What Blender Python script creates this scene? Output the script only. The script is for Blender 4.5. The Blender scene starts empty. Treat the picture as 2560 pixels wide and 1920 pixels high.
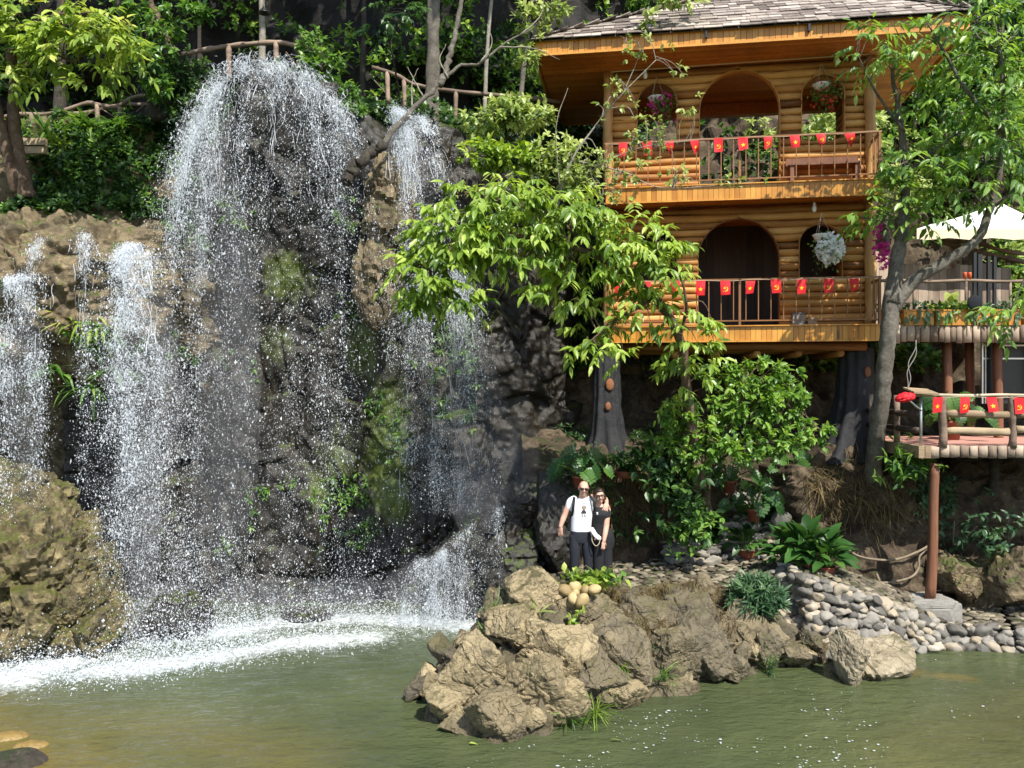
import bpy, math, random
import numpy as np
from mathutils import Vector, Matrix
random.seed(5)
rng = np.random.default_rng(11)
SC = bpy.context.scene
COL = SC.collection
F = 2009.0
CZ = 4.3
def P(px, py, d):
    "pixel of the 2560 wide photograph at a real distance d -> world point"
    return np.array([(px - 1280) / F * d, d, CZ - (py - 960) / F * d])
def PG(px, py, z=0.0):
    "pixel lying on the level z"
    d = (CZ - z) * F / (py - 960)
    return np.array([(px - 1280) / F * d, d, z])
def R(a): return math.radians(a)

# ---------- numpy noise ----------
def _h(ix, iy, iz, s):
    h = (ix.astype(np.uint32) * np.uint32(374761393) + iy.astype(np.uint32) * np.uint32(668265263)
         + iz.astype(np.uint32) * np.uint32(2246822519) + np.uint32((s * 3266489917) & 0xffffffff))
    h ^= h >> np.uint32(15); h *= np.uint32(2246822519); h ^= h >> np.uint32(13)
    h *= np.uint32(3266489917); h ^= h >> np.uint32(16)
    return h.astype(np.float64) / 4294967296.0
def vn(p, s=0):
    p = np.asarray(p, float) + 100.0
    i = np.floor(p).astype(np.int64); f = p - i; u = f * f * (3 - 2 * f)
    r = 0
    for a in (0, 1):
        for b in (0, 1):
            for c in (0, 1):
                w = (u[..., 0] if a else 1 - u[..., 0]) * (u[..., 1] if b else 1 - u[..., 1]) * (u[..., 2] if c else 1 - u[..., 2])
                r = r + w * _h(i[..., 0] + a, i[..., 1] + b, i[..., 2] + c, s)
    return r * 2 - 1
def fbm(p, o=4, s=0, g=.5):
    p = np.asarray(p, float); r = 0; a = 1.0; t = 0
    for k in range(o):
        r = r + a * vn(p * 2.03 ** k + 17.3 * k, s + k); t += a; a *= g
    return r / t
def wor(p, s=0):
    p = np.asarray(p, float) + 100.0
    i = np.floor(p).astype(np.int64)
    F1 = np.full(p.shape[:-1], 9.0); F2 = F1.copy(); C = np.zeros(p.shape); I = np.zeros(p.shape[:-1])
    for a in (-1, 0, 1):
        for b in (-1, 0, 1):
            for c in (-1, 0, 1):
                x, y, z = i[..., 0] + a, i[..., 1] + b, i[..., 2] + c
                q = np.stack([x + _h(x, y, z, s), y + _h(x, y, z, s + 1), z + _h(x, y, z, s + 2)], -1)
                d = np.linalg.norm(p - q, axis=-1)
                m = d < F1
                F2 = np.where(m, F1, np.minimum(F2, d))
                C[m] = q[m]; I = np.where(m, _h(x, y, z, s + 3), I); F1 = np.where(m, d, F1)
    return F1, F2, I, p - C
def facet(p, sc, s=0, tilt=1.0, crack=.25):
    "angular fractured-rock height, about -1..1"
    F1, F2, I, rel = wor(np.asarray(p) * sc, s)
    k = (I * 7919) % 1.0; k2 = (I * 104729) % 1.0; k3 = (I * 15485863 % 1.0)
    h = (I - .5) + tilt * (rel[..., 0] * (k - .5) + rel[..., 1] * (k2 - .5) + rel[..., 2] * (k3 - .5)) * 1.6
    cr = np.clip((F2 - F1) / .18, 0, 1)
    return h - crack * (1 - cr) ** 2

# ---------- mesh building ----------
def mk(name, V, Fs, mat, parent=None, smooth=False, rnd=None, attrs=None):
    me = bpy.data.meshes.new(name)
    V = np.ascontiguousarray(np.asarray(V, np.float32).reshape(-1, 3))
    Fs = [np.asarray(f, np.int32) for f in Fs if len(f)]
    loops = np.concatenate([f.ravel() for f in Fs])
    tot = np.concatenate([np.full(len(f), f.shape[1], np.int32) for f in Fs])
    st = np.concatenate([[0], np.cumsum(tot)[:-1]]).astype(np.int32)
    me.vertices.add(len(V)); me.vertices.foreach_set("co", V.ravel())
    me.loops.add(len(loops)); me.loops.foreach_set("vertex_index", loops)
    me.polygons.add(len(tot)); me.polygons.foreach_set("loop_start", st)
    me.polygons.foreach_set("use_smooth", np.full(len(tot), bool(smooth)))
    at = dict(attrs or {})
    if rnd is not None: at["rnd"] = rnd
    for k, a in at.items():
        x = me.attributes.new(k, "FLOAT", "POINT"); x.data.foreach_set("value", np.asarray(a, np.float32))
    me.update(calc_edges=True); me.validate()
    if mat: me.materials.append(mat)
    o = bpy.data.objects.new(name, me); COL.objects.link(o)
    if parent: o.parent = parent
    return o
def tag(o, label=None, cat=None, group=None, kind=None):
    if label: o["label"] = label
    if cat: o["category"] = cat
    if group: o["group"] = group
    if kind: o["kind"] = kind
    return o
def thing(name, label, cat, loc=(0, 0, 0), rz=0.0, group=None):
    o = bpy.data.objects.new(name, None); COL.objects.link(o)
    o.empty_display_size = .2
    o.location = loc; o.rotation_euler = (0, 0, rz)
    return tag(o, label, cat, group)
def dup(root, loc=None, rz=None, label=None, group=None):
    r = root.copy(); COL.objects.link(r)
    if loc is not None: r.location = loc
    if rz is not None: r.rotation_euler = (0, 0, rz)
    if label: r["label"] = label
    if group: r["group"] = group
    for ch in list(root.children):
        c = ch.copy(); COL.objects.link(c); c.parent = r
        for g in list(ch.children):
            d = g.copy(); COL.objects.link(d); d.parent = c
    return r
class MB:
    def __init__(s): s.V = []; s.F = {}; s.R = []; s.n = 0
    def add(s, V, Fs, r=None):
        V = np.asarray(V, float).reshape(-1, 3)
        for f in Fs:
            f = np.asarray(f, int)
            if len(f): s.F.setdefault(f.shape[1], []).append(f + s.n)
        s.V.append(V); s.n += len(V)
        if r is None: r = random.random()
        s.R.append(np.broadcast_to(np.asarray(r, float), (len(V),)))
        return s
    def build(s, name, mat, parent=None, smooth=False):
        return mk(name, np.concatenate(s.V), [np.concatenate(f) for f in s.F.values()], mat, parent, smooth, np.concatenate(s.R))
BQ = np.array([[0, 1, 3, 2], [4, 6, 7, 5], [0, 4, 5, 1], [2, 3, 7, 6], [0, 2, 6, 4], [1, 5, 7, 3]])
def box(mb, c, s, rot=None, r=None, taper=1.0):
    v = np.array([[x, y, z] for x in (-.5, .5) for y in (-.5, .5) for z in (-.5, .5)]) * np.asarray(s, float)
    if taper != 1: v[v[:, 2] > 0, :2] *= taper
    if rot is not None: v = v @ np.asarray(Matrix(rot).to_3x3() if not isinstance(rot, np.ndarray) else rot).T
    return mb.add(v + np.asarray(c, float), [BQ], r)
def bx(mb, x0, x1, y0, y1, z0, z1, r=None):
    return box(mb, ((x0 + x1) / 2, (y0 + y1) / 2, (z0 + z1) / 2), (x1 - x0, y1 - y0, z1 - z0), None, r)
def frames(pts):
    pts = np.asarray(pts, float)
    T = np.gradient(pts, axis=0); T /= np.linalg.norm(T, axis=1)[:, None] + 1e-9
    up = np.array([0, 0, 1.0]) if abs(T[0, 2]) < .9 else np.array([0, 1.0, 0])
    N = []; n = np.cross(np.cross(T[0], up), T[0]); n /= np.linalg.norm(n)
    for t in T:
        n = n - t * np.dot(n, t); n /= np.linalg.norm(n) + 1e-9; N.append(n)
    N = np.array(N); return T, N, np.cross(T, N)
def tube(mb, pts, rad, n=8, caps=True, r=None, sq=(1, 1), rough=0.0):
    pts = np.asarray(pts, float); m = len(pts)
    rad = np.broadcast_to(np.asarray(rad, float), (m,))
    T, N, B = frames(pts)
    a = np.arange(n) * 2 * math.pi / n
    rr = rad[:, None] * np.ones(n)
    if rough: rr = rr * (1 + rough * rng.normal(size=(m, n)))
    V = pts[:, None] + rr[..., None] * (np.cos(a)[None, :, None] * N[:, None] * sq[0] + np.sin(a)[None, :, None] * B[:, None] * sq[1])
    i = np.arange(m - 1)[:, None] * n + np.arange(n)[None]
    j = np.arange(m - 1)[:, None] * n + (np.arange(n)[None] + 1) % n
    Q = np.stack([i, j, j + n, i + n], -1).reshape(-1, 4)
    fs = [Q]
    V = V.reshape(-1, 3)
    if caps:
        c0 = len(V); V = np.concatenate([V, pts[:1] , pts[-1:]])
        k = np.arange(n); k2 = (k + 1) % n
        fs.append(np.concatenate([np.stack([k2, k, np.full(n, c0)], 1), np.stack([k + (m - 1) * n, k2 + (m - 1) * n, np.full(n, c0 + 1)], 1)]))
    return mb.add(V, fs, r)
def smoothpts(pts, n):
    "Catmull-Rom resample"
    pts = np.asarray(pts, float)
    if len(pts) == 2: return pts[0] + (pts[1] - pts[0]) * np.linspace(0, 1, n)[:, None]
    q = np.concatenate([2 * pts[:1] - pts[1:2], pts, 2 * pts[-1:] - pts[-2:-1]])
    t = np.linspace(0, len(pts) - 1 - 1e-6, n); i = t.astype(int); f = (t - i)[:, None]
    a, b, c, d = q[i], q[i + 1], q[i + 2], q[i + 3]
    return .5 * (2 * b + (c - a) * f + (2 * a - 5 * b + 4 * c - d) * f ** 2 + (3 * b - a - 3 * c + d) * f ** 3)
def lathe(mb, prof, c=(0, 0, 0), n=20, r=None):
    prof = np.asarray(prof, float); a = np.arange(n) * 2 * math.pi / n
    V = np.stack([prof[:, 0, None] * np.cos(a), prof[:, 0, None] * np.sin(a), prof[:, 1, None] + 0 * a], -1).reshape(-1, 3) + np.asarray(c, float)
    m = len(prof)
    i = np.arange(m - 1)[:, None] * n + np.arange(n)[None]; j = np.arange(m - 1)[:, None] * n + (np.arange(n)[None] + 1) % n
    return mb.add(V, [np.stack([i, j, j + n, i + n], -1).reshape(-1, 4)], r)
def ico(sub):
    import bmesh
    bm = bmesh.new(); bmesh.ops.create_icosphere(bm, subdivisions=sub, radius=1)
    V = np.array([v.co[:] for v in bm.verts]); Fc = np.array([[v.index for v in f.verts] for f in bm.faces]); bm.free()
    return V, Fc
ICO = {k: ico(k) for k in (1, 2, 3, 4, 5, 6)}
def rotz(a):
    c, s = np.cos(a), np.sin(a); z = 0 * a; o = z + 1
    return np.stack([np.stack([c, -s, z], -1), np.stack([s, c, z], -1), np.stack([z, z, o], -1)], -2)
def rand_rot(n):
    q = rng.normal(size=(n, 4)); q /= np.linalg.norm(q, axis=1)[:, None]; w, x, y, z = q.T
    return np.stack([np.stack([1 - 2 * (y * y + z * z), 2 * (x * y - z * w), 2 * (x * z + y * w)], -1),
                     np.stack([2 * (x * y + z * w), 1 - 2 * (x * x + z * z), 2 * (y * z - x * w)], -1),
                     np.stack([2 * (x * z - y * w), 2 * (y * z + x * w), 1 - 2 * (x * x + y * y)], -1)], -2)
def stones(mb, C, S, Rm=None, sub=2, rough=.22, blocky=.5):
    "many stones: centres C (n,3), half sizes S (n,3), rotation matrices Rm"
    C = np.asarray(C, float); S = np.asarray(S, float); n = len(C)
    T, Fc = ICO[sub]
    X = T[None].repeat(n, 0)
    # convex many-faced stone: planes cut from a ball, edges worn round
    npl = 10; pn = nrm(rng.normal(size=(n, npl, 3))); pd = rng.uniform(1.0 - .45 * blocky, 1.03, (n, npl)); pw = 36.0 * blocky + 2
    g_ = np.maximum(0, np.einsum('kj,npj->nkp', T, pn)) / pd[:, None]
    X = T[None] * ((g_ ** pw).sum(-1) + .92 ** pw)[..., None] ** (-1 / pw)
    off = rng.uniform(0, 900, (n, 1, 3))
    d = 1 + rough * fbm(X * 1.3 + off, 3, 3) + rough * .7 * facet(X * 1.0 + off, 1.1, 9, 1.0, 0)
    X = X * d[..., None] * S[:, None]
    if Rm is not None: X = np.einsum('nij,nkj->nki', Rm, X)
    X = X + C[:, None]
    k = len(T)
    FF = (Fc[None] + (np.arange(n) * k)[:, None, None]).reshape(-1, 3)
    mb.add(X.reshape(-1, 3), [FF], np.repeat(rng.random(n), k))
def sheet(base, nu, nv, disp, flip=False, relax=2):
    "base(U,V)->(..,3); displaced along its normal by disp(p, U, V)"
    U, V = np.meshgrid(np.linspace(0, 1, nu), np.linspace(0, 1, nv), indexing='ij')
    p = base(U, V)
    du = np.gradient(p, axis=0); dv = np.gradient(p, axis=1)
    n = np.cross(du, dv); n /= np.linalg.norm(n, axis=-1)[..., None] + 1e-9
    if flip: n = -n
    for _ in range(2):
        m = n.copy(); m[1:-1] = (n[:-2] + n[1:-1] * 2 + n[2:]); m[:, 1:-1] += n[:, :-2] + n[:, 2:]
        n = m / (np.linalg.norm(m, axis=-1)[..., None] + 1e-9)
    d = disp(p, U, V)
    p = p + (n * d[..., None] if d.ndim == 2 else d)
    for _ in range(relax):
        m = p.copy(); m[1:-1] = .5 * p[1:-1] + .25 * (p[:-2] + p[2:]); q = m.copy(); q[:, 1:-1] = .5 * m[:, 1:-1] + .25 * (m[:, :-2] + m[:, 2:]); p = q
    i = np.arange(nu * nv).reshape(nu, nv)
    Q = np.stack([i[:-1, :-1], i[1:, :-1], i[1:, 1:], i[:-1, 1:]], -1).reshape(-1, 4)
    if flip: Q = Q[:, ::-1]
    return p, n, Q
def poly_rock(mb, c, rad, seed, sub=5, npl=15, p=34, rough=.035, rot=0.0, dmin=.62, Rm=None, r=None):
    "angular boulder: a convex many-faced block with chipped edges and rough skin"
    g = np.random.default_rng(seed); T, Fc = ICO[sub]
    pn = nrm(g.normal(size=(npl, 3))); pd = g.uniform(dmin, 1.0, npl)
    k = np.maximum(0, T @ pn.T) / pd
    X = T * (((k ** p).sum(1) + .62 ** p) ** (-1 / p))[:, None] * np.asarray(rad, float)
    X = X @ (Rm if Rm is not None else rotz(np.array(rot))).T
    q = X + np.asarray(c, float); nn = nrm(X); s = float(np.mean(rad))
    w = q + .25 * s * fbm(q * 1.5 / s, 2, seed)[:, None]
    d = s * (.07 * facet(w, 1.5 / s, seed + 1, 1.2, .5) + .04 * facet(w, 4 / s, seed + 2, 1.8, .5)) + rough * (fbm(q * 7, 4, seed) + .5 * fbm(q * 20, 3, seed + 4))
    mb.add(q + nn * d[:, None], [Fc], r)
def blob(mb, c, rad, sub=5, amp=.2, sc=1.0, seed=0, rot=0.0, oct_facets=((.8, 1.0), (2.0, .4), (5, .16)), flat_bottom=None, r=.5):
    T, Fc = ICO[sub]
    X = T * np.asarray(rad, float)
    X = X @ rotz(np.array(rot)).T
    nn = X / (np.linalg.norm(X, axis=1)[:, None])
    q = X + np.asarray(c, float)
    d = sum(w * facet(q + seed * 3.1, s_ * sc, seed + 5 * i) for i, (s_, w) in enumerate(oct_facets)) + .3 * fbm(q * 2 * sc, 4, seed) + .16 * fbm(q * 6 * sc, 4, seed + 2) + .12 * facet(q + .1 * fbm(q * 4, 3, 8)[:, None], 8 * sc, seed + 3) + .09 * fbm(q * 17, 3, seed + 5)
    X = q + nn * (amp * d)[:, None]
    if flat_bottom is not None: X[:, 2] = np.maximum(X[:, 2], flat_bottom)
    mb.add(X, [Fc], r)

# ---------- leaves ----------
TM = {
 'o': (np.array([[0, 0], [.3, .5], [.68, .4], [1, 0], [.68, -.4], [.3, -.5], [.3, 0], [.68, 0]]),
       [np.array([[0, 6, 1], [0, 5, 6], [7, 3, 2], [4, 3, 7]]), np.array([[6, 7, 2, 1], [5, 4, 7, 6]])]),
 'd': (np.array([[0, 0], [.45, .5], [1, 0], [.45, -.5]]), [np.array([[0, 2, 1], [0, 3, 2]])]),
 's': (np.array([[0, .3], [0, -.3], [.25, .5], [.25, -.5], [.5, .5], [.5, -.5], [.75, .35], [.75, -.35], [1, 0]]),
       [np.array([[0, 1, 3, 2], [2, 3, 5, 4], [4, 5, 7, 6]]), np.array([[6, 7, 8]])]),
}
def _monstera():
    v = [[0, .03], [0, -.03]]; q = []
    ts = np.linspace(.02, .95, 7)
    out = [.42, .56, .6, .56, .46, .3]
    for sg in (1, -1):
        for k in range(6):
            t0, t1 = ts[k], ts[k + 1] - .035
            o0 = len(v); sh = -.1 + .035 * k
            v += [[t0, sg * .02], [t1 + .03, sg * .02], [t1 + sh + .06, sg * out[k]], [t0 + sh + .02, sg * out[k] * .98]]
            q.append([o0, o0 + 1, o0 + 2, o0 + 3] if sg < 0 else [o0 + 3, o0 + 2, o0 + 1, o0])
    o0 = len(v); v += [[.9, .05], [.9, -.05], [1.05, 0]]
    return np.array(v), [np.array(q), np.array([[o0, o0 + 1, o0 + 2]])]
TM['m'] = _monstera()
def nrm(a): return a / (np.linalg.norm(a, axis=-1)[..., None] + 1e-9)
def leaves(mb, B, D, N, L, W, rnd=None, tm='o', fold=.25, curl=.25):
    B = np.asarray(B, float).reshape(-1, 3); n = len(B)
    D = nrm(np.broadcast_to(D, (n, 3))); N = np.broadcast_to(N, (n, 3))
    S = nrm(np.cross(D, N)); N = np.cross(S, D)
    L = np.broadcast_to(L, (n,)); W = np.broadcast_to(W, (n,)); curl = np.broadcast_to(curl, (n,))
    T, Fs = TM[tm]; k = len(T); t = T[:, 0][None]; s = T[:, 1][None]
    x = L[:, None] * t; y = (L * W)[:, None] * s
    z = fold * np.abs(y) - curl[:, None] * L[:, None] * t ** 2
    V = B[:, None] + D[:, None] * x[..., None] + S[:, None] * y[..., None] + N[:, None] * z[..., None]
    off = (np.arange(n) * k)[:, None, None]
    if rnd is None: rnd = rng.random(n)
    mb.add(V.reshape(-1, 3), [(f[None] + off).reshape(-1, f.shape[1]) for f in Fs], np.repeat(rnd, k))
UP = np.array([0, 0, 1.0]); SUNV = np.array([.3, -.67, .68])   # leaves turn towards the light
def rdir(n, up=0.0): 
    v = rng.normal(size=(n, 3)); v[:, 2] += up; return nrm(v)
def pinnate(mb, B, D, L, npair, ll, droop=.6, w=.38, rbias=None, tm='o', rach=None):
    "compound leaves: leaflets both sides of a rachis"
    n = len(B); D = nrm(D); side = nrm(np.cross(D, UP + rng.normal(size=(n, 3)) * .25)); nn = np.cross(side, D)
    rb = rng.random(n) if rbias is None else rbias
    for k in range(npair + 1):
        t = (k + .6) / (npair + .6)
        pos = B + D * (L * t)[:, None] - UP * (L * .35 * t * t)[:, None]
        for sg in ((1, -1) if k < npair else (0,)):
            d = side * sg * .9 + D * .55 - UP * droop + rng.normal(size=(n, 3)) * .18
            if sg == 0: d = D - UP * droop * .8
            l = ll * rng.uniform(.55, 1.22, n)
            leaves(mb, pos, d, nn * .6 + rng.normal(size=(n, 3)) * .3 + UP * .3 + SUNV * .8, l, w * rng.uniform(.85, 1.15, n), np.clip(rb + rng.normal(size=n) * .22, 0, 1), tm, .3, rng.uniform(.1, .4, n))
    if rach is not None:
        for i in range(n):
            pts = [B[i] + D[i] * L[i] * t - UP * L[i] * .35 * t * t for t in (0, .5, 1)]
            tube(rach, pts, [.006, .005, .003], 4, False)
def whorl(mb, B, D, k, ll, w=.45, spread=.9, droop=.2, rbias=None, tm='o', curl=.25):
    "k leaves radiating round a twig end"
    n = len(B); D = nrm(D); a0 = rng.uniform(0, 6.28, n)
    x = nrm(np.cross(D, UP + rng.normal(size=(n, 3)) * .3)); y = np.cross(D, x)
    rb = rng.random(n) if rbias is None else rbias
    for i in range(k):
        a = a0 + i * 2.4 + rng.normal(size=n) * .3
        d = D * (1 - .6 * i / k) + (x * np.cos(a)[:, None] + y * np.sin(a)[:, None]) * spread - UP * droop
        l = ll * rng.uniform(.7, 1.2, n)
        pos = B - D * (ll * .5 * i / k)
        leaves(mb, pos, d, UP * .7 + SUNV * .6 + rng.normal(size=(n, 3)) * .42, l, w * rng.uniform(.85, 1.15, n), np.clip(rb + rng.normal(size=n) * .15, 0, 1), tm, .25, curl * rng.uniform(.5, 1.5, n))
def in_blob(n, c, rad, shell=.45):
    v = rdir(n); rr = (shell + (1 - shell) * rng.random(n)) 
    return np.asarray(c) + v * rr[:, None] * np.asarray(rad), v
# ---------- materials ----------
MATS = {}
class NT:
    def __init__(s, name):
        s.m = bpy.data.materials.new(name); s.m.use_nodes = True; s.t = s.m.node_tree; s.t.nodes.clear()
        s.out = s.n('ShaderNodeOutputMaterial'); MATS[name] = s.m
    def n(s, ty, **kw):
        x = s.t.nodes.new(ty)
        for k, v in kw.items():
            if k in x.inputs: x.inputs[k].default_value = v
            else: setattr(x, k, v)
        return x
    def l(s, a, b): s.t.links.new(a, b)
    def coord(s, st=(1, 1, 1), w='Object'):
        c = s.n('ShaderNodeTexCoord'); mp = s.n('ShaderNodeMapping'); mp.inputs['Scale'].default_value = st
        s.l(c.outputs[w], mp.inputs[0]); return mp.outputs[0]
    def noise(s, v, sc, det=6, rough=.6, dist=0.0):
        x = s.n('ShaderNodeTexNoise'); x.inputs['Scale'].default_value = sc; x.inputs['Detail'].default_value = det
        x.inputs['Roughness'].default_value = rough; x.inputs['Distortion'].default_value = dist
        if v is not None: s.l(v, x.inputs['Vector'])
        return x.outputs[0]
    def ramp(s, f, stops, interp='LINEAR'):
        x = s.n('ShaderNodeValToRGB'); e = x.color_ramp; e.interpolation = interp
        while len(e.elements) < len(stops): e.elements.new(.5)
        for k, (p, c) in zip(e.elements, stops):
            k.position = p; k.color = (*c, 1) if len(c) == 3 else c
        s.l(f, x.inputs[0]); return x.outputs[0]
    def mix(s, f, a, b, bt='MIX'):
        x = s.n('ShaderNodeMix', data_type='RGBA', blend_type=bt)
        for i, v in ((0, f), (6, a), (7, b)):
            if hasattr(v, 'is_output'): s.l(v, x.inputs[i])
            elif i == 0: x.inputs[0].default_value = v
            else: x.inputs[i].default_value = (*v, 1)
        return x.outputs[2]
    def math(s, op, a, b=0.0, clamp=False):
        x = s.n('ShaderNodeMath', operation=op, use_clamp=clamp)
        for i, v in ((0, a), (1, b)):
            if hasattr(v, 'is_output'): s.l(v, x.inputs[i])
            else: x.inputs[i].default_value = v
        return x.outputs[0]
    def attr(s, n): return s.n('ShaderNodeAttribute', attribute_name=n).outputs['Fac']
    def bump(s, h, st=.5, d=.02, nrm=None):
        x = s.n('ShaderNodeBump'); x.inputs['Strength'].default_value = st; x.inputs['Distance'].default_value = d
        s.l(h, x.inputs['Height'])
        if nrm is not None: s.l(nrm, x.inputs['Normal'])
        return x.outputs[0]
    def bsdf(s, col, rough=.6, spec=.5, normal=None, metal=0.0, **kw):
        x = s.n('ShaderNodeBsdfPrincipled')
        if hasattr(col, 'is_output'): s.l(col, x.inputs['Base Color'])
        else: x.inputs['Base Color'].default_value = (*col, 1)
        if hasattr(rough, 'is_output'): s.l(rough, x.inputs['Roughness'])
        else: x.inputs['Roughness'].default_value = rough
        x.inputs['Specular IOR Level'].default_value = spec; x.inputs['Metallic'].default_value = metal
        if normal is not None: s.l(normal, x.inputs['Normal'])
        for k, v in kw.items(): x.inputs[k].default_value = v
        return x.outputs[0]
    def done(s, sh): s.l(sh, s.out.inputs['Surface']); return s.m
def M_plain(name, col, rough=.5, spec=.5, metal=0.0, var=.12, bump=.0, bsc=60, nsc=6):
    t = NT(name); v = t.coord()
    f = t.noise(v, nsc, 5)
    c = t.ramp(f, [(.25, tuple(x * (1 - var) for x in col)), (.75, tuple(min(1, x * (1 + var)) for x in col))])
    nm = t.bump(t.noise(v, bsc, 4), bump, .01) if bump else None
    return t.done(t.bsdf(c, rough, spec, nm, metal))
def M_wood(name, stops, st=(1.5, 18, 18), rough=.5, rw=.55, bump=.25, spec=.4, knots=False):
    "stretched grain; rnd attribute varies each board"
    t = NT(name); v = t.coord(st)
    off = t.n('ShaderNodeVectorMath', operation='ADD'); cr = t.n('ShaderNodeCombineXYZ')
    r = t.attr('rnd'); m = t.math('MULTIPLY', r, 37.0); t.l(m, cr.inputs[0]); t.l(m, cr.inputs[1]); t.l(v, off.inputs[0]); t.l(cr.outputs[0], off.inputs[1])
    g = t.noise(off.outputs[0], 1.0, 7, .62, .6)
    f = t.math('ADD', t.math('MULTIPLY', g, 1.25 - rw), t.math('MULTIPLY', r, rw)); f = t.math('SUBTRACT', f, .12)
    c = t.ramp(f, stops)
    big = t.noise(t.coord(), 1.3, 4)
    c = t.mix(t.math('MULTIPLY', t.math('SUBTRACT', big, .45, True), 1.6, True), c, tuple(x * .45 for x in stops[0][1]))
    k = t.noise(off.outputs[0], .55, 3)
    c = t.mix(t.ramp(k, [(.66, (0, 0, 0)), (.74, (1, 1, 1))]), c, tuple(x * .35 for x in stops[0][1]))
    return t.done(t.bsdf(c, rough, spec, t.bump(g, bump, .01)))
def M_leaf(name, stops, tr=.35, rough=.38, spec=.45, tcol=None):
    t = NT(name); r = t.attr('rnd')
    nz = t.noise(t.coord(), 2.2, 3)
    f = t.math('ADD', t.math('MULTIPLY', r, .75), t.math('SUBTRACT', t.math('MULTIPLY', nz, .9), .32))
    c = t.ramp(f, stops)
    a = t.bsdf(c, rough, spec)
    b = t.n('ShaderNodeBsdfTranslucent'); 
    hs = t.n('ShaderNodeHueSaturation'); hs.inputs['Hue'].default_value = .485; hs.inputs['Saturation'].default_value = 1.1; hs.inputs['Value'].default_value = 1.5; t.l(c, hs.inputs['Color'])
    t.l(hs.outputs[0], b.inputs['Color'])
    x = t.n('ShaderNodeMixShader'); x.inputs[0].default_value = tr
    t.l(a, x.inputs[1]); t.l(b.outputs[0], x.inputs[2])
    return t.done(x.outputs[0])
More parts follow.
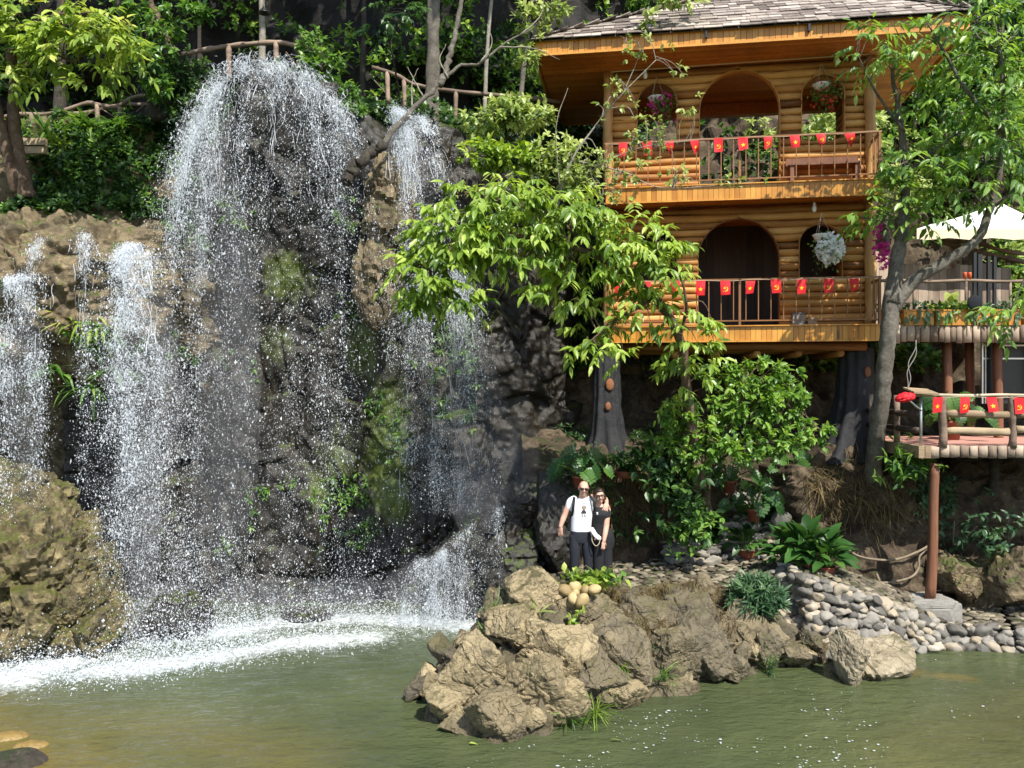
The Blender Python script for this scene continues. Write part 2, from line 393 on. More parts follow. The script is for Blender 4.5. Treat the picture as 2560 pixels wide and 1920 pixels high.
def M_rock(name, stops, sc=1.5, moss=0.0, mosscol=(.05, .08, .012), rough=.75, bump=.8, wet=None, stain=.5, spec=.35, rr=0.0, strata=0.0, mattr=None, streak=None, crack=0.0, cdist=.35):
    t = NT(name); v = t.coord()
    if streak: v = t.coord(streak)
    n1 = t.noise(v, sc, 9, .65, .4); n2 = t.noise(v, sc * 5, 8, .7); n3 = t.noise(v, sc * 22, 6, .7)
    f = t.math('ADD', t.math('MULTIPLY', n1, .62), t.math('MULTIPLY', n2, .38))
    if rr: f = t.math('ADD', t.math('MULTIPLY', f, 1 - rr), t.math('MULTIPLY', t.attr('rnd'), rr))
    if strata: f = t.math('ADD', t.math('MULTIPLY', f, 1 - strata), t.math('MULTIPLY', t.noise(t.coord((1.2, 1.2, 9)), 1.5, 6, .6, .5), strata))
    c = t.ramp(f, stops)
    c = t.mix(t.math('MULTIPLY', n3, .55), c, t.mix(.5, c, tuple(x * .25 for x in stops[0][1])), 'MIX')
    dk = t.ramp(t.noise(v, sc * 2.7, 7, .7, .8), [(.36, (1, 1, 1)), (.47, (0, 0, 0))])
    c = t.mix(t.math('MULTIPLY', dk, stain), c, tuple(x * .4 for x in stops[0][1]))
    if moss:
        g = t.n('ShaderNodeNewGeometry'); sx = t.n('ShaderNodeSeparateXYZ'); t.l(g.outputs['Normal'], sx.inputs[0])
        mm = t.math('ADD', t.math('MULTIPLY', sx.outputs[2], .25), t.noise(v, sc * 1.1, 8, .7))
        mk_ = t.ramp(mm, [(.74 - .22 * moss, (0, 0, 0)), (.84 - .22 * moss, (1, 1, 1))])
        mc = t.mix(t.noise(v, 14, 5), tuple(x * .45 for x in mosscol), tuple(x * 1.5 for x in mosscol))
        c = t.mix(mk_, c, mc)
    if mattr:
        a_ = t.math('MULTIPLY', t.math('SUBTRACT', t.math('ADD', t.attr('moss'), t.math('MULTIPLY', t.noise(t.coord((1, 1, .5)), 6, 7, .7), 1.1)), .95), 3.0, True)
        c = t.mix(a_, c, t.mix(t.noise(v, 14, 5), (.02, .034, .006), (.105, .135, .018)))
    ro = rough
    if wet is not None:
        g2 = t.n('ShaderNodeNewGeometry'); sz = t.n('ShaderNodeSeparateXYZ'); t.l(g2.outputs['Position'], sz.inputs[0])
        w = t.math('ADD', sz.outputs[2], t.math('MULTIPLY', t.noise(v, 3, 4), .25))
        wm = t.ramp(w, [(wet + .1, (1, 1, 1)), (wet + .22, (0, 0, 0))])
        c = t.mix(t.math('MULTIPLY', wm, .8), c, (.02, .018, .012))
        ro = t.math('SUBTRACT', rough, t.math('MULTIPLY', wm, .5))
    h = t.math('ADD', t.math('MULTIPLY', n2, .8), t.math('MULTIPLY', n3, .5))
    if crack:
        nz = t.n('ShaderNodeTexNoise'); nz.inputs['Scale'].default_value = 2.5; nz.inputs['Detail'].default_value = 5; t.l(v, nz.inputs['Vector'])
        sc_ = t.n('ShaderNodeVectorMath', operation='SCALE'); t.l(nz.outputs['Color'], sc_.inputs[0]); sc_.inputs['Scale'].default_value = cdist
        ad = t.n('ShaderNodeVectorMath', operation='ADD'); t.l(v, ad.inputs[0]); t.l(sc_.outputs[0], ad.inputs[1])
        cm = None
        for s_, w_ in ((crack, .03), (crack * 2.7, .035)):
            vo = t.n('ShaderNodeTexVoronoi', feature='DISTANCE_TO_EDGE'); vo.inputs['Scale'].default_value = s_; t.l(ad.outputs[0], vo.inputs['Vector'])
            k = t.ramp(vo.outputs['Distance'], [(0, (0, 0, 0)), (w_, (1, 1, 1))]); cm = k if cm is None else t.math('MULTIPLY', cm, t.math('ADD', t.math('MULTIPLY', k, .55), .45))
            h = t.math('ADD', h, t.math('MULTIPLY', k, .35))
            vc = t.n('ShaderNodeTexVoronoi'); vc.inputs['Scale'].default_value = s_; t.l(ad.outputs[0], vc.inputs['Vector'])
            c = t.mix(.22, c, t.mix(vc.outputs['Color'], tuple(x * .5 for x in stops[1][1]), stops[2][1]))
        msk = t.ramp(t.noise(v, .9, 4, .6), [(.45, (0, 0, 0)), (.62, (.7, .7, .7))])
        c = t.mix(t.math('MULTIPLY', t.math('SUBTRACT', 1.0, cm), msk), c, tuple(x * .5 for x in stops[0][1]))
    return t.done(t.bsdf(c, ro, spec, t.bump(h, bump, .035)))

M_rock('wet_cliff', [(.3, (.008, .007, .005)), (.5, (.02, .0165, .0125)), (.62, (.043, .034, .023)), (.75, (.1, .072, .042))], 1.5, .2, (.05, .07, .012), .4, 1.0, None, .6, .45, 0, 0, True, (1, 1, .45))
M_rock('tan_rock', [(.3, (.035, .027, .018)), (.46, (.125, .095, .055)), (.6, (.27, .205, .115)), (.75, (.44, .34, .19))], 2.2, .38, (.06, .075, .014), .7, .9, None, .5)
M_rock('gold_rock', [(.3, (.035, .03, .018)), (.44, (.085, .07, .036)), (.58, (.26, .205, .1)), (.72, (.48, .4, .22))], 3.2, .6, (.075, .08, .016), .6, .95, .1, .7)
M_rock('grey_rock', [(.2, (.022, .02, .016)), (.38, (.105, .094, .072)), (.53, (.31, .245, .14)), (.68, (.58, .465, .275))], 2.4, .34, (.045, .05, .012), .8, .9, .08, .85, .3, .5, .15, None, None, 1.0, .6)
M_rock('pale_rock', [(.3, (.1, .08, .052)), (.48, (.3, .25, .165)), (.62, (.46, .39, .27)), (.78, (.6, .53, .4))], 1.6, .05, (.05, .055, .014), .7, .8, .04, .45, .3, 0, .3, None, None, 1.5)
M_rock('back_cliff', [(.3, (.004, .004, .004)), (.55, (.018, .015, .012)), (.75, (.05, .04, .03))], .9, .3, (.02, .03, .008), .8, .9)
M_rock('earth', [(.3, (.025, .017, .01)), (.48, (.075, .052, .032)), (.6, (.16, .12, .075)), (.76, (.3, .24, .16))], 2.6, .15, (.03, .04, .01), .9, 1.0, None, .7)
M_rock('soil', [(.3, (.03, .022, .014)), (.6, (.1, .075, .045)), (.8, (.2, .15, .09))], 3, .25, (.03, .04, .01), .95, .6)
M_rock('wall_stone', [(.18, (.06, .055, .046)), (.38, (.17, .158, .138)), (.54, (.3, .278, .24)), (.7, (.39, .32, .22)), (.84, (.54, .52, .485))], 3, .0, rough=.7, bump=.5, wet=-.02, stain=.35, rr=.5)
M_rock('pave_stone', [(.2, (.04, .033, .024)), (.45, (.13, .108, .078)), (.6, (.22, .185, .13)), (.8, (.36, .31, .22))], 3, .1, (.04, .05, .015), .8, .5, None, .35, .3, .5)
M_rock('ochre_stone', [(.25, (.1, .065, .02)), (.5, (.25, .17, .055)), (.75, (.36, .26, .1))], 4, .0, rough=.4, bump=.3, stain=.3)
M_rock('round_stone', [(.25, (.2, .14, .06)), (.5, (.42, .32, .15)), (.75, (.55, .44, .24))], 4, .0, rough=.6, bump=.3, stain=.2, rr=.4)
M_rock('cement_trunk', [(.3, (.012, .012, .014)), (.6, (.035, .035, .038)), (.8, (.075, .075, .08))], 3, .0, rough=.6, bump=1.0)
M_rock('concrete', [(.3, (.17, .16, .14)), (.6, (.32, .3, .27)), (.8, (.42, .4, .36))], 4, .0, rough=.85, bump=.5, stain=.3)
M_rock('bark_grey', [(.3, (.06, .05, .04)), (.5, (.17, .15, .12)), (.7, (.34, .31, .26))], 5, .25, (.05, .06, .02), .85, 1.0, stain=.5)
M_rock('bark_brown', [(.3, (.05, .033, .02)), (.5, (.15, .1, .065)), (.7, (.3, .22, .15))], 5, .15, (.05, .06, .02), .85, 1.0, stain=.4)
M_rock('bark_dark', [(.3, (.02, .016, .012)), (.5, (.06, .05, .038)), (.7, (.13, .11, .085))], 5, .2, (.03, .04, .015), .85, 1.0, stain=.5)
M_rock('bark_pale', [(.3, (.14, .12, .09)), (.5, (.33, .3, .24)), (.7, (.5, .46, .39))], 6, .05, rough=.8, bump=.7, stain=.35)
M_wood('log', [(.15, (.13, .048, .012)), (.4, (.34, .145, .036)), (.62, (.52, .25, .068)), (.9, (.64, .37, .13))], (1.3, 16, 16), .6, .6, .8, .3)
M_wood('post_log', [(.2, (.24, .1, .03)), (.45, (.45, .23, .07)), (.7, (.6, .36, .13))], (14, 14, 1.2), .5, .3, .5)
M_wood('board', [(.2, (.38, .15, .022)), (.5, (.52, .23, .036)), (.85, (.62, .31, .062))], (14, 14, 1.4), .38, .5, .15)
M_wood('soffit_wood', [(.2, (.36, .1, .02)), (.5, (.52, .17, .036)), (.85, (.62, .24, .06))], (14, 1.2, 14), .35, .45, .15)
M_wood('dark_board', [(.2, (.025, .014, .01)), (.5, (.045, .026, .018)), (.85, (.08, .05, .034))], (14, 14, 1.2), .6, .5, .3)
M_wood('rail_steel', [(.2, (.19, .085, .03)), (.8, (.27, .125, .045))], (6, 6, 2), .45, .2, .05)
M_wood('shingle', [(.15, (.095, .075, .064)), (.4, (.22, .18, .152)), (.65, (.36, .31, .265)), (.9, (.5, .44, .38))], (9, 1.5, 9), .75, .6, .6)
M_wood('bark_slab', [(.2, (.14, .1, .072)), (.5, (.3, .225, .165)), (.85, (.46, .36, .27))], (12, 12, 1.4), .85, .55, .8)
M_wood('weathered', [(.2, (.16, .11, .065)), (.5, (.32, .23, .14)), (.85, (.46, .36, .23))], (1.4, 14, 14), .8, .45, .5)
M_wood('brown_pole', [(.2, (.1, .042, .022)), (.5, (.2, .085, .045)), (.85, (.28, .13, .075))], (16, 16, 1.0), .55, .3, .4)
M_wood('rustic', [(.2, (.1, .07, .05)), (.5, (.24, .17, .125)), (.85, (.36, .27, .2))], (2, 9, 9), .8, .3, .6)
M_wood('bamboo', [(.2, (.26, .2, .13)), (.5, (.42, .34, .23)), (.85, (.55, .46, .33))], (2, 9, 9), .6, .3, .3)
M_leaf('leaf_bright', [(.1, (.07, .14, .016)), (.45, (.18, .29, .035)), (.75, (.32, .45, .07)), (.95, (.46, .56, .14))], .45)
M_leaf('leaf_yellow', [(.1, (.1, .16, .03)), (.4, (.2, .31, .045)), (.7, (.36, .47, .085)), (.95, (.56, .6, .17))], .45)
M_leaf('leaf_mid', [(.1, (.035, .09, .02)), (.45, (.08, .18, .03)), (.75, (.14, .27, .045)), (.95, (.24, .37, .08))], .4)
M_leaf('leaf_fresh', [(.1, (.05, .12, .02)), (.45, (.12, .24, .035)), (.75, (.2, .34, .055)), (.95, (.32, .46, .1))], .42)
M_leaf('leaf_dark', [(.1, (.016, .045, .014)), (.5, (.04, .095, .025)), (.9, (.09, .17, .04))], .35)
M_leaf('leaf_glossy', [(.1, (.015, .05, .012)), (.5, (.035, .1, .02)), (.9, (.09, .19, .035))], .25, .38, .4)
M_leaf('leaf_blue', [(.1, (.03, .07, .035)), (.5, (.06, .13, .055)), (.9, (.11, .19, .08))], .3)
M_leaf('leaf_dry', [(.1, (.06, .045, .02)), (.5, (.14, .1, .045)), (.9, (.24, .19, .09))], .25, .7, .2)
M_leaf('leaf_pale', [(.1, (.12, .19, .04)), (.5, (.27, .36, .09)), (.9, (.48, .56, .22))], .42)
M_leaf('petal_white', [(.1, (.75, .75, .72)), (.9, (.88, .88, .86))], .3)
M_leaf('petal_pink', [(.1, (.45, .02, .2)), (.9, (.7, .06, .38))], .3)
M_leaf('petal_red', [(.1, (.5, .03, .02)), (.9, (.7, .06, .03))], .3)
M_plain('root', (.19, .15, .105), .8, .3, 0, .3, .5)
M_plain('flag_red', (.62, .018, .025), .6, .3, 0, .08)
M_plain('flag_yellow', (.85, .55, .02), .55, .3, 0, .05)
M_plain('cord', (.55, .45, .35), .8, .2)
M_plain('terracotta', (.27, .085, .052), .6, .3, 0, .2, .3, 30)
M_plain('grey_pot', (.1, .1, .1), .7, .3, 0, .2, .3)
M_plain('white_pot', (.72, .7, .66), .45)
M_plain('tile_red', (.45, .23, .18), .7, .3, 0, .15, .2, 10, 3)
M_plain('matt_black', (.014, .016, .02), .9, .2)
M_plain('black_metal', (.012, .014, .016), .4)
M_plain('steel', (.55, .55, .55), .3, .5, .8)
M_plain('white_cloth', (.78, .78, .78), .8, .2, 0, .05, .2, 8)
M_plain('cream_cloth', (.72, .6, .42), .8, .2, 0, .08)
M_plain('orange_plastic', (.6, .1, .03), .4)
M_plain('white_paint', (.75, .75, .72), .4)
M_plain('knot_orange', (.19, .08, .038), .7, .2, 0, .3, .4)
M_plain('cable', (.22, .2, .18), .7)
M_plain('dark_void', (.006, .006, .006), .9, .1)
M_plain('glass_lamp', (.8, .8, .75), .2)
# water surface
t = NT('pool_water'); v = t.coord()
foam = t.attr('foam'); sh = t.attr('shallow')
c = t.ramp(t.noise(v, .35, 4), [(.3, (.042, .056, .026)), (.7, (.075, .091, .038))])
c = t.mix(sh, c, t.mix(t.noise(v, 2.5, 6, .6), (.085, .075, .02), (.16, .12, .035)))
fn = t.math('ADD', t.math('MULTIPLY', t.noise(v, 9, 8, .75, .6), .8), t.math('MULTIPLY', t.noise(v, 40, 4, .7), .35))
fm = t.math('MULTIPLY', t.math('SUBTRACT', t.math('ADD', t.math('MULTIPLY', foam, .5), t.math('MULTIPLY', fn, 1.5)), 1.06), 2.0, True)
fm = t.math('MULTIPLY', fm, t.math('MULTIPLY', foam, 2.2, True), True)
c = t.mix(t.math('MULTIPLY', fm, .95), c, (.78, .82, .84))
ro = t.math('ADD', t.math('MULTIPLY', fm, .6), .07)
wv = t.noise(t.coord((1, 1.9, 1)), 3.2, 5, .55, .4); wv2 = t.noise(t.coord((1, 1.7, 1)), 11, 4, .55, .3)
h = t.math('ADD', wv, t.math('MULTIPLY', wv2, .3))
t.done(t.bsdf(c, ro, .5, t.bump(h, .85, .08), IOR=1.33))
# falling white water
t = NT('white_water')
a = t.bsdf((.86, .9, .94), .25, .6); b = t.n('ShaderNodeBsdfTranslucent'); b.inputs['Color'].default_value = (.86, .9, .95, 1)
x = t.n('ShaderNodeMixShader'); x.inputs[0].default_value = .4; t.l(a, x.inputs[1]); t.l(b.outputs[0], x.inputs[2])
y = t.n('ShaderNodeMixShader'); y.inputs[0].default_value = .34; tr = t.n('ShaderNodeBsdfTransparent'); t.l(x.outputs[0], y.inputs[1]); t.l(tr.outputs[0], y.inputs[2]); t.done(y.outputs[0])
t = NT('water_film'); v = t.coord((3, 3, .5))
f = t.ramp(t.noise(v, 2.5, 8, .7, .6), [(.5, (0, 0, 0)), (.7, (1, 1, 1))])
a = t.bsdf((.8, .85, .9), .2, .6); tr = t.n('ShaderNodeBsdfTransparent')
x = t.n('ShaderNodeMixShader'); t.l(t.math('MULTIPLY', f, .6), x.inputs[0]); t.l(tr.outputs[0], x.inputs[1]); t.l(a, x.inputs[2]); t.done(x.outputs[0])
G = MATS
# ---------- terrain ----------
def rk(p, s=0, a=.42, sc=1.0):
    return a * (facet(p, .55 * sc, s) * .9 + facet(p, 1.3 * sc, s + 7) * .5 + facet(p + .3 * fbm(p * 2, 3, s)[..., None], 3.2 * sc, s + 13) * .22 + fbm(p * 1.2 * sc, 5, s) * .35 + fbm(p * 6 * sc, 3, s + 3) * .09)
def lin(x, xs, ys): return np.interp(x, xs, ys)

g = MB(); bx(g, -70, 70, -30, 110, -2.2, -1.6); tag(g.build('ground', G['soil']), kind='structure')

# pool
xs = np.concatenate([np.linspace(-60, -11, 14)[:-1], np.linspace(-11, 11.5, 420), np.linspace(11.5, 60, 14)[1:]])
ys = np.concatenate([np.linspace(-28, 7.5, 14)[:-1], np.linspace(7.5, 17.5, 260), ])
X, Y = np.meshgrid(xs, ys, indexing='ij'); Z = np.zeros_like(X)
p = np.stack([X, Y, Z], -1)
def dist_poly(pts):
    pts = np.asarray(pts)[:, :2]; best = np.full(X.shape, 99.0)
    for a, b in zip(pts[:-1], pts[1:]):
        ab = b - a; t = np.clip(((X - a[0]) * ab[0] + (Y - a[1]) * ab[1]) / (ab @ ab), 0, 1)
        best = np.minimum(best, np.hypot(X - a[0] - t * ab[0], Y - a[1] - t * ab[1]))
    return best
wob = fbm(p * np.array([.8, 1.6, 1]), 4, 3)
f1 = np.exp(-(dist_poly([PG(-150, 1700), PG(60, 1690), PG(150, 1650)]) / .75) ** 2)
f1b = np.exp(-(dist_poly([PG(230, 1680), PG(400, 1665), PG(560, 1635), PG(760, 1605), PG(930, 1590)]) / .5) ** 2)
f2 = np.exp(-(dist_poly([PG(560, 1580), PG(700, 1556), PG(900, 1548), PG(1060, 1552), PG(1185, 1566)]) / .5) ** 2) * .95
f3 = .5 * np.exp(-(dist_poly([PG(300, 1650), PG(700, 1590), PG(1100, 1570)]) / 1.25) ** 2)
foam = np.clip(np.maximum.reduce([f1, f1b, f2, f3]) + .22 * wob * (f3 + f1 + f1b > .1), 0, 1)
sh = np.exp(-(dist_poly([PG(-250, 1800), PG(-60, 1880), PG(100, 1960)]) / 1.15) ** 2)
sh = np.maximum(sh, .5 * np.exp(-(dist_poly([PG(-100, 1800), PG(380, 1830), PG(700, 1900)]) / .8) ** 2))
sh = np.maximum(sh, .85 * np.exp(-(dist_poly([PG(2190, 1665), PG(2280, 1680)]) / .22) ** 2))
sh = np.maximum(sh, .7 * np.exp(-(dist_poly([PG(2350, 1690), PG(2420, 1697)]) / .16) ** 2))
sh = np.maximum(sh, .3 * np.exp(-(dist_poly([PG(2600, 1880), PG(2300, 1900), PG(2650, 1760)]) / .8) ** 2))
p[..., 2] = .022 * fbm(p * np.array([1.4, 2.6, 1]), 4, 5) + foam * .05 * fbm(p * 4, 4, 9) 
i = np.arange(X.size).reshape(X.shape)
Q = np.stack([i[:-1, :-1], i[1:, :-1], i[1:, 1:], i[:-1, 1:]], -1).reshape(-1, 4)
tag(mk('pool_water', p, [Q], G['pool_water'], None, True, None, {'foam': foam.ravel(), 'shallow': sh.ravel()}), kind='structure')

# --- main cliff behind the falls
LZX = [-9, -7.6, -6.8, -6.0, -5.4, -4.6, -3.7, -3.0, -2.55, -1.9, -1.2, -.4, .6, 2.4]
LZ = [6.8, 7.2, 8.3, 9.5, 10.0, 10.4, 10.15, 9.5, 8.9, 9.35, 9.3, 8.9, 8.4, 8.2]
def clf(U, V):
    x = -9 + U * 11.4
    lip = lin(x, LZX, LZ)
    yf = 15.75 + .9 * ((x + 4.6) / 2.6) ** 2 * (x < -4.6) * np.exp(-np.maximum(0, -6.5 - x)) + .25 * np.maximum(0, x + 4.6) ** 1.2 * .35 + lin(x, [-2, .2, 1.2, 2.4], [0, .2, 1.3, 4.2])
    zl = lin(x, [-10, -7, -5, -2, 1, 3], [9.6, 9.8, 10.75, 10.6, 10.2, 10.4])
    s = np.clip(V / .68, 0, 1); b = np.clip((V - .68) / .32, 0, 1)
    z = -.6 + s * (lip + .6)
    y = yf + .5 * np.sin(np.pi * np.clip(z / 9, 0, 1)) * .6 - .25 * s ** 3
    y = y + .35 * np.clip(s - .9, 0, 1) * 10 * .6
    z = z + b * 0 + (zl - lip) * (b ** .8)
    y = y + b * (19.5 - y)
    return np.stack([x, y, z], -1)
def cd(p, U, V):
    return (rk(p * np.array([1, 1, .7]), 1, .34) + .1 * fbm(p * np.array([4, 4, 1.3]), 4, 6) + .04 * fbm(p * 11, 3, 2)) * np.clip(1.25 - 1.0 * np.clip((V - .66) / .1, 0, 1), .3, 1) + .25 * np.clip(np.sin(p[..., 0] * 2.1) * .5, -.3, .5)
cp, cn, cq = sheet(clf, 360, 430, cd, relax=1)
moss = np.zeros(cp.shape[:2]); qx = 1280 + cp[..., 0] / cp[..., 1] * F; qy = 960 - (cp[..., 2] - CZ) / cp[..., 1] * F
for mx, my, rx, ry, w_ in ((970, 1120, 70, 230, .95), (905, 870, 60, 110, .85), (715, 690, 70, 85, .9), (1000, 1270, 40, 80, .8), (800, 1230, 55, 80, .75), (850, 1130, 90, 120, .6), (690, 860, 90, 100, .55), (780, 700, 60, 100, .5), (120, 1250, 100, 60, .5), (960, 860, 60, 40, .5), (560, 760, 60, 40, .2)):
    moss = np.maximum(moss, w_ * np.exp(-(((qx - mx) / rx) ** 2 + ((qy - my) / ry) ** 2)))
tag(mk('cliff', cp, [cq], G['wet_cliff'], None, False, None, {'moss': moss.ravel()}), kind='structure')

# tan spur of dry rock between the two falls
m = MB(); c0 = P(955, 600, 15.35)
blob(m, P(965, 520, 15.5), (.5, .6, 1.0), 5, .24, 1.2, 3)
blob(m, P(945, 700, 15.4), (.38, .5, 1.0), 5, .2, 1.2, 6)
blob(m, P(975, 450, 15.7), (.35, .6, .5), 5, .2, 1.2, 9)
tag(m.build('rock_spur', G['tan_rock']), 'tan dry rock spur standing between the wide fall and the right hand fall', 'rock')

# left shelf with overhang
BP = np.array([[17.2, -.6], [17, 1.5], [16.8, 3.0], [16.2, 4.3], [15.0, 4.75], [14.2, 4.95], [13.8, 5.4], [13.65, 6.0], [13.75, 6.6], [14.05, 7.05], [14.6, 7.35], [15.2, 7.75], [15.7, 8.5], [16.2, 9.2], [16.9, 9.65], [18.5, 9.8], [19.5, 9.9]])
BPs = smoothpts(BP, 200)
def shf(U, V):
    x = -12.5 + U * 6.5
    y = lin(V, np.linspace(0, 1, 200), BPs[:, 0]); z = lin(V, np.linspace(0, 1, 200), BPs[:, 1])
    e = np.clip((x + 7.1) / .9, 0, 1.3)
    y = y + (e ** 2) * 2.0 * (z > 4.4) + .25 * np.sin(x * 1.7)
    z = z - .25 * (x + 9) * np.clip((z - 4.5) / 2, 0, 1) * .25 + (.6 * e * np.clip(z - 7, 0, 1))
    return np.stack([x, y, z], -1)
sp, sn, sq_ = sheet(shf, 260, 400, lambda p, U, V: rk(p, 21, .3, 1.3) + .1 * fbm(p * np.array([5, 5, 1.6]), 4, 8) + .07 * facet(p, 5, 3) + .05 * fbm(p * 13, 3, 4), relax=1)
tag(mk('rock_shelf', sp, [sq_], G['tan_rock'], None, False), kind='structure')

# dark cliff behind the path
def bkf(U, V):
    x = -26 + U * 33; z = 8.5 + V * 20
    y = 19.4 + .12 * (z - 9) + 1.2 * np.sin(x * .5) * .5 + lin(x, [-2, 1.5, 4, 7], [0, .6, 2.5, 5])
    return np.stack([x, y, z], -1)
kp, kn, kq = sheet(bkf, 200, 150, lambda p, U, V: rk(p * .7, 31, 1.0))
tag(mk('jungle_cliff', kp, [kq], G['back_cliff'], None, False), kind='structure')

# earth bank and hillside on the right
EPz = np.array([-.5, .6, 1.4, 2.2, 2.75, 3.0, 3.15, 3.3, 4.6, 7.5, 12, 18, 26])
def ebf(U, V):
    x = .2 + U * 17.8
    y0 = lin(x, [.2, 1.2, 2.8, 3.6, 5.0, 5.6, 7, 9.5, 14], [14.6, 14.5, 15.2, 15.75, 15.7, 14.75, 14.5, 14.9, 15.3])
    off = np.array([0, .12, .3, .25, .5, 1.0, 1.9, 3.2, 4.2, 5.6, 7.6, 10, 13])
    k = np.clip(V * 12, 0, 11.999); i = k.astype(int); f = k - i
    y = y0 + off[i] * (1 - f) + off[i + 1] * f; z = EPz[i] * (1 - f) + EPz[i + 1] * f
    z = z - .35 * np.clip((x - 6.5) / 3, 0, 1) * np.clip(z / 2, 0, 1) * (z < 3.2)
    return np.stack([x, y, z], -1)
ep, en, eq = sheet(ebf, 330, 330, lambda p, U, V: (rk(p, 41, .3, 1.5) + .12 * fbm(p * 5, 4, 2) + .06 * fbm(p * 14, 3, 3)) * (1 + 1.3 * np.clip((V - .62) / .1, 0, 1)))
tag(mk('earth_bank', ep, [eq], G['earth'], None, False), kind='structure')

# --- foreground rock
WT = [  # waterline px, ridge/top edge px + distance
 ((.75, 14.2), (1430, 1465, 13.4)), ((.1, 13.5), (1400, 1450, 12.9)), ((-.45, 12.7), (1335, 1418, 12.25)), ((-.85, 12.0), (1245, 1500, 11.8)), ((-1.1, 11.5), (1150, 1612, 11.4)),
 (PG(1052, 1745)[:2], (1075, 1705, 11.15)),
 (PG(1082, 1800)[:2], (1105, 1655, 11.2)), (PG(1150, 1838)[:2], (1150, 1612, 11.35)), (PG(1240, 1862)[:2], (1245, 1500, 11.75)), (PG(1335, 1840)[:2], (1335, 1416, 12.2)),
 (PG(1450, 1806)[:2], (1430, 1492, 12.1)), (PG(1520, 1785)[:2], (1520, 1470, 12.4)), (PG(1600, 1764)[:2], (1610, 1462, 12.75)), (PG(1750, 1715)[:2], (1730, 1462, 12.95)), (PG(1900, 1685)[:2], (1850, 1490, 13.0)), (PG(2010, 1655)[:2], (1960, 1545, 12.8)), (PG(2070, 1640)[:2], (2020, 1590, 12.9))]
Wp = smoothpts([[a[0], a[1], 0] for a, b in WT], 300); Tp = smoothpts([P(*b) for a, b in WT], 300)
cen = np.array([2.2, 13.3, 0])
def frk(U, V):
    k = U * 299; i = np.clip(k.astype(int), 0, 298); f = (k - i)[..., None]
    w = Wp[i] * (1 - f) + Wp[i + 1] * f; tt = Tp[i] * (1 - f) + Tp[i + 1] * f
    s = np.clip((V - .1) / .62, -.2, 1)[..., None]; b = np.clip((V - .72) / .28, 0, 1)[..., None]
    q = w * (1 - s) + tt * s
    dw = np.gradient(Wp, axis=0); nn = np.stack([dw[:, 1], -dw[:, 0], 0 * dw[:, 0]], -1); nn = nrm(nn)[i]
    bul = np.sin(np.pi * np.clip(s, 0, 1)) * lin(U, [0, .35, .5, .62, .8, 1], [.05, .05, .12, .3, .32, .1])[..., None]
    q = q + nn * bul - np.array([0, 0, 1.0]) * np.clip(-s, 0, 1) * 2.5
    # over the top towards the terrace
    inn = -nn * .75; inn[..., 2] = 0
    return q + inn * b + np.array([0, 0, -1.0]) * b * np.maximum(tt[..., 2:] - .8, .1)
def fd(p, U, V):
    q = p + .08 * fbm(p * 3, 3, 2)[..., None]
    d = .1 * facet(q, .9, 51, 1.2, .2) + .1 * facet(q, 2.2, 61, 1.6, .5) + .06 * facet(q, 5, 71, 1.8, .4) + .025 * facet(q, 11, 73, 2, .3) + .035 * fbm(p * 9, 4, 5)
    k = lin(U, [0, .3, .42, .6, .7, 1], [.9, .9, 1.15, 1.1, .8, .7])
    return d * k * np.clip(1.3 - V * .6, .5, 1)
fp, fn_, fq = sheet(frk, 620, 230, fd, relax=1)
fpf = fp.reshape(-1, 3); fr = MB(); fr.add(fpf + np.array([0, .1, -.05]) * (fpf[:, 2:] > 0), [fq], .05)  # recessed base coloured dark: mossy earth plus painted shade in the gaps between blocks
def near_px(px, py, A):
    q = np.stack([1280 + A[:, 0] / A[:, 1] * F, 960 - (A[:, 2] - CZ) / A[:, 1] * F], 1); dd = np.hypot(q[:, 0] - px, q[:, 1] - py); k = np.where(dd < dd.min() + 12)[0]
    return A[k[np.argmin(A[k, 1])]]
def lean(ax, ay, az): return np.asarray((Matrix.Rotation(R(az), 3, 'Z') @ Matrix.Rotation(R(ay), 3, 'Y') @ Matrix.Rotation(R(ax), 3, 'X')))
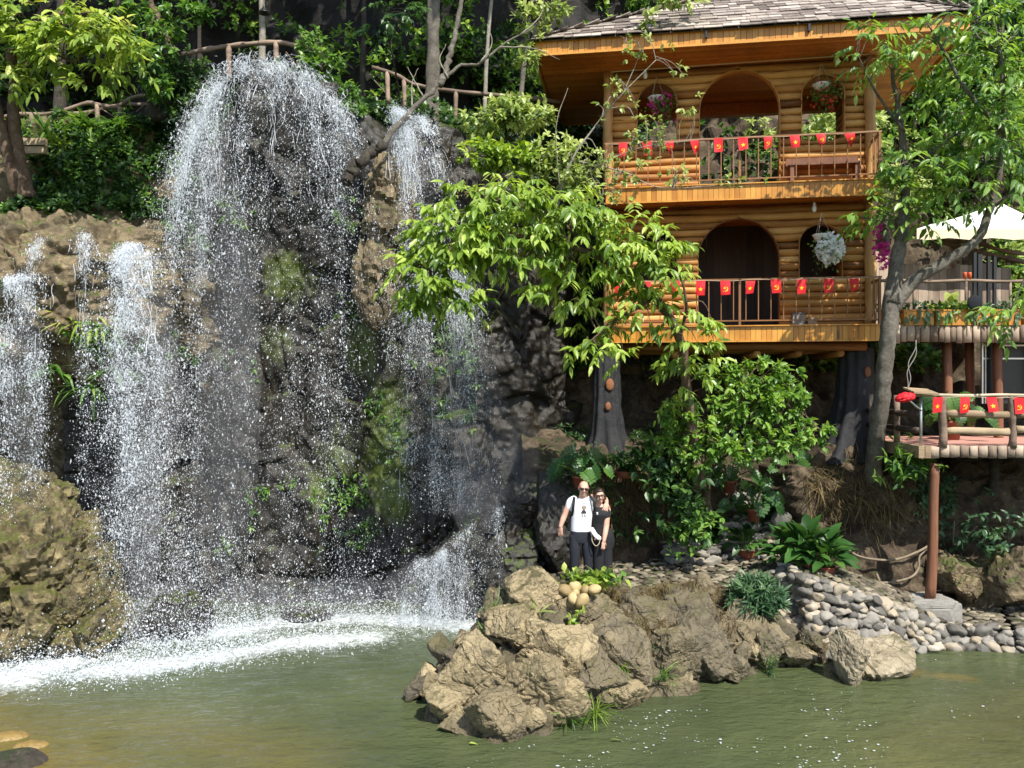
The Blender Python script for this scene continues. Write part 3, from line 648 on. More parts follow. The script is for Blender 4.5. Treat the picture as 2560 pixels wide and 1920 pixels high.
for k, (px, py, rx, ry, rz, back, ro) in enumerate((   # the big blocks one can make out, sizes in px
    (1195, 1700, 105, 85, 105, .1, (10, 38, 10)), (1120, 1740, 75, 60, 75, .05, (0, -20, 30)), (1325, 1500, 75, 70, 82, .28, (-10, 38, 0)), (1290, 1560, 80, 70, 70, .0, (20, 10, 40)), (1345, 1600, 70, 60, 60, .15, (0, 0, 20)),
    (1260, 1790, 80, 60, 75, .1, (0, 35, 0)), (1340, 1730, 85, 60, 95, .1, (0, 40, 10)), (1420, 1660, 85, 60, 110, .15, (0, 30, 0)), (1400, 1770, 70, 50, 60, .1, (0, 10, 30)), (1480, 1570, 110, 80, 90, .25, (-15, 20, 0)), (1500, 1690, 95, 60, 70, .12, (0, 12, 0)),
    (1590, 1660, 90, 60, 85, .15, (0, 20, 20)), (1600, 1560, 110, 70, 70, .3, (-20, 5, 0)), (1560, 1750, 70, 45, 45, .08, (0, 0, 10)), (1680, 1640, 80, 60, 80, .15, (0, -20, 0)), (1720, 1560, 100, 70, 65, .25, (-20, 0, 0)), (1780, 1640, 75, 55, 75, .12, (0, 20, 0)), (1690, 1715, 60, 40, 40, .06, (0, 0, 0)),
    (1860, 1600, 75, 55, 80, .15, (0, -15, 0)), (1930, 1630, 60, 50, 60, .1, (0, 10, 0)), (1840, 1685, 55, 40, 35, .05, (0, 0, 20)), (1985, 1640, 45, 40, 40, .05, (0, 0, 0)), (1085, 1790, 45, 40, 40, .02, (0, 0, 0)), (1160, 1830, 60, 45, 40, .05, (0, 20, 0)), (1470, 1530, 80, 50, 40, .35, (0, 0, 0)))):
    c = near_px(px, py, fpf); s_ = c[1] / F; c = c + np.array([0, back + .07, 0]); poly_rock(fr, c, (1.0 * rx * s_, 1.0 * ry * s_, 1.0 * rz * s_), 300 + k, 6 if rx > 75 else 5, 17, 90, .016, 0, .6, lean(*ro), (random.uniform(.42, .78) if px < 1430 or py > 1690 else random.uniform(.12, .42)))
gsel = rng.choice(np.where((fpf[:, 2] > -.05) & (fpf[:, 1] < 13.2) & (fpf[:, 2] < 1.2))[0], 70)
for k, i_ in enumerate(gsel):
    s_ = rng.uniform(.07, .2); poly_rock(fr, fpf[i_] + [0, .03, -.02], (s_ * 1.2, s_, s_ * rng.uniform(.7, 1.3)), 500 + k, 4, 15, 60, .01, 0, .6, rand_rot(1)[0], random.random())
tag(fr.build('foreground_rock', G['grey_rock'], None, False), 'big craggy grey and tan rock outcrop jutting into the pool in front of the couple', 'rock')

# --- terrace, ramp, landing (cobbled) and rubble walls
def strip_uv(a, b, size, jit=.25, ua=None):
    "rows of points between polylines a and b"
    a = smoothpts(a, 80); b = smoothpts(b, 80)
    L = .5 * (np.linalg.norm(np.diff(a, axis=0), axis=1).sum() + np.linalg.norm(np.diff(b, axis=0), axis=1).sum())
    Wd = np.linalg.norm(a - b, axis=1).mean()
    nr = max(1, int(round(Wd / size))); nc = int(L / size)
    out = []
    for r in range(nr):
        for c in range(nc):
            u = (c + .5 + .5 * (r % 2) + random.uniform(-jit, jit)) / nc; v = (r + .5 + random.uniform(-jit, jit)) / nr
            if not 0 <= u <= 1: continue
            k = u * 79; i = min(78, int(k)); f = k - i
            A = a[i] * (1 - f) + a[i + 1] * f; B = b[i] * (1 - f) + b[i + 1] * f
            d = a[i + 1] - a[i]
            out.append((A * (1 - v) + B * v, B - A, d))
    return out
def fill(a, b, n=60, m=8, dz=0.0, bulge=0.0):
    a = smoothpts(a, n); b = smoothpts(b, n); t = np.linspace(0, 1, m)
    q = a[:, None] * (1 - t)[None, :, None] + b[:, None] * t[None, :, None]; q[..., 2] += dz
    i = np.arange(n * m).reshape(n, m)
    return q.reshape(-1, 3), np.stack([i[:-1, :-1], i[1:, :-1], i[1:, 1:], i[:-1, 1:]], -1).reshape(-1, 4)
def place_stones(mb, items, sx, sy, sz, flat=True, rough=.2, sub=2, jr=.35):
    n = len(items); C = np.array([x[0] for x in items]); v = np.array([x[1] for x in items]); d = np.array([x[2] for x in items])
    ex = nrm(d + rng.normal(size=d.shape) * jr * np.linalg.norm(d, axis=1)[:, None]); nz = nrm(np.cross(v, d))
    nz[nz[:, 2] < 0] *= -1
    if not flat: nz = nrm(nz * .35 + UP)
    nz = nrm(nz + rng.normal(size=nz.shape) * (.06 if flat else .15)); ey = np.cross(nz, ex); ey = nrm(ey); ex = np.cross(ey, nz)
    Rm = np.stack([ex, ey, nz], -1)
    sc = rng.uniform(.72, 1.22, (n, 1)) * rng.uniform(.85, 1.15, (n, 3))
    stones(mb, C, np.array([[sx, sy, sz]]) * sc, Rm, sub, rough, 1.0 if not flat else .8)
front = [PG(1395, 1520, .9), PG(1470, 1500, .93), PG(1540, 1478, .95), PG(1700, 1468, .95), PG(1840, 1468, .95), P(1972, 1424, 13.9)]
back = [PG(1395, 1405, .95), PG(1470, 1400, .95), PG(1540, 1395, .95), PG(1700, 1382, .95), PG(1840, 1380, .95), P(2010, 1392, 15.0)]
wtop = [PG(1840, 1470, .93), P(1968, 1422, 13.8), P(1998, 1438, 13.2), P(2100, 1468, 12.95), P(2206, 1500, 13.0), P(2345, 1562, 13.2)]
wbot = [PG(1985, 1605, .03), PG(2020, 1640, 0), PG(2065, 1650, 0), PG(2140, 1648, -.02), PG(2240, 1642, -.02), PG(2385, 1624, -.02)]
rback = [P(1990, 1395, 14.9), P(2040, 1402, 14.5), P(2110, 1425, 14.1), P(2200, 1455, 14.05), P(2270, 1482, 14.1), P(2400, 1502, 14.3)]
ltop = [PG(2340, 1564, .3), PG(2440, 1568, .3), PG(2520, 1570, .3)]
lbot = [PG(2370, 1626, -.04), PG(2440, 1632, -.04), PG(2535, 1638, -.04)]
lback = [PG(2330, 1500, .3), PG(2420, 1495, .3), PG(2478, 1498, .3)]
rtop = [PG(2545, 1572, .3), PG(2640, 1575, .3), PG(2800, 1580, .3)]; rbot = [PG(2540, 1640, -.04), PG(2640, 1640, -.04), PG(2800, 1640, -.04)]
rbk = [PG(2492, 1500, .3), PG(2600, 1495, .3), PG(2740, 1490, .3)]
m = MB()
for a, b in ((front, back), (wtop[1:], rback[1:]), (ltop, lback), (rtop, rbk)):
    V_, Q_ = fill(a, b, dz=-.035); m.add(V_, [Q_], .15)
    place_stones(m, strip_uv(a, b, .155, .3), .1, .066, .034, True, .3, 2)
tag(m.build('paved_terrace', G['pave_stone'], None, True), kind='structure')
m = MB()
for a, b, cl in ((wtop, wbot, .195), (ltop, lbot, .19), (rtop, rbot, .2)):
    A2 = [x + np.array([0, .08, -.02]) for x in a]; B2 = [x + np.array([0, .12, -.02]) for x in b]
    V_, Q_ = fill(A2, B2, 60, 10); m.add(V_, [Q_], .05)
    place_stones(m, strip_uv(a, b, cl * .84, .2), cl * .64, cl * .6, cl * .46, False, .26, 3, .3)
    place_stones(m, strip_uv([x + np.array([0, .05, -.05]) for x in a], [x + np.array([0, .05, 0]) for x in b], cl * .7, .3), cl * .42, cl * .36, cl * .3, False, .2, 2, .5)
    place_stones(m, strip_uv(a, [x + np.array([0, .12, 0]) for x in a], .17, .2), .1, .085, .05, True, .2, 3)
tag(m.build('rubble_wall', G['wall_stone'], None, True), 'low retaining wall of piled pale river stones stepping down to the water', 'stone wall')
m = MB()
for (xa, xb, d, z0, z1) in ((1800, 2015, 15.35, .95, 1.62), (1830, 2020, 15.9, 1.62, 2.15), (1660, 1800, 15.0, .95, 1.25)):
    a = [np.array([(x - 1280) / F * d, d + .08 * math.sin(x), z1]) for x in np.linspace(xa, xb, 5)]
    b = [q * [1, 1, 0] + np.array([0, -.12, z0]) for q in a]
    V_, Q_ = fill([q + np.array([0, .1, 0]) for q in a], [q + np.array([0, .1, 0]) for q in b]); m.add(V_, [Q_], .05)
    place_stones(m, strip_uv(a, b, .13, .2), .13, .055, .08, False, .25, 3, .1)
    place_stones(m, strip_uv(a, [q + np.array([0, .6, 0]) for q in a], .2, .2), .13, .1, .035, True, .2, 2)
stones(m, [P(1950, 1298, 15.15)], [[.2, .1, .15]], None, 3, .15, .4)
tag(m.build('stone_steps', G['wall_stone'], None, True), 'tiered dry stone retaining steps holding the potted monsteras', 'stone steps')
# concrete footing
m = MB(); T, Fc = ICO[5]
q = np.sign(T) * np.abs(T) ** .35; q = q / np.abs(q).max(axis=1)[:, None] * .55 + q * .45
fo = P(2312, 1500, 13.75); fo[2] = .45
q = q * np.array([.5, .34, .2]) + fo; q += nrm(T) * (.035 * facet(q, 3, 5) + .02 * fbm(q * 8, 3, 2))[:, None]
m.add(q, [Fc]); tag(m.build('concrete_footing', G['concrete']), 'rough grey concrete footing under the tall brown deck post', 'footing')

# single boulders
def boulder(name, label, mat, parts, **kw):
    m = MB()
    for k, (c, r, a, ro) in enumerate(parts):
        if kw.get('poly'): poly_rock(m, c, np.asarray(r) * 1.18, kw.get('seed', 1) * 7 + k, 5, 17, 70, .016, ro, .62, None, random.random())
        else: blob(m, c, r, kw.get('sub', 6), a, kw.get('sc', 1), kw.get('seed', 1) + k * 3, ro, r=random.random())
    return tag(m.build(name, G[mat]), label, 'rock')
boulder('mossy_boulder', 'huge mossy golden boulder at the left edge under the falling spray', 'gold_rock',
        [(P(70, 1440, 13.4), (1.35, 1.0, 1.55), .32, .2), (P(-40, 1330, 13.7), (1.2, 1.0, 1.3), .3, .5), (P(170, 1560, 13.2), (.95, .8, .9), .25, 0), (P(30, 1640, 13.2), (1.4, .9, .6), .25, .3)], seed=4, sc=1.5)
boulder('wet_boulder', 'dark wet boulder being splashed at the foot of the wide waterfall', 'wet_cliff', [(P(440, 1560, 13.9), (.52, .5, .48), .14, .3), (P(380, 1600, 13.8), (.4, .4, .3), .12, .3)], seed=8, sc=1.6, sub=5)
boulder('wet_stone', 'low dark stone in the foam line below the moss patches', 'wet_cliff', [(P(765, 1540, 14.7), (.5, .35, .16), .1, .1)], seed=12, sc=1.8, sub=5)
boulder('pointed_stone', 'pale pointed stone standing in the water against the rubble wall', 'pale_rock', [(PG(2150, 1660, .08), (.46, .36, .42), .1, .4), (PG(2125, 1650, .3), (.2, .22, .42), .08, .2), (PG(2200, 1672, -.02), (.42, .28, .22), .1, .2)], seed=15, sc=1.9, sub=5, poly=1)
boulder('cascade_rock', 'dark wet ledge rock where the right hand fall breaks beside the couple', 'wet_cliff',
        [(P(1330, 1260, 14.9), (.5, .5, .4), .18, .2), (P(1290, 1400, 14.7), (.6, .6, .7), .2, .3), (P(1400, 1340, 14.6), (.5, .4, .9), .2, .3), (P(1200, 1480, 14.9), (.7, .4, .5), .2, .1), (P(1170, 1420, 15.2), (.6, .4, .9), .2, .1)], seed=18, sc=1.3, sub=5, poly=1)
for px, py, r, lab in ((20, 1848, .2, 'yellow stone just breaking the water in the lower left corner'), (75, 1868, .17, 'flat ochre stone half sunk beside the lower left yellow stone'), (30, 1915, .3, 'brown wet stone at the very bottom left corner of the pool')):
    boulder('shore_stone', lab, 'ochre_stone' if r < .25 else 'bark_dark', [(PG(px, py, -.03), (r * 1.3, r * .8, r * .5), .03, .2)], seed=int(px), sc=2, sub=4)
for px, py, d, r, lab in ((2330, 1350 + 90, 14.6, .4, 'jagged tan rock lying behind the brown deck post'), (2545, 1440, 14.3, .55, 'rounded brown boulder at the right edge below the deck'), (2420, 1465, 14.2, .22, 'small wedge shaped rock beside the rounded brown boulder')):
    boulder('bank_rock', lab, 'tan_rock', [(P(px + 60 * (px < 2400), py, d), (r * 1.2, r, r * .9), .12, .3)], seed=int(px), sc=1.8, sub=5, poly=1)
for k, (px, py, d, r) in enumerate(((1020 + 352, 1470, 11.9, .085), (1412, 1475, 11.8, .1), (1440, 1466, 11.85, .09), (1462, 1476, 11.75, .075), (1484, 1474, 11.7, .095), (1437, 1482, 11.75, .07), (1432, 1497, 11.65, .075), (1455, 1503, 11.6, .105))):
    m = MB(); stones(m, [P(px, py, d - .1)], [[r * 1.15, r * .9, r * .75]], rand_rot(1), 3, .06, .2)
    lab = ['yellowish cobble at the left end of the row edging the plant', 'upright brown cobble second from the left below the plant', 'flat topped cobble in the upper middle of the little cobble edging', 'small cobble wedged between two larger ones under the plant', 'long yellow cobble at the right end of the plant edging', 'small dark cobble in the second row of the plant edging', 'pale yellow cobble at the lower left of the edging', 'largest egg shaped cobble lowest in the plant edging'][k]
    tag(m.build('cobble', G['round_stone'], None, True), lab, 'cobble', 'round cobbles edging the plant on the rock')
# ---------- log house ----------
HL = (1.852, 15.9, 5.0); HA = R(-8.9); HZ = 5.0
house = thing('log_house', 'two storey varnished log pavilion with arched openings, balconies and a hipped shingle roof', 'house', HL, HA)
HW, HD = 5.15, 2.95     # width, depth of the back wall
WY = .7                 # front wall plane
def hl(p):
    "house local -> world"
    c, s = math.cos(HA), math.sin(HA); p = np.asarray(p, float)
    return np.array([HL[0] + c * p[0] - s * p[1], HL[1] + s * p[0] + c * p[1], HZ + p[2]])
def logwall(mb, s0, s1, z0, z1, ops, mp, pitch=.148):
    n = max(1, round((z1 - z0) / pitch)); ph = (z1 - z0) / n; r0 = ph * .515; NV = 10
    ang = np.arange(NV) * 2 * math.pi / NV
    def lim(o, z, side):
        a, b, zb, zt = o; rr = (b - a) / 2; zc = zt - rr; mid = (a + b) / 2
        if z < zb or z > zt: return mid
        hw = rr if z <= zc else math.sqrt(max(0, rr * rr - (z - zc) ** 2))
        return mid - hw if side < 0 else mid + hw
    for k in range(n):
        zc = z0 + (k + .5) * ph
        zz = zc + r0 * np.sin(ang)
        cut = [o for o in ops if zc + r0 > o[2] + .02 and zc - r0 < o[3]]
        bounds = [(None, cut[0] if cut else None)] + [(cut[i], cut[i + 1] if i + 1 < len(cut) else None) for i in range(len(cut))]
        rv = random.random()
        for a, b in bounds:
            L0 = np.array([s0 - .0 if a is None else lim(a, z, 1) for z in zz]); L1 = np.array([s1 if b is None else lim(b, z, -1) for z in zz])
            if (L1 - L0).max() < .02: continue
            ln = (L1 - L0).mean(); m = max(3, int(ln / .16)); t = np.linspace(0, 1, m)
            off = random.uniform(0, 50)
            rad = r0 * (1 + .13 * vn(np.stack([t * ln * 1.6 + off, 0 * t, 0 * t], 1), 3) + .03 * rng.normal(size=m))
            dz = .012 * vn(np.stack([t * ln * .9 + off, 0 * t + 9, 0 * t], 1), 5); dy = .02 * vn(np.stack([t * ln * .9 + off, 0 * t + 4, 0 * t], 1), 6)
            S = L0[None] + (L1 - L0)[None] * t[:, None]
            Zz = zc + dz[:, None] + rad[:, None] * np.sin(ang)[None]; Yy = dy[:, None] - rad[:, None] * np.cos(ang)[None] * 1.0
            V = mp(S, Yy, Zz).reshape(-1, 3)
            i = np.arange(m - 1)[:, None] * NV + np.arange(NV)[None]; j = np.arange(m - 1)[:, None] * NV + (np.arange(NV)[None] + 1) % NV
            fs = [np.stack([i, i + NV, j + NV, j], -1).reshape(-1, 4), np.array([list(range(NV)), [(m - 1) * NV + q for q in reversed(range(NV))]])]
            mb.add(V, fs, min(1, max(0, rv + random.uniform(-.25, .25))))
front_map = lambda S, Y, Z: np.stack([S, WY + Y, Z], -1)
UO = [(.614, 1.418, 9.13 - HZ, 10.44 - HZ), (1.859, 3.428, 8.1 - HZ, 10.6 - HZ), (3.836, 4.655, 9.11 - HZ, 10.42 - HZ)]
LO = [(.614, 1.418, 6.41 - HZ, 7.47 - HZ), (1.83, 3.42, 5.3 - HZ, 7.62 - HZ), (3.79, 4.61, 6.41 - HZ, 7.47 - HZ)]
for z0, z1, ops in ((5.41 - HZ, 7.86 - HZ, LO), (8.15 - HZ, 10.7 - HZ, UO)):
    m = MB(); logwall(m, .06, HW - .06, z0, z1, ops, front_map)
    w_ = m.build('front_wall', G['log'], house, True)
    m = MB()
    for a, b, zb, zt in ops:
        rr = (b - a) / 2; zc = zt - rr; mid = (a + b) / 2
        pts = [(a, zb)] + [(a, zb + (zc - zb) * k / 4) for k in (1, 2, 3)] + [(mid - rr * math.cos(x), zc + rr * math.sin(x)) for x in np.linspace(0, math.pi, 25)] + [(b, zc - (zc - zb) * k / 4) for k in (1, 2, 3)] + [(b, zb)]
        pts = np.array(pts); c0 = np.array([mid, zc])
        inn = pts.copy(); d = pts - np.stack([np.full(len(pts), mid), np.maximum(zb, np.minimum(pts[:, 1], zc))], 1); inn = pts - nrm(d) * .011; out_ = pts + nrm(d) * .008
        n = len(pts); V = []
        for q, y in ((out_, WY - .066), (inn, WY - .066), (inn, WY + .09), (out_, WY + .09)):
            V.append(np.stack([q[:, 0], np.full(n, y), q[:, 1]], 1))
        V = np.concatenate(V); i = np.arange(n - 1)
        fs = [np.stack([i + n * k, i + 1 + n * k, i + 1 + n * ((k + 1) % 4), i + n * ((k + 1) % 4)], 1) for k in range(4)]
        m.add(V, fs, random.random())
    m.build('arch_trim', G['log'], w_)
    for nm, xx in (('side_wall', .06), ('side_wall', HW - .06)):
        m = MB(); logwall(m, WY + .1, HD, z0, z1, [(1.35, 2.2, z0 + .95, z0 + 2.15)], lambda S, Y, Z, xx=xx: np.stack([xx + Y, S, Z], -1))
        m.build(nm, G['log'], house, True)
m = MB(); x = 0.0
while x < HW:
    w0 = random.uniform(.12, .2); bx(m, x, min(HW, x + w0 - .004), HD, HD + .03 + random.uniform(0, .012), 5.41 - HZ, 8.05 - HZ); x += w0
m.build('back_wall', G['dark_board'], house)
m = MB(); bx(m, .02, HW - .02, HD - .12, HD + .08, 10.42 - HZ, 10.69 - HZ)
m.build('back_lintel', G['soffit_wood'], house)
for x, y in ((.03, WY - .06), (HW - .02, WY - .06), (.03, HD), (HW - .02, HD)):
    for z0, z1 in ((5.42, 7.86), (8.16, 10.7)):
        m = MB(); n = 16; t = np.linspace(0, 1, n)
        tube(m, np.stack([x + .012 * np.sin(t * 9 + x), y + 0 * t, z0 - HZ + (z1 - z0) * t], 1), .105 + .008 * rng.normal(size=n), 14)
        m.build('corner_post', G['post_log'], house, True)
def boards(mb, a, b, z0, z1, wd, th, nrm_):
    a = np.array(a, float); b = np.array(b, float); L = np.linalg.norm(b - a); n = round(L / wd); d = (b - a) / L
    ang = math.atan2(d[1], d[0])
    for k in range(n):
        c = a + d * L * (k + .5) / n + np.array(nrm_[:2]) * (th / 2 + random.uniform(0, .004))
        box(mb, (c[0], c[1], (z0 + z1) / 2), (L / n - .006, th, z1 - z0), Matrix.Rotation(ang, 3, 'Z'))
for zt, zb in ((5.41, 5.14), (8.15, 7.88)):
    zt -= HZ; zb -= HZ
    m = MB(); bx(m, .03, HW - .03, .03, HD, zb + .05, zt - .012)
    m.build('balcony_floor', G['soffit_wood'], house)
    m = MB(); y = .03
    while y < HD - .05:
        bx(m, .02, HW - .02, y, y + .094, zb + .025, zb + .048); y += .1
    m.build('balcony_soffit', G['soffit_wood'], house)
    m = MB()
    boards(m, (0, .03), (HW, .03), zb, zt, .1, .028, (0, -1, 0)); boards(m, (HW - .03, .03), (HW - .03, HD), zb, zt, .1, .028, (1, 0, 0)); boards(m, (.03, HD), (.03, .03), zb, zt, .1, .028, (-1, 0, 0))
    bx(m, -.035, HW + .035, -.045, -.008, zt + .001, zt + .022); bx(m, -.03, HW + .03, -.03, -.002, zb - .03, zb - .003)
    m.build('balcony_fascia', G['board'], house)
m = MB()
for y, z in ((.45, 5.03), (1.2, 5.03), (2.2, 5.03)):
    tube(m, [(.15, y, z - HZ), (2.6, y, z - HZ + .01), (HW - .15, y, z - HZ)], .085, 10)
for x in np.linspace(.6, HW - .6, 6): tube(m, [(x, .5, 4.9 - HZ), (x, HD, 4.9 - HZ)], .07, 8)
m.build('floor_joists', G['log'], house, True)
for zt in (5.41, 8.15):
    z = zt - HZ; m = MB(); h = .89
    for x, y in ((.02, .03), (HW - .02, .03), (HW / 2, .03)): bx(m, x - .022, x + .022, y - .022, y + .022, z + .02, z + h)
    for x in (.02, HW - .02):
        bx(m, x - .018, x + .018, .055, WY - .05, z + h - .035, z + h); bx(m, x - .012, x + .012, .055, WY - .05, z + .1, z + .125)
        for y in np.linspace(.14, WY - .14, 5): bx(m, x - .008, x + .008, y - .008, y + .008, z + .125, z + h - .035)
    bx(m, -.02, HW + .02, .012, .052, z + h + .001, z + h + .036); bx(m, .045, HW - .045, .018, .042, z + .1, z + .125)
    for x in np.linspace(.13, HW - .13, 22):
        if abs(x - HW / 2) > .06: bx(m, x - .009, x + .009, .021, .039, z + .125, z + h)
    m.build('railing', G['rail_steel'], house)
# roof
EX0, EX1, EY0, EY1, EZ = -1.33, 6.5, -.45, 3.75, 10.98 - HZ
R0, R1 = np.array([2.2, 1.65, 12.55 - HZ]), np.array([4.5, 1.65, 12.55 - HZ])
m = MB(); y = EY0
while y < EY1 - .02:
    bx(m, EX0 + .02, EX1 - .02, y, y + .088, 10.705 - HZ, 10.725 - HZ); y += .093
bx(m, EX0 + .03, EX1 - .03, EY0 + .03, EY1 - .03, 10.73 - HZ, 10.78 - HZ)
m.build('roof_soffit', G['soffit_wood'], house)
m = MB(); c4 = [(EX0, EY0), (EX1, EY0), (EX1, EY1), (EX0, EY1)]
for (a, b), nn in zip(((0, 1), (1, 2), (2, 3), (3, 0)), ((0, -1, 0), (1, 0, 0), (0, 1, 0), (-1, 0, 0))):
    boards(m, c4[a], c4[b], 10.7 - HZ, 10.95 - HZ, .105, .028, nn)
    a_, b_ = np.array(c4[a]), np.array(c4[b]); d = (b_ - a_) / np.linalg.norm(b_ - a_); n2 = np.array(nn[:2])
    for zz, th in ((10.69, .04), (10.945, .035)):
        cc = (a_ + b_) / 2 + n2 * .035; box(m, (cc[0], cc[1], zz - HZ), (np.linalg.norm(b_ - a_) + .07, .03, th), Matrix.Rotation(math.atan2(d[1], d[0]), 3, 'Z'))
m.build('roof_fascia', G['board'], house)
roof = MB()
ov = .09; E = [np.array([EX0 - ov, EY0 - ov, EZ - .02]), np.array([EX1 + ov, EY0 - ov, EZ - .02]), np.array([EX1 + ov, EY1 + ov, EZ - .02]), np.array([EX0 - ov, EY1 + ov, EZ - .02])]
V_ = np.array(E + [R0, R1]) - [0, 0, .03]; roof.add(V_, [np.array([[0, 1, 5, 4], [2, 3, 4, 5]]), np.array([[1, 2, 5], [3, 0, 4]])], .1)
for (e0, e1, r0, r1) in ((E[0], E[1], R0, R1), (E[1], E[2], R1, R1), (E[2], E[3], R1, R0), (E[3], E[0], R0, R0)):
    nr = 12; nn = np.cross(e1 - e0, (r0 + r1) / 2 - e0); nn /= np.linalg.norm(nn)
    for k in range(nr):
        t0 = k / nr; A = e0 + (r0 - e0) * t0; B = e1 + (r1 - e1) * t0; L = np.linalg.norm(B - A); d = (B - A) / max(L, 1e-6)
        up = ((r0 + r1) / 2 - (e0 + e1) / 2) / nr; ul = np.linalg.norm(up); up = np.cross(nn, d)
        x = 0.0
        while x < L - .05:
            w0 = min(random.uniform(.16, .42), L - x)
            c = A + d * (x + w0 / 2) + up * (ul * .72 - .035 + random.uniform(-.02, .02)) + nn * (.018 + random.uniform(0, .016))
            M3 = np.stack([d, up, nn], 1) @ np.asarray(Matrix.Rotation(R(-3.6 + random.uniform(-1.2, 1.2)), 3, 'X') @ Matrix.Rotation(R(random.uniform(-1.2, 1.2)), 3, 'Z'))
            box(roof, c, (w0 - .008, ul * 1.5, .016), M3); x += w0
tube(roof, [R0, (R0 + R1) / 2, R1], .06, 6)
for e, r_ in ((E[0], R0), (E[1], R1), (E[2], R1), (E[3], R0)):
    for k in range(14):
        c = e + (r_ - e) * (k + .5) / 14; d = nrm(r_ - e); s_ = nrm(np.cross(d, UP)); box(roof, c + np.array([0, 0, .045]), (.28, .2, .02), np.stack([d, s_, np.cross(d, s_)], 1))
roof.build('roof', G['shingle'], house)
for s_, z in ((1.9, 10.9), (3.75, 10.9)):
    m = MB(); bx(m, s_ - .02, s_ + .02, EY0 - .1, EY0 - .03, z - HZ - .1, z - HZ + .03); m.build('gutter_bracket', G['black_metal'], house)
m = MB(); tube(m, [(.1, .42, 10.63 - HZ), (2.6, .42, 10.66 - HZ), (HW - .1, .42, 10.68 - HZ)], .012, 6); m.build('curtain_wire', G['cord'], house)
# bulbs under the soffits
for s_, z, lab in ((4.02, 7.84, 'white bulb hanging under the upper balcony by the lower right arch'), (4.45, 10.68, 'white bulb under the roof soffit above the upper right arch'), (.78, 10.62, 'white bulb under the roof soffit above the upper left arch')):
    o = thing('light_bulb', lab, 'lamp', hl((s_, .35, z - HZ)), HA, 'bare bulbs under the soffits')
    m = MB(); lathe(m, [(.0, -.2), (.03, -.19), (.042, -.15), (.04, -.1), (.024, -.07)], n=12); m.build('bulb', G['glass_lamp'], o, True)
    m = MB(); lathe(m, [(.026, -.08), (.028, -.03), (.012, 0), (.0, .0)], n=12); m.build('socket', G['white_paint'], o, True)
# bench on the upper balcony
bn = thing('bench', 'long brown wooden bench on the upper balcony below the right arch', 'bench', hl((4.2, .42, 8.15 - HZ)), HA)
m = MB(); bx(m, -.66, .66, -.14, .14, .4, .44); m.build('seat', G['brown_pole'], bn)
m = MB(); bx(m, -.68, .68, .12, .16, .46, .6); m.build('backrest', G['brown_pole'], bn)
for s_ in (-.6, .6):
    m = MB(); bx(m, s_ - .035, s_ + .035, -.12, .12, .0, .398); m.build('leg', G['brown_pole'], bn)
bxo = thing('storage_box', 'small grey box on the lower balcony floor beside the door arch', 'box', hl((3.72, .4, 5.42 - HZ)), HA)
m = MB(); bx(m, -.11, .11, -.1, .1, 0, .24); m.build('carton', G['concrete'], bxo); m = MB(); bx(m, -.12, .12, -.11, .11, .241, .27); m.build('lid', G['grey_pot'], bxo)
m = MB(); bx(m, -.09, .09, -.09, .09, .0, .17); o = m.build('step_stool', G['weathered']); o.location = hl((3.98, .45, 5.42 - HZ)); tag(o, 'low brown wooden block on the lower balcony right of the grey box', 'stool')

# ---------- bunting ----------
def flag_map(w, h, ph, fold, sway):
    def f(u, v, out=0.0):
        u = np.asarray(u, float); v = np.asarray(v, float)
        x = (u - .5) * w * (1 - fold * v * .75) + sway * v * h + fold * .25 * w * v
        y = -.028 + .014 * np.sin(u * 5 + ph + v * 2) * v - .02 * np.sin(v * 2.4 + ph) * v - fold * .1 * v * u - out
        z = -v * h * (1 - fold * .45 * u)
        return np.stack([x, y, z], -1)
    return f
def flag(parent, x, z, y, kind, w=.185, h=.27, fold=0.0):
    w *= random.uniform(.9, 1.05); h *= random.uniform(.9, 1.06); z = z - random.uniform(.0, .035); fm = flag_map(w, h, random.uniform(0, 6), fold + random.uniform(0, .22), random.uniform(-.14, .14))
    U, V = np.meshgrid(np.linspace(0, 1, 7), np.linspace(0, 1, 9), indexing='ij')
    q = fm(U, V) + np.array([x, y, z]); i = np.arange(63).reshape(7, 9)
    m = MB(); m.add(q.reshape(-1, 3), [np.stack([i[:-1, :-1], i[1:, :-1], i[1:, 1:], i[:-1, 1:]], -1).reshape(-1, 4)], random.random())
    fo = m.build('flag', G['flag_red'], parent, True)
    m = MB(); cu, cv = .5, .6; s = .27; asp = w / h
    def em(pts, faces):
        pts = np.asarray(pts, float); m.add(fm(cu + pts[:, 0] * s, cv - pts[:, 1] * s * asp, .004) + np.array([x, y, z]), faces, .5)
    if kind == 'star':
        a = np.array([math.pi / 2 + k * math.pi / 5 for k in range(10)]); r_ = np.where(np.arange(10) % 2 == 0, 1.0, .4)
        em(np.concatenate([np.stack([r_ * np.cos(a), r_ * np.sin(a)], 1), [[0, 0]]]), [np.array([[k, (k + 1) % 10, 10] for k in range(10)])])
    else:
        a = np.linspace(R(-135), R(95), 16); wd = .3 * np.sin(np.linspace(.25, math.pi - .02, 16)) ** .8
        o_ = np.stack([np.cos(a) * .95, np.sin(a) * .95], 1); n_ = np.stack([np.cos(a) * (.95 - wd), np.sin(a) * (.95 - wd)], 1)
        em(np.concatenate([o_, n_]), [np.array([[k, k + 1, k + 17, k + 16] for k in range(15)])])
        em([(-.62, -.72), (-.5, -.6), (-.95, -1.0), (-1.05, -.9)], [np.array([[0, 1, 2, 3]])])
        em([(-.42, .55), (-.28, .68), (.82, -.72), (.68, -.86)], [np.array([[0, 1, 2, 3]])])
        em([(-.8, .32), (-.5, .05), (.0, .62), (-.3, .9)], [np.array([[0, 1, 2, 3]])])
    m.build('emblem', G['flag_yellow'], fo)
    return fo
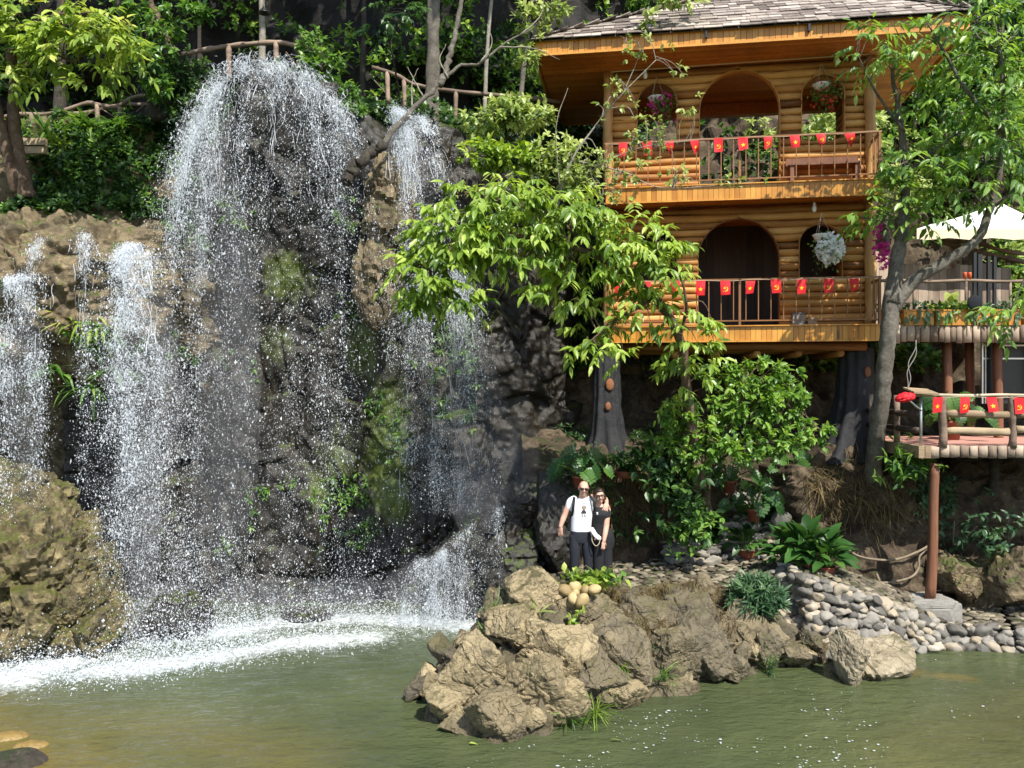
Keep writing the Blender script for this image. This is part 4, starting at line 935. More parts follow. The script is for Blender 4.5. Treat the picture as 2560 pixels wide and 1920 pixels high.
def bunting(label, loc, rz, xs, kinds, folds, L0, L1, y=-.03):
    b = thing('bunting', label, 'bunting', loc, rz, 'strings of small red flags')
    m = MB(); xx = np.linspace(L0, L1, 40); tube(m, np.stack([xx, np.full(40, y), -.012 - .012 * np.sin(xx * 6)], 1), .004, 5); m.build('cord', G['cord'], b)
    for x, k, f in zip(xs, kinds, folds): flag(b, x, 0, y, k, fold=f)
    return b
kk = lambda n, s: [('star', 'sickle')[(i + s) % 2] for i in range(n)]
def sx(cx, d0=15.5):
    k = (1280 + cx * .57866 - 1280) / F; return (k * 15.9 - 1.852) / (.988 + .155 * k)
ux = [sx(c) for c in (480, 582, 678, 785, 890, 995, 1105, 1218, 1330, 1455)]
bunting('string of ten red flags with yellow emblems along the upper balcony rail', hl((0, 0, 9.05 - HZ)), HA, ux, kk(10, 1), [.2, 0, .9, .7, 0, 0, .35, 0, .55, .85], 0, HW)
lx = [sx(c) for c in (460, 580, 705, 815, 920, 1030, 1137, 1250, 1366, 1475)]
bunting('string of ten red flags with yellow emblems along the lower balcony rail', hl((0, 0, 6.31 - HZ)), HA, lx, kk(10, 1), [.2, .1, .3, 0, 0, 0, 0, 0, 0, .5], 0, HW)

# ---------- hanging baskets ----------
def basket(label, s, z, yy, kind):
    b = thing('hanging_basket', label, 'flower basket', hl((s, yy, z - HZ)), HA, 'white bowls of flowers hung in the arches')
    m = MB(); lathe(m, [(.0, -.13), (.06, -.125), (.12, -.09), (.16, -.02), (.175, 0), (.165, .005), (.14, -.03), (.0, -.05)], n=24); m.build('bowl', G['white_pot'], b, True)
    m = MB(); 
    for k in range(3): a = k * 2.09; tube(m, [(.165 * math.cos(a), .165 * math.sin(a), 0), (0, 0, .42)], .003, 4)
    m.build('hanger', G['cord'], b)
    n = 420; m = MB()
    c = rng.normal(size=(n, 3)) * [.13, .1, .1] + [.1, -.03, -.08]; c[:, 2] -= np.abs(rng.normal(size=n)) * .12 * (kind != 'white')
    if kind == 'white': c = rng.normal(size=(n, 3)) * [.12, .1, .13] + [.12, -.06, -.3]
    leaves(m, c, rdir(n, -.3), rdir(n, .8), rng.uniform(.04, .08, n), .55, None, 'o'); m.build('foliage', G['leaf_mid'], b)
    n = {'white': 520, 'pink': 60, 'red': 40}[kind]; m = MB()
    c = in_blob(n, (.13, -.08, -.3), (.27, .2, .3), .12)[0] if kind == 'white' else rng.normal(size=(n, 3)) * [.12, .1, .16] + [.06, -.08, -.18]
    for q in range(3): leaves(m, c, rdir(n) + [0, -.6, .2], rdir(n) + [0, -1, .3], rng.uniform(.05, .085, n) if kind == 'white' else rng.uniform(.035, .06, n), .9, None, 'o', .1, .1)
    m.build('blossoms', G[{'white': 'petal_white', 'pink': 'petal_pink', 'red': 'petal_red'}[kind]], b)
basket('white hanging bowl with trailing red flowers in the upper right arch', 4.2, 10.2, .58, 'red')
basket('white hanging bowl spilling pink flowers in the upper left arch', 1.0, 10.12, .58, 'pink')
basket('white hanging bowl with a big ball of white petunias in the lower arch', 4.12, 7.17, .2, 'white')

# ---------- false tree trunk columns ----------
def column(label, base, top, r0, knots, lean):
    c = thing('column', label, 'column', base, 0, 'dark cement tree trunk columns under the house')
    n, m_ = 60, 40; A, Hh = np.meshgrid(np.linspace(0, 2 * math.pi, n + 1)[:-1], np.linspace(0, 1, m_), indexing='ij')
    hgt = top - base[2]; t = Hh
    rad = r0 * (1 + 1.5 * np.exp(-t * 5.2) * (1 + .35 * np.sin(A * 5 + 1) + .2 * np.sin(A * 9 + 2))) * (1 + .06 * np.sin(A * 11 + t * 3))
    q = np.stack([rad * np.cos(A) + lean * (1 - t) ** 2, rad * np.sin(A), -.4 + t * (hgt + .4)], -1)
    q += (.04 * fbm(q * 4 + base, 4, 7))[..., None] * np.stack([np.cos(A), np.sin(A), 0 * A], -1)
    i = np.arange(n * m_).reshape(n, m_); j = np.roll(i, -1, 0)
    m = MB(); m.add(q.reshape(-1, 3), [np.stack([i[:, :-1], j[:, :-1], j[:, 1:], i[:, 1:]], -1).reshape(-1, 4)]); m.build('trunk', G['cement_trunk'], c, True)
    for (a, z, s) in knots:
        m = MB(); rr = r0 * (1 + 1.5 * math.exp(-(z / hgt) * 5.2)) * 1.02
        T, Fc = ICO[3]; o = rotz(np.array(a - math.pi / 2 + math.pi)); 
        X = T * [s, .03, s * 1.45] * (1 + .1 * fbm(T * 3, 2, 4)[:, None])
        X = X @ rotz(np.array(a + math.pi / 2)).T + [rr * math.cos(a) + lean * (1 - z / hgt) ** 2, rr * math.sin(a), z]
        m.add(X, [Fc]); m.build('cut_knot', G['knot_orange'], c, True)
    return c
column('dark cement tree trunk column with orange knots behind the couple', P(1517, 1105, 16.1), 4.98, .24, ((-1.45, 1.15, .085), (-1.6, .72, .06)), .0)
column('dark cement tree trunk column with orange knot behind the grey tree', P(2140, 1100, 16.0), 5.02, .32, ((-1.25, 1.35, .075),), -.2)
# ---------- lower viewing deck ----------
DX0, DX1, DY0, DY1, DZ = 6.86, 12.5, 13.55, 16.3, 3.25
dk = thing('viewing_deck', 'wooden deck on posts with red tiled floor, log slab edging and rustic railing', 'deck', (DX0, DY0, DZ))
def L3(p): return np.asarray(p, float) - np.array([DX0, DY0, DZ])
W_, D_ = DX1 - DX0, DY1 - DY0
m = MB(); bx(m, .08, W_, .1, D_, -.12, -.004); m.build('floor', G['tile_red'], dk)
m = MB(); x = .21
while x < W_:
    w0 = random.uniform(.13, .18); c = x + w0 / 2
    tube(m, [(c, .06, -.2 + random.uniform(-.012, .012)), (c + random.uniform(-.01, .01), .06, -.08), (c, .06, .005 + random.uniform(-.015, .01))], [w0 * .5, w0 * .52, w0 * .5], 12, True, None, (.4, .95), .03); x += w0
m.build('slab_edging', G['bark_slab'], dk, True)
m = MB(); bx(m, .0, .1, .0, D_, -.2, .005); bx(m, .105, .2, -.01, .3, -.2, .005); m.build('edge_beam', G['weathered'], dk)
for x in (.44, 1.62, 2.85, 4.1):
    m = MB(); t = np.linspace(0, 1, 8); tube(m, np.stack([x + .01 * np.sin(t * 7), .07 + 0 * t, -.02 + .86 * t], 1), .062 + .006 * rng.normal(size=8), 10); m.build('rail_post', G['rustic'], dk, True)
for y in (.9, 1.9): 
    m = MB(); tube(m, [(.06, y, 0), (.06, y, .5), (.06, y, .85)], .055, 8); m.build('rail_post', G['rustic'], dk, True)
for z in (.53, .26):
    for x0, x1 in ((.5, 1.56), (1.68, 2.8), (2.9, 4.05), (4.15, 5.4)):
        m = MB(); t = np.linspace(0, 1, 9); tube(m, np.stack([x0 + (x1 - x0) * t, .07 + 0 * t, z + random.uniform(-.015, .015) + .012 * np.sin(t * 5 + x0)], 1), .062 + .004 * rng.normal(size=9), 10, True, None, (1, .7)); m.build('mid_rail', G['weathered'], dk, True)
    m = MB(); tube(m, [(.06, .15, z), (.06, 1.2, z), (.06, D_ - .1, z)], .055, 8); m.build('mid_rail', G['dark_board'], dk, True)
m = MB(); t = np.linspace(0, 1, 30); tube(m, np.stack([-.05 + (W_) * t, .05 + 0 * t, .86 + .006 * np.sin(t * 30)], 1), .026, 8); m.build('hand_rail', G['bamboo'], dk, True)
m = MB(); tube(m, [(.05, .03, .0), (.05, .03, .45), (.05, .03, .85)], .022, 10); tube(m, [(.05, .02, .6), (-.1, .0, .72), (-.2, -.02, .8)], .018, 8); m.build('steel_support', G['steel'], dk, True)
m = MB(); 
for k in range(4): box(m, (.06, -.1 + k * .1, .9 + .02 * k), (.42, .095, .03), Matrix.Rotation(R(4), 3, 'Y') @ Matrix.Rotation(R(10), 3, 'X'))
m.build('corner_shelf', G['weathered'], dk)
m = MB(); q = P(2335, 1150, 13.8); t = np.linspace(0, 1, 12); b0 = P(2325, 1490, 13.75)
tube(m, L3(np.stack([b0[0] + (q[0] - b0[0]) * t + .012 * np.sin(t * 6), b0[1] + 0 * t, b0[2] - .05 + (q[2] - b0[2]) * t], 1)), .088 - .012 * t, 14); m.build('tall_post', G['brown_pole'], dk, True)
m = MB(); tube(m, L3([P(2485, 1150, 15), P(2485, 1250, 15), P(2485, 1400, 15)]), .085, 10); m.build('support_post', G['bark_dark'], dk, True)
bt = bunting('string of red flags with yellow star and sickle along the deck handrail', (DX0, DY0, DZ + .84), 0, [P(c * .57866 + 1280, 1000, 13.55)[0] - DX0 for c in (1840, 1957, 2070, 2190, 2310)], kk(5, 0), [0] * 5, .1, 4.6, y=.02)
m = MB(); T, Fc = ICO[4]; lp = P(2262, 994, 13.4); X = T * [.16, .12, .085] * (1 + .16 * fbm(T * 2.5, 3, 5) + .1 * facet(T, 3, 2))[:, None]; X[:, 2] += X[:, 0] * .15
m.add(X + lp, [Fc]); tag(m.build('plastic_bag', G['flag_red'], None, False), 'crumpled bright red bag hanging from the deck corner shelf', 'bag')
cb = MB(); 
for dx, ph in ((0, 0), (.05, 1.5)):
    t = np.linspace(0, 1, 24); a = P(2290, 850, 13.5); b = P(2268, 975, 13.42)
    tube(cb, np.stack([a[0] + (b[0] - a[0]) * t + .06 * np.sin(t * 7 + ph) * np.sin(t * 3.14), a[1] + (b[1] - a[1]) * t, a[2] + (b[2] - a[2]) * t], 1), .008, 5)
tag(cb.build('power_cable', G['cable'], None, True), 'two loose cables dangling from the bark terrace to the deck corner', 'cable')
# ---------- upper terrace ----------
TX0, TX1, TY, TZ = 6.98, 12.6, 15.15, 5.38
tr = thing('upper_terrace', 'bark clad terrace beside the house with pole posts and plank screen', 'terrace', (TX0, TY, TZ))
w2 = TX1 - TX0
m = MB(); bx(m, 0, w2, .08, 3.2, -.14, -.01); m.build('floor', G['dark_board'], tr)
m = MB(); x = .02
while x < w2:
    w0 = random.uniform(.1, .19); tube(m, [(x + w0 / 2, .05, -.29 + random.uniform(-.03, .02)), (x + w0 / 2 + random.uniform(-.01, .01), .05, -.1), (x + w0 / 2, .05, .03 + random.uniform(-.02, .03))], [w0 * .47, w0 * .49, w0 * .47], 10, True, None, (.35, 1), .03); x += w0
m.build('bark_edging', G['bark_slab'], tr, True)
m = MB(); x = .0
while x < 3.1:
    w0 = random.uniform(.1, .2); bx(m, x, x + w0 - .006, 1.4, 1.43 + random.uniform(0, .02), 0, 1.35 + random.uniform(-.06, .06) + .25 * (x < .7)); x += w0
m.build('plank_screen', G['bark_slab'], tr)
m = MB(); t = np.linspace(0, 1, 30); tube(m, np.stack([w2 * t, .3 + 0 * t, .9 + .012 * np.sin(t * 25)], 1), .032, 8); m.build('hand_rail', G['rustic'], tr, True)
for x in (.75, 1.75, 2.6, 3.4, 4.4):
    m = MB(); tube(m, [(x, .3, 0), (x, .3, .5), (x, .3, .9)], .026, 8); m.build('rail_post', G['rustic'], tr, True)
for px, y0 in ((2368, .55), (2425, 1.4), (2495, .6), (2600, .6)):
    q = P(px, 900, TY + y0); m = MB(); t = np.linspace(0, 1, 8); tube(m, np.stack([q[0] - TX0 + .01 * np.sin(t * 5 + px), y0 + 0 * t, -.14 - 2.3 * (1 - t)], 1), .085, 12); m.build('post', G['brown_pole'], tr, True)
# planters
for k, (x0, x1, lab) in enumerate(((.02, .3, 'short orange planter box at the house corner with pale green plants'), (.42, .98, 'orange planter box just right of the grey trunk with purple trailing plants'), (1.02, 1.75, 'orange planter box spilling ferns below the plank screen'), (1.8, 2.62, 'long orange planter box under the round black disc'), (2.7, 3.6, 'orange planter box at the right edge overgrown with yellowish grass'))):
    pb = thing('planter_box', lab, 'planter', (TX0 + (x0 + x1) / 2, TY + .12, TZ + .03), 0, 'orange planter boxes along the terrace edge')
    hw = (x1 - x0) / 2; m = MB(); bx(m, -hw, hw, -.11, .11, 0, .27); bx(m, -hw - .012, hw + .012, -.125, .125, .271, .295); m.build('box', G['board'], pb)
    n = int(120 * hw / .35); m = MB(); B = np.stack([rng.uniform(-hw, hw, n), rng.uniform(-.12, .1, n), rng.uniform(.24, .42, n)], 1)
    leaves(m, B, rdir(n, .5) + [0, -.3, 0], UP + rng.normal(size=(n, 3)) * .5, rng.uniform(.06, .14, n), .5)
    n2 = n // 4; B = np.stack([rng.uniform(-hw, hw, n2), np.full(n2, -.12), rng.uniform(.1, .3, n2)], 1); leaves(m, B, rdir(n2, -1.2) * [.5, .3, 1] + [0, -.3, 0], [0, -1, .4], rng.uniform(.08, .2, n2), .25, None, 's')
    m.build('plants', G[['leaf_pale', 'leaf_blue', 'leaf_mid', 'leaf_blue', 'leaf_dry'][k]], pb)
m = MB()
for px, py, s in ((2360, 745, .3), (2375, 735, .35), (2390, 760, .3), (2340, 750, .28), (2410, 745, .25)):
    c = P(px, py, 15.4); n = 8; d = rdir(n, .6) + [0, -.5, 0]; leaves(m, np.repeat([c - [0, 0, .2]], n, 0), d, UP + rdir(n) * .4, s, .5, None, 'o', .1, .4)
tag(m.build('variegated_plant', G['leaf_pale']), 'bright variegated leafy plant behind the terrace planters', 'plant')
dc = thing('round_disc', 'round black disc standing among the terrace planters', 'disc', P(2437, 757, 15.02))
m = MB(); a = np.linspace(0, 6.283, 41)[:-1]; lathe(m, [(0, -.015), (.125, -.015), (.145, 0), (.125, .018), (0, .018)], n=36); o = m.build('dish', G['matt_black'], dc, True); o.rotation_euler = (R(88), 0, 0)
m = MB(); tube(m, [(0, .03, -.1), (0, .03, -.3), (0, .03, -.44)], .012, 6); m.build('stake', G['black_metal'], dc)
for px, lab in ((2412, 'left one of two orange cups on the terrace rail'), (2424, 'right one of two orange cups on the terrace rail')):
    m = MB(); lathe(m, [(0, 0), (.03, 0), (.036, .11), (.033, .13), (.028, .13), (0, .11)], n=16); o = m.build('orange_cup', G['orange_plastic'], None, True); o.location = (P(px, 700, TY + .3)[0], TY + .3, TZ + .933); tag(o, lab, 'cup', 'orange cups on the terrace rail')
# canopy
cn_ = thing('patio_canopy', 'white sloping canopy with cream valance on black posts above the terrace', 'canopy', P(2450, 690, 16.6))
def Lc(p): return np.asarray(p, float) - np.array(P(2450, 690, 16.6))
m = MB(); c_ = [P(2292, 572, 15.9), P(2640, 572, 15.9), P(2640, 560, 18.4), P(2330, 560, 18.4)]; ap = P(2500, 506, 17.1)
V = []; 
for a, b in zip(c_, c_[1:] + c_[:1]):
    k = MB(); n = 10; U, Vv = np.meshgrid(np.linspace(0, 1, n), np.linspace(0, 1, n), indexing='ij')
    e = a + (b - a) * U[..., None]; q = e * (1 - Vv[..., None]) + ap * Vv[..., None]; q[..., 2] -= .16 * np.sin(math.pi * Vv) * (.6 + .4 * np.cos(U * 6.28)) 
    i = np.arange(n * n).reshape(n, n); m.add(Lc(q.reshape(-1, 3)), [np.stack([i[:-1, :-1], i[1:, :-1], i[1:, 1:], i[:-1, 1:]], -1).reshape(-1, 4)])
m.build('fabric_top', G['white_cloth'], cn_, True)
m = MB()
for a, b in zip(c_, c_[1:] + c_[:1]):
    t = np.linspace(0, 1, 14)[:, None]; e = a + (b - a) * t; lo = e - np.array([0, 0, 1]) * (.2 + .02 * np.sin(t * 20)); i = np.arange(13)
    m.add(Lc(np.concatenate([e, lo])), [np.stack([i, i + 1, i + 15, i + 14], 1)])
m.build('valance', G['cream_cloth'], cn_)
for px in (2436, 2449, 2471, 2486):
    q = P(px, 690, 15.75 + .2 * (px % 3)); m = MB(); box(m, Lc((q[0], q[1], TZ + .72)), (.055 if px != 2449 else .085, .06, 1.55)); m.build('post', G['black_metal'], cn_)
# steel window frame under the terrace
wf = thing('window_frame', 'grey steel window frame with dark panes under the terrace', 'window', P(2500, 990, 15.9))
m = MB(); o = np.array(P(2500, 990, 15.9))
x0 = P(2455, 900, 15.9)[0] - o[0]
for z in (1.0, .74, -.0): bx(m, x0, 1.6, -.02, .02, z - .015, z + .015)
for x in (x0, x0 + .06, 1.0): bx(m, x - .015, x + .015, -.024, .024, -.15, 1.05)
m.build('frame', G['steel'], wf); m = MB(); bx(m, x0, 1.6, .03, .04, -.15, 1.05); m.build('pane', G['black_metal'], wf)
# rustic rail behind
def rustic(label, rails, posts, r=.05, extra=()):
    b = thing('rustic_railing', label, 'railing', posts[0][1] if len(posts) else rails[0][0], 0, 'rustic branch railings along the upper path')
    o = np.array(b.location)
    for k, pts in enumerate(rails):
        m = MB(); q = smoothpts(pts, 30); tube(m, q - o, r * (1 + .12 * rng.normal(size=30)), 9); m.build('rail', G['rustic'], b, True)
    for top, bot in posts:
        m = MB(); q = smoothpts([top, bot], 6); tube(m, q - o, r * 1.1 * (1 + .06 * rng.normal(size=6)), 9); m.build('post', G['rustic'], b, True)
    for pts in extra:
        m = MB(); tube(m, smoothpts(pts, 10) - o, .012, 5); m.build('lashing', G['root'], b)
    return b
d = 17.3
rustic('beige curved branch railing behind the canopy posts', [[P(2320, 590, d), P(2380, 605, d), P(2430, 600, d), P(2500, 625, d), P(2600, 640, d)], [P(2310, 580, d - .1), P(2370, 610, d - .1), P(2450, 630, d - .1), P(2560, 655, d - .1)]], [(P(2385, 605, d), P(2385, 720, d)), (P(2395, 600, d), P(2398, 720, d)), (P(2520, 640, d), P(2520, 720, d))], .05,
       [[P(2400, 600, d - .1), P(2500, 700, d - .1)], [P(2520, 640, d - .1), P(2420, 700, d - .1)]])
d = 16.6
rustic('wavy brown branch railing on the left bank above the vines', [[P(-20, 300, d), P(40, 286, d), P(90, 286, d), P(150, 280, d), P(215, 258, d), (P(250, 262, d)), P(290, 268, d), P(330, 245, d), P(370, 236, d)], [P(60, 285, d + .3), P(150, 285, d + .3), P(225, 280, d + .3), P(300, 262, d + .3), P(368, 262, d + .3)]],
       [(P(243, 262, d), P(245, 330, d)), (P(300, 268, d), P(300, 330, d)), (P(80, 286, d), P(80, 360, d))], .042, [[P(243, 265, d), P(290, 295, d)], [P(215, 290, d), P(240, 270, d)], [P(340, 280, d), P(375, 250, d)]])
d = 17.6
rustic('brown rail fence on posts right behind the crest of the wide fall', [[P(455, 135, d), P(540, 120, d), P(600, 112, d), P(690, 106, d), P(745, 115, d)]], [(P(572, 112, d), P(572, 200, d)), (P(690, 104, d), P(692, 200, d))], .055, [[P(600, 115, d), P(590, 165, d)], [P(715, 130, d), P(745, 170, d)], [P(625, 120, d), P(640, 160, d)]])
rustic('long brown rail fence above the right hand fall behind the bare branch', [[P(930, 168, d), P(985, 185, d), P(1040, 212, d), P(1120, 226, d), P(1210, 235, d), P(1300, 243, d), P(1400, 255, d)]], [(P(968, 180, d), P(970, 260, d)), (P(1010, 200, d), P(1012, 290, d)), (P(1140, 228, d), P(1138, 310, d)), (P(1260, 240, d), P(1262, 300, d))], .045, [[P(935, 200, d), P(990, 260, d)], [P(1010, 210, d), P(1060, 260, d)]])
# lamp over the path
lm = thing('hanging_lamp', 'small dark metal lamp hanging above the crest of the fall', 'lamp', P(660, 25, 17))
m = MB(); lathe(m, [(.02, .1), (.03, .06), (.1, -.04), (.13, -.07), (.12, -.07), (.02, .03), (0, .03)], n=18); m.build('shade', G['black_metal'], lm, True)
m = MB(); tube(m, [(0, 0, .1), (0, 0, .5), (0, 0, 2)], .008, 5); m.build('cord', G['cable'], lm)
m = MB(); 
for z in (0, .16): bx(m, -1.0, .95, -.05, .05, z, z + .13)
o = m.build('plank_fence', G['weathered']); o.location = P(-10, 385, 15.3); tag(o, 'pale weathered boards behind the trunks at the left edge', 'plank fence')
# ---------- trees and plants ----------
def px_blob(cx, cy, d, rx, ry, rd): return P(cx, cy, d), np.array([rx / F * d, rd, ry / F * d])
def tree(name, label, cat, limbs, blobs, style, leafmat, bark, group=None, conn=.4, ll=.19, npair=4, lrach=.38, up=0.1, parts=('trunk', 'crown'), w=.4, droop=.55, kwh=6, twr=.011):
    base = np.asarray(limbs[0][0][0], float)
    o = thing(name, label, cat, base, 0, group)
    tk = MB(); nodes = []; nr_ = []
    for pts, r0, r1 in limbs:
        n = 8 + 6 * len(pts); q = smoothpts(pts, n); q += .013 * min(r0, .1) / .1 * np.stack([vn(np.stack([np.arange(n) * .35 + k * 31 + q[0, 0], np.zeros(n), np.zeros(n)], 1), k) for k in range(3)], 1)
        t = np.linspace(0, 1, n); rad = r0 + (r1 - r0) * t ** .8
        if pts is limbs[0][0]: rad = rad * (1 + .55 * np.exp(-t * 9))
        tube(tk, q - base, rad * (1 + .05 * rng.normal(size=n)), 12 if r0 > .05 else 7, True, None, (1, 1), .03)
        nodes.append(q); nr_.append(rad)
    nodes = np.concatenate(nodes); nr_ = np.concatenate(nr_)
    lv = MB()
    for bi, b in enumerate(blobs):
        c, rad, n = b[0], b[1], b[2]; st = b[3] if len(b) > 3 else style
        B, v = in_blob(n, c, rad); B = B - 0
        D = nrm(v * [1, 1, .5] + rng.normal(size=(n, 3)) * .45 + [0, -.25, up])
        for i in range(n):
            if rng.random() < conn:
                k = np.argmin(np.linalg.norm(nodes - B[i], axis=1) + .25 * rng.random(len(nodes)))
                a = nodes[k]; mid = (a + B[i]) / 2 + rng.normal(size=3) * .12 * np.linalg.norm(B[i] - a) + [0, 0, .08]
                L = np.linalg.norm(B[i] - a); r_ = min(nr_[k] * .7, twr * (1 + L))
                tube(tk, smoothpts([a, mid, B[i]], 7) - base, np.linspace(r_, .004, 7), 5, False)
        rb = np.clip(.5 + .28 * rng.normal(size=n) + .18 * (v[:, 2]), 0, 1)
        if st == 'pin': pinnate(lv, B - base, D, lrach * rng.uniform(.6, 1.15, n), npair, ll, droop, w, rb)
        elif st == 'bare': pass
        else: whorl(lv, B - base, D, kwh, ll, w, .9, droop * .5, rb)
    tk.build(parts[0], G[bark], o, True)
    if lv.n: lv.build(parts[1], G[leafmat], o, False)
    return o
B_ = lambda cx, cy, d, rx, ry, rd, n, *a: (*px_blob(cx, cy, d, rx, ry, rd), n, *a)

tree('leaning_tree', 'leaning tree whose bright drooping foliage hangs across the left half of the log house', 'tree',
     [([P(1748, 1215, 14.3), P(1728, 1060, 14.0), P(1714, 940, 13.8), P(1700, 845, 13.5), P(1640, 745, 13.1)], .1, .07),
      ([P(1640, 745, 13.1), P(1500, 645, 12.8), P(1350, 600, 12.6), P(1200, 590, 12.5), P(1070, 660, 12.4)], .065, .015),
      ([P(1500, 645, 12.8), P(1400, 555, 12.7), P(1250, 500, 12.7), P(1160, 480, 12.6)], .045, .012),
      ([P(1640, 745, 13.1), P(1560, 790, 12.8), P(1480, 850, 12.7), P(1450, 890, 12.7)], .03, .01),
      ([P(1350, 600, 12.6), P(1290, 680, 12.6), P(1240, 760, 12.7), P(1270, 800, 12.7)], .02, .006),
      ([P(1700, 845, 13.5), P(1715, 760, 13.2), P(1690, 660, 13.0), P(1640, 600, 12.9)], .035, .01)],
     [B_(1240, 500, 12.7, 150, 60, .7, 74), B_(1390, 530, 12.7, 150, 65, .7, 72), B_(1130, 580, 12.5, 110, 75, .6, 75), B_(1060, 690, 12.4, 80, 75, .45, 60), B_(1120, 740, 12.5, 60, 40, .4, 18),
      B_(1270, 610, 12.6, 150, 60, .6, 70), B_(1460, 620, 12.7, 140, 85, .6, 64), B_(1600, 610, 12.8, 110, 80, .5, 55), B_(1650, 680, 12.9, 80, 70, .5, 30), B_(1440, 720, 12.7, 130, 55, .5, 26),
      B_(1600, 770, 12.9, 120, 60, .5, 24), B_(1480, 830, 12.7, 70, 35, .3, 10), B_(1440, 885, 12.7, 38, 22, .2, 5), B_(1525, 880, 12.7, 45, 25, .2, 6), B_(1720, 820, 13.2, 80, 60, .4, 16), B_(1740, 900, 13.5, 70, 50, .4, 14), B_(1690, 950, 13.7, 50, 50, .3, 8)],
     'pin', 'leaf_bright', 'bark_brown', None, .3, .2, 4, .34, .12, w=.33, droop=.8)
tree('grey_tree', 'forked tree with mottled grey trunk standing between the log house and the deck', 'tree',
     [([P(2172, 1290, 15.2), P(2180, 1200, 14.95), P(2193, 1090, 14.55), P(2206, 960, 14.25), P(2220, 840, 14.1), P(2232, 730, 14.1)], .145, .14),
      ([P(2230, 760, 14.1), P(2245, 640, 14.15), P(2258, 560, 14.2), P(2262, 440, 14.2), P(2250, 300, 14.1), P(2230, 180, 13.9)], .15, .03),
      ([P(2230, 775, 14.1), P(2290, 700, 14.0), P(2370, 650, 13.9), P(2440, 600, 13.8), P(2475, 520, 13.7), P(2500, 420, 13.6), P(2510, 280, 13.5), P(2500, 120, 13.4)], .125, .03),
      ([P(2475, 520, 13.7), P(2540, 480, 13.5), P(2600, 470, 13.4)], .05, .02),
      ([P(2510, 330, 13.5), P(2420, 230, 13.4), P(2360, 130, 13.3), P(2320, 60, 13.3)], .05, .012),
      ([P(2262, 440, 14.2), P(2330, 380, 13.9), P(2400, 330, 13.7)], .04, .01),
      ([P(2260, 330, 14.1), P(2190, 230, 13.8), P(2140, 130, 13.6)], .035, .008),
      ([P(2600, 620, 13.3), P(2560, 700, 13.2), P(2520, 790, 13.2)], .02, .008)],
     [B_(2190, 110, 13.6, 80, 60, .5, 21), B_(2270, 150, 13.6, 80, 60, .5, 21), B_(2400, 60, 13.4, 120, 60, .7, 31), B_(2500, 60, 13.4, 90, 90, .7, 28), B_(2460, 190, 13.4, 110, 80, .6, 36), B_(2350, 240, 13.6, 90, 55, .6, 18),
      B_(2540, 320, 13.3, 80, 100, .6, 31), B_(2420, 340, 13.6, 100, 70, .6, 33), B_(2300, 400, 13.8, 100, 60, .6, 30), B_(2400, 460, 13.6, 90, 60, .6, 28), B_(2240, 510, 13.9, 95, 60, .5, 25), B_(2500, 470, 13.5, 80, 50, .5, 21), B_(2180, 540, 13.9, 50, 40, .4, 8), B_(2320, 540, 13.8, 60, 40, .4, 8),
      B_(2520, 780, 13.2, 55, 60, .3, 11), B_(2555, 690, 13.2, 40, 60, .3, 8)],
     'pin', 'leaf_fresh', 'bark_grey', None, .35, .2, 3, .34, .1, w=.36, droop=.7)
tree('yellow_leaf_tree', 'tree with twin trunks and yellow green leaves in the upper left corner', 'tree',
     [([P(64, 490, 14.8), P(42, 370, 14.6), P(35, 285, 14.5), P(37, 200, 14.3), P(25, 120, 14.1)], .125, .085),
      ([P(42, 480, 14.7), P(20, 395, 14.5), P(2, 310, 14.4), P(-15, 220, 14.3), P(-10, 90, 14.1)], .11, .07),
      ([P(52, 470, 14.7), P(38, 400, 14.65), P(22, 345, 14.6), P(12, 300, 14.5)], .08, .05),
      ([P(37, 200, 14.3), P(80, 150, 14.0), P(100, 122, 13.9), P(140, 60, 13.8), P(165, -20, 13.8)], .045, .02),
      ([P(100, 125, 13.9), P(150, 140, 13.8), P(185, 152, 13.7), P(240, 110, 13.7)], .03, .008),
      ([P(10, 60, 14.1), P(60, 70, 13.9), P(130, 40, 13.8), P(230, 30, 13.7)], .04, .012)],
     [B_(90, 50, 13.9, 100, 50, .6, 40), B_(200, 55, 13.8, 90, 50, .6, 44), B_(270, 90, 13.7, 60, 45, .5, 30), B_(150, 120, 13.8, 80, 45, .5, 24), B_(40, 150, 13.9, 50, 40, .4, 16), B_(240, 150, 13.7, 60, 40, .4, 14), B_(320, 125, 13.7, 30, 40, .3, 10), B_(225, 205, 13.7, 25, 25, .2, 4), B_(20, 200, 13.9, 40, 30, .3, 8), B_(130, 190, 13.9, 40, 20, .3, 5)],
     'pin', 'leaf_yellow', 'bark_brown', None, .35, .2, 4, .36, .1)
tree('slender_tree', 'slender dark leaning tree with small fresh leaves left of the wide fall', 'tree',
     [([P(395, 300, 15.9), P(370, 220, 15.9), P(330, 120, 15.9), P(300, 20, 15.9), P(290, -80, 15.9)], .085, .05), ([P(330, 120, 15.9), P(390, 80, 15.6), P(450, 40, 15.4)], .025, .006)],
     [B_(400, 90, 15.4, 70, 50, .5, 46), B_(370, 160, 15.3, 50, 60, .5, 46), B_(470, 30, 15.4, 70, 28, .5, 34), B_(390, 215, 15.3, 40, 35, .3, 26), B_(350, 30, 15.5, 50, 30, .4, 24)], 'wh', 'leaf_mid', 'bark_dark', None, .5, .15, 4, .3, .0, kwh=6, w=.5)
tree('path_tree', 'crooked brown trunk arching down to the path behind the slender tree', 'tree', [([P(430, 140, 17), P(420, 100, 17), P(395, 45, 17), P(375, 0, 17), P(370, -120, 17)], .1, .07)], [(P(390, -260, 15.5), np.array([2.0, 1.6, .9]), 80)], 'wh', 'leaf_dark', 'bark_brown', None, .2, .3)
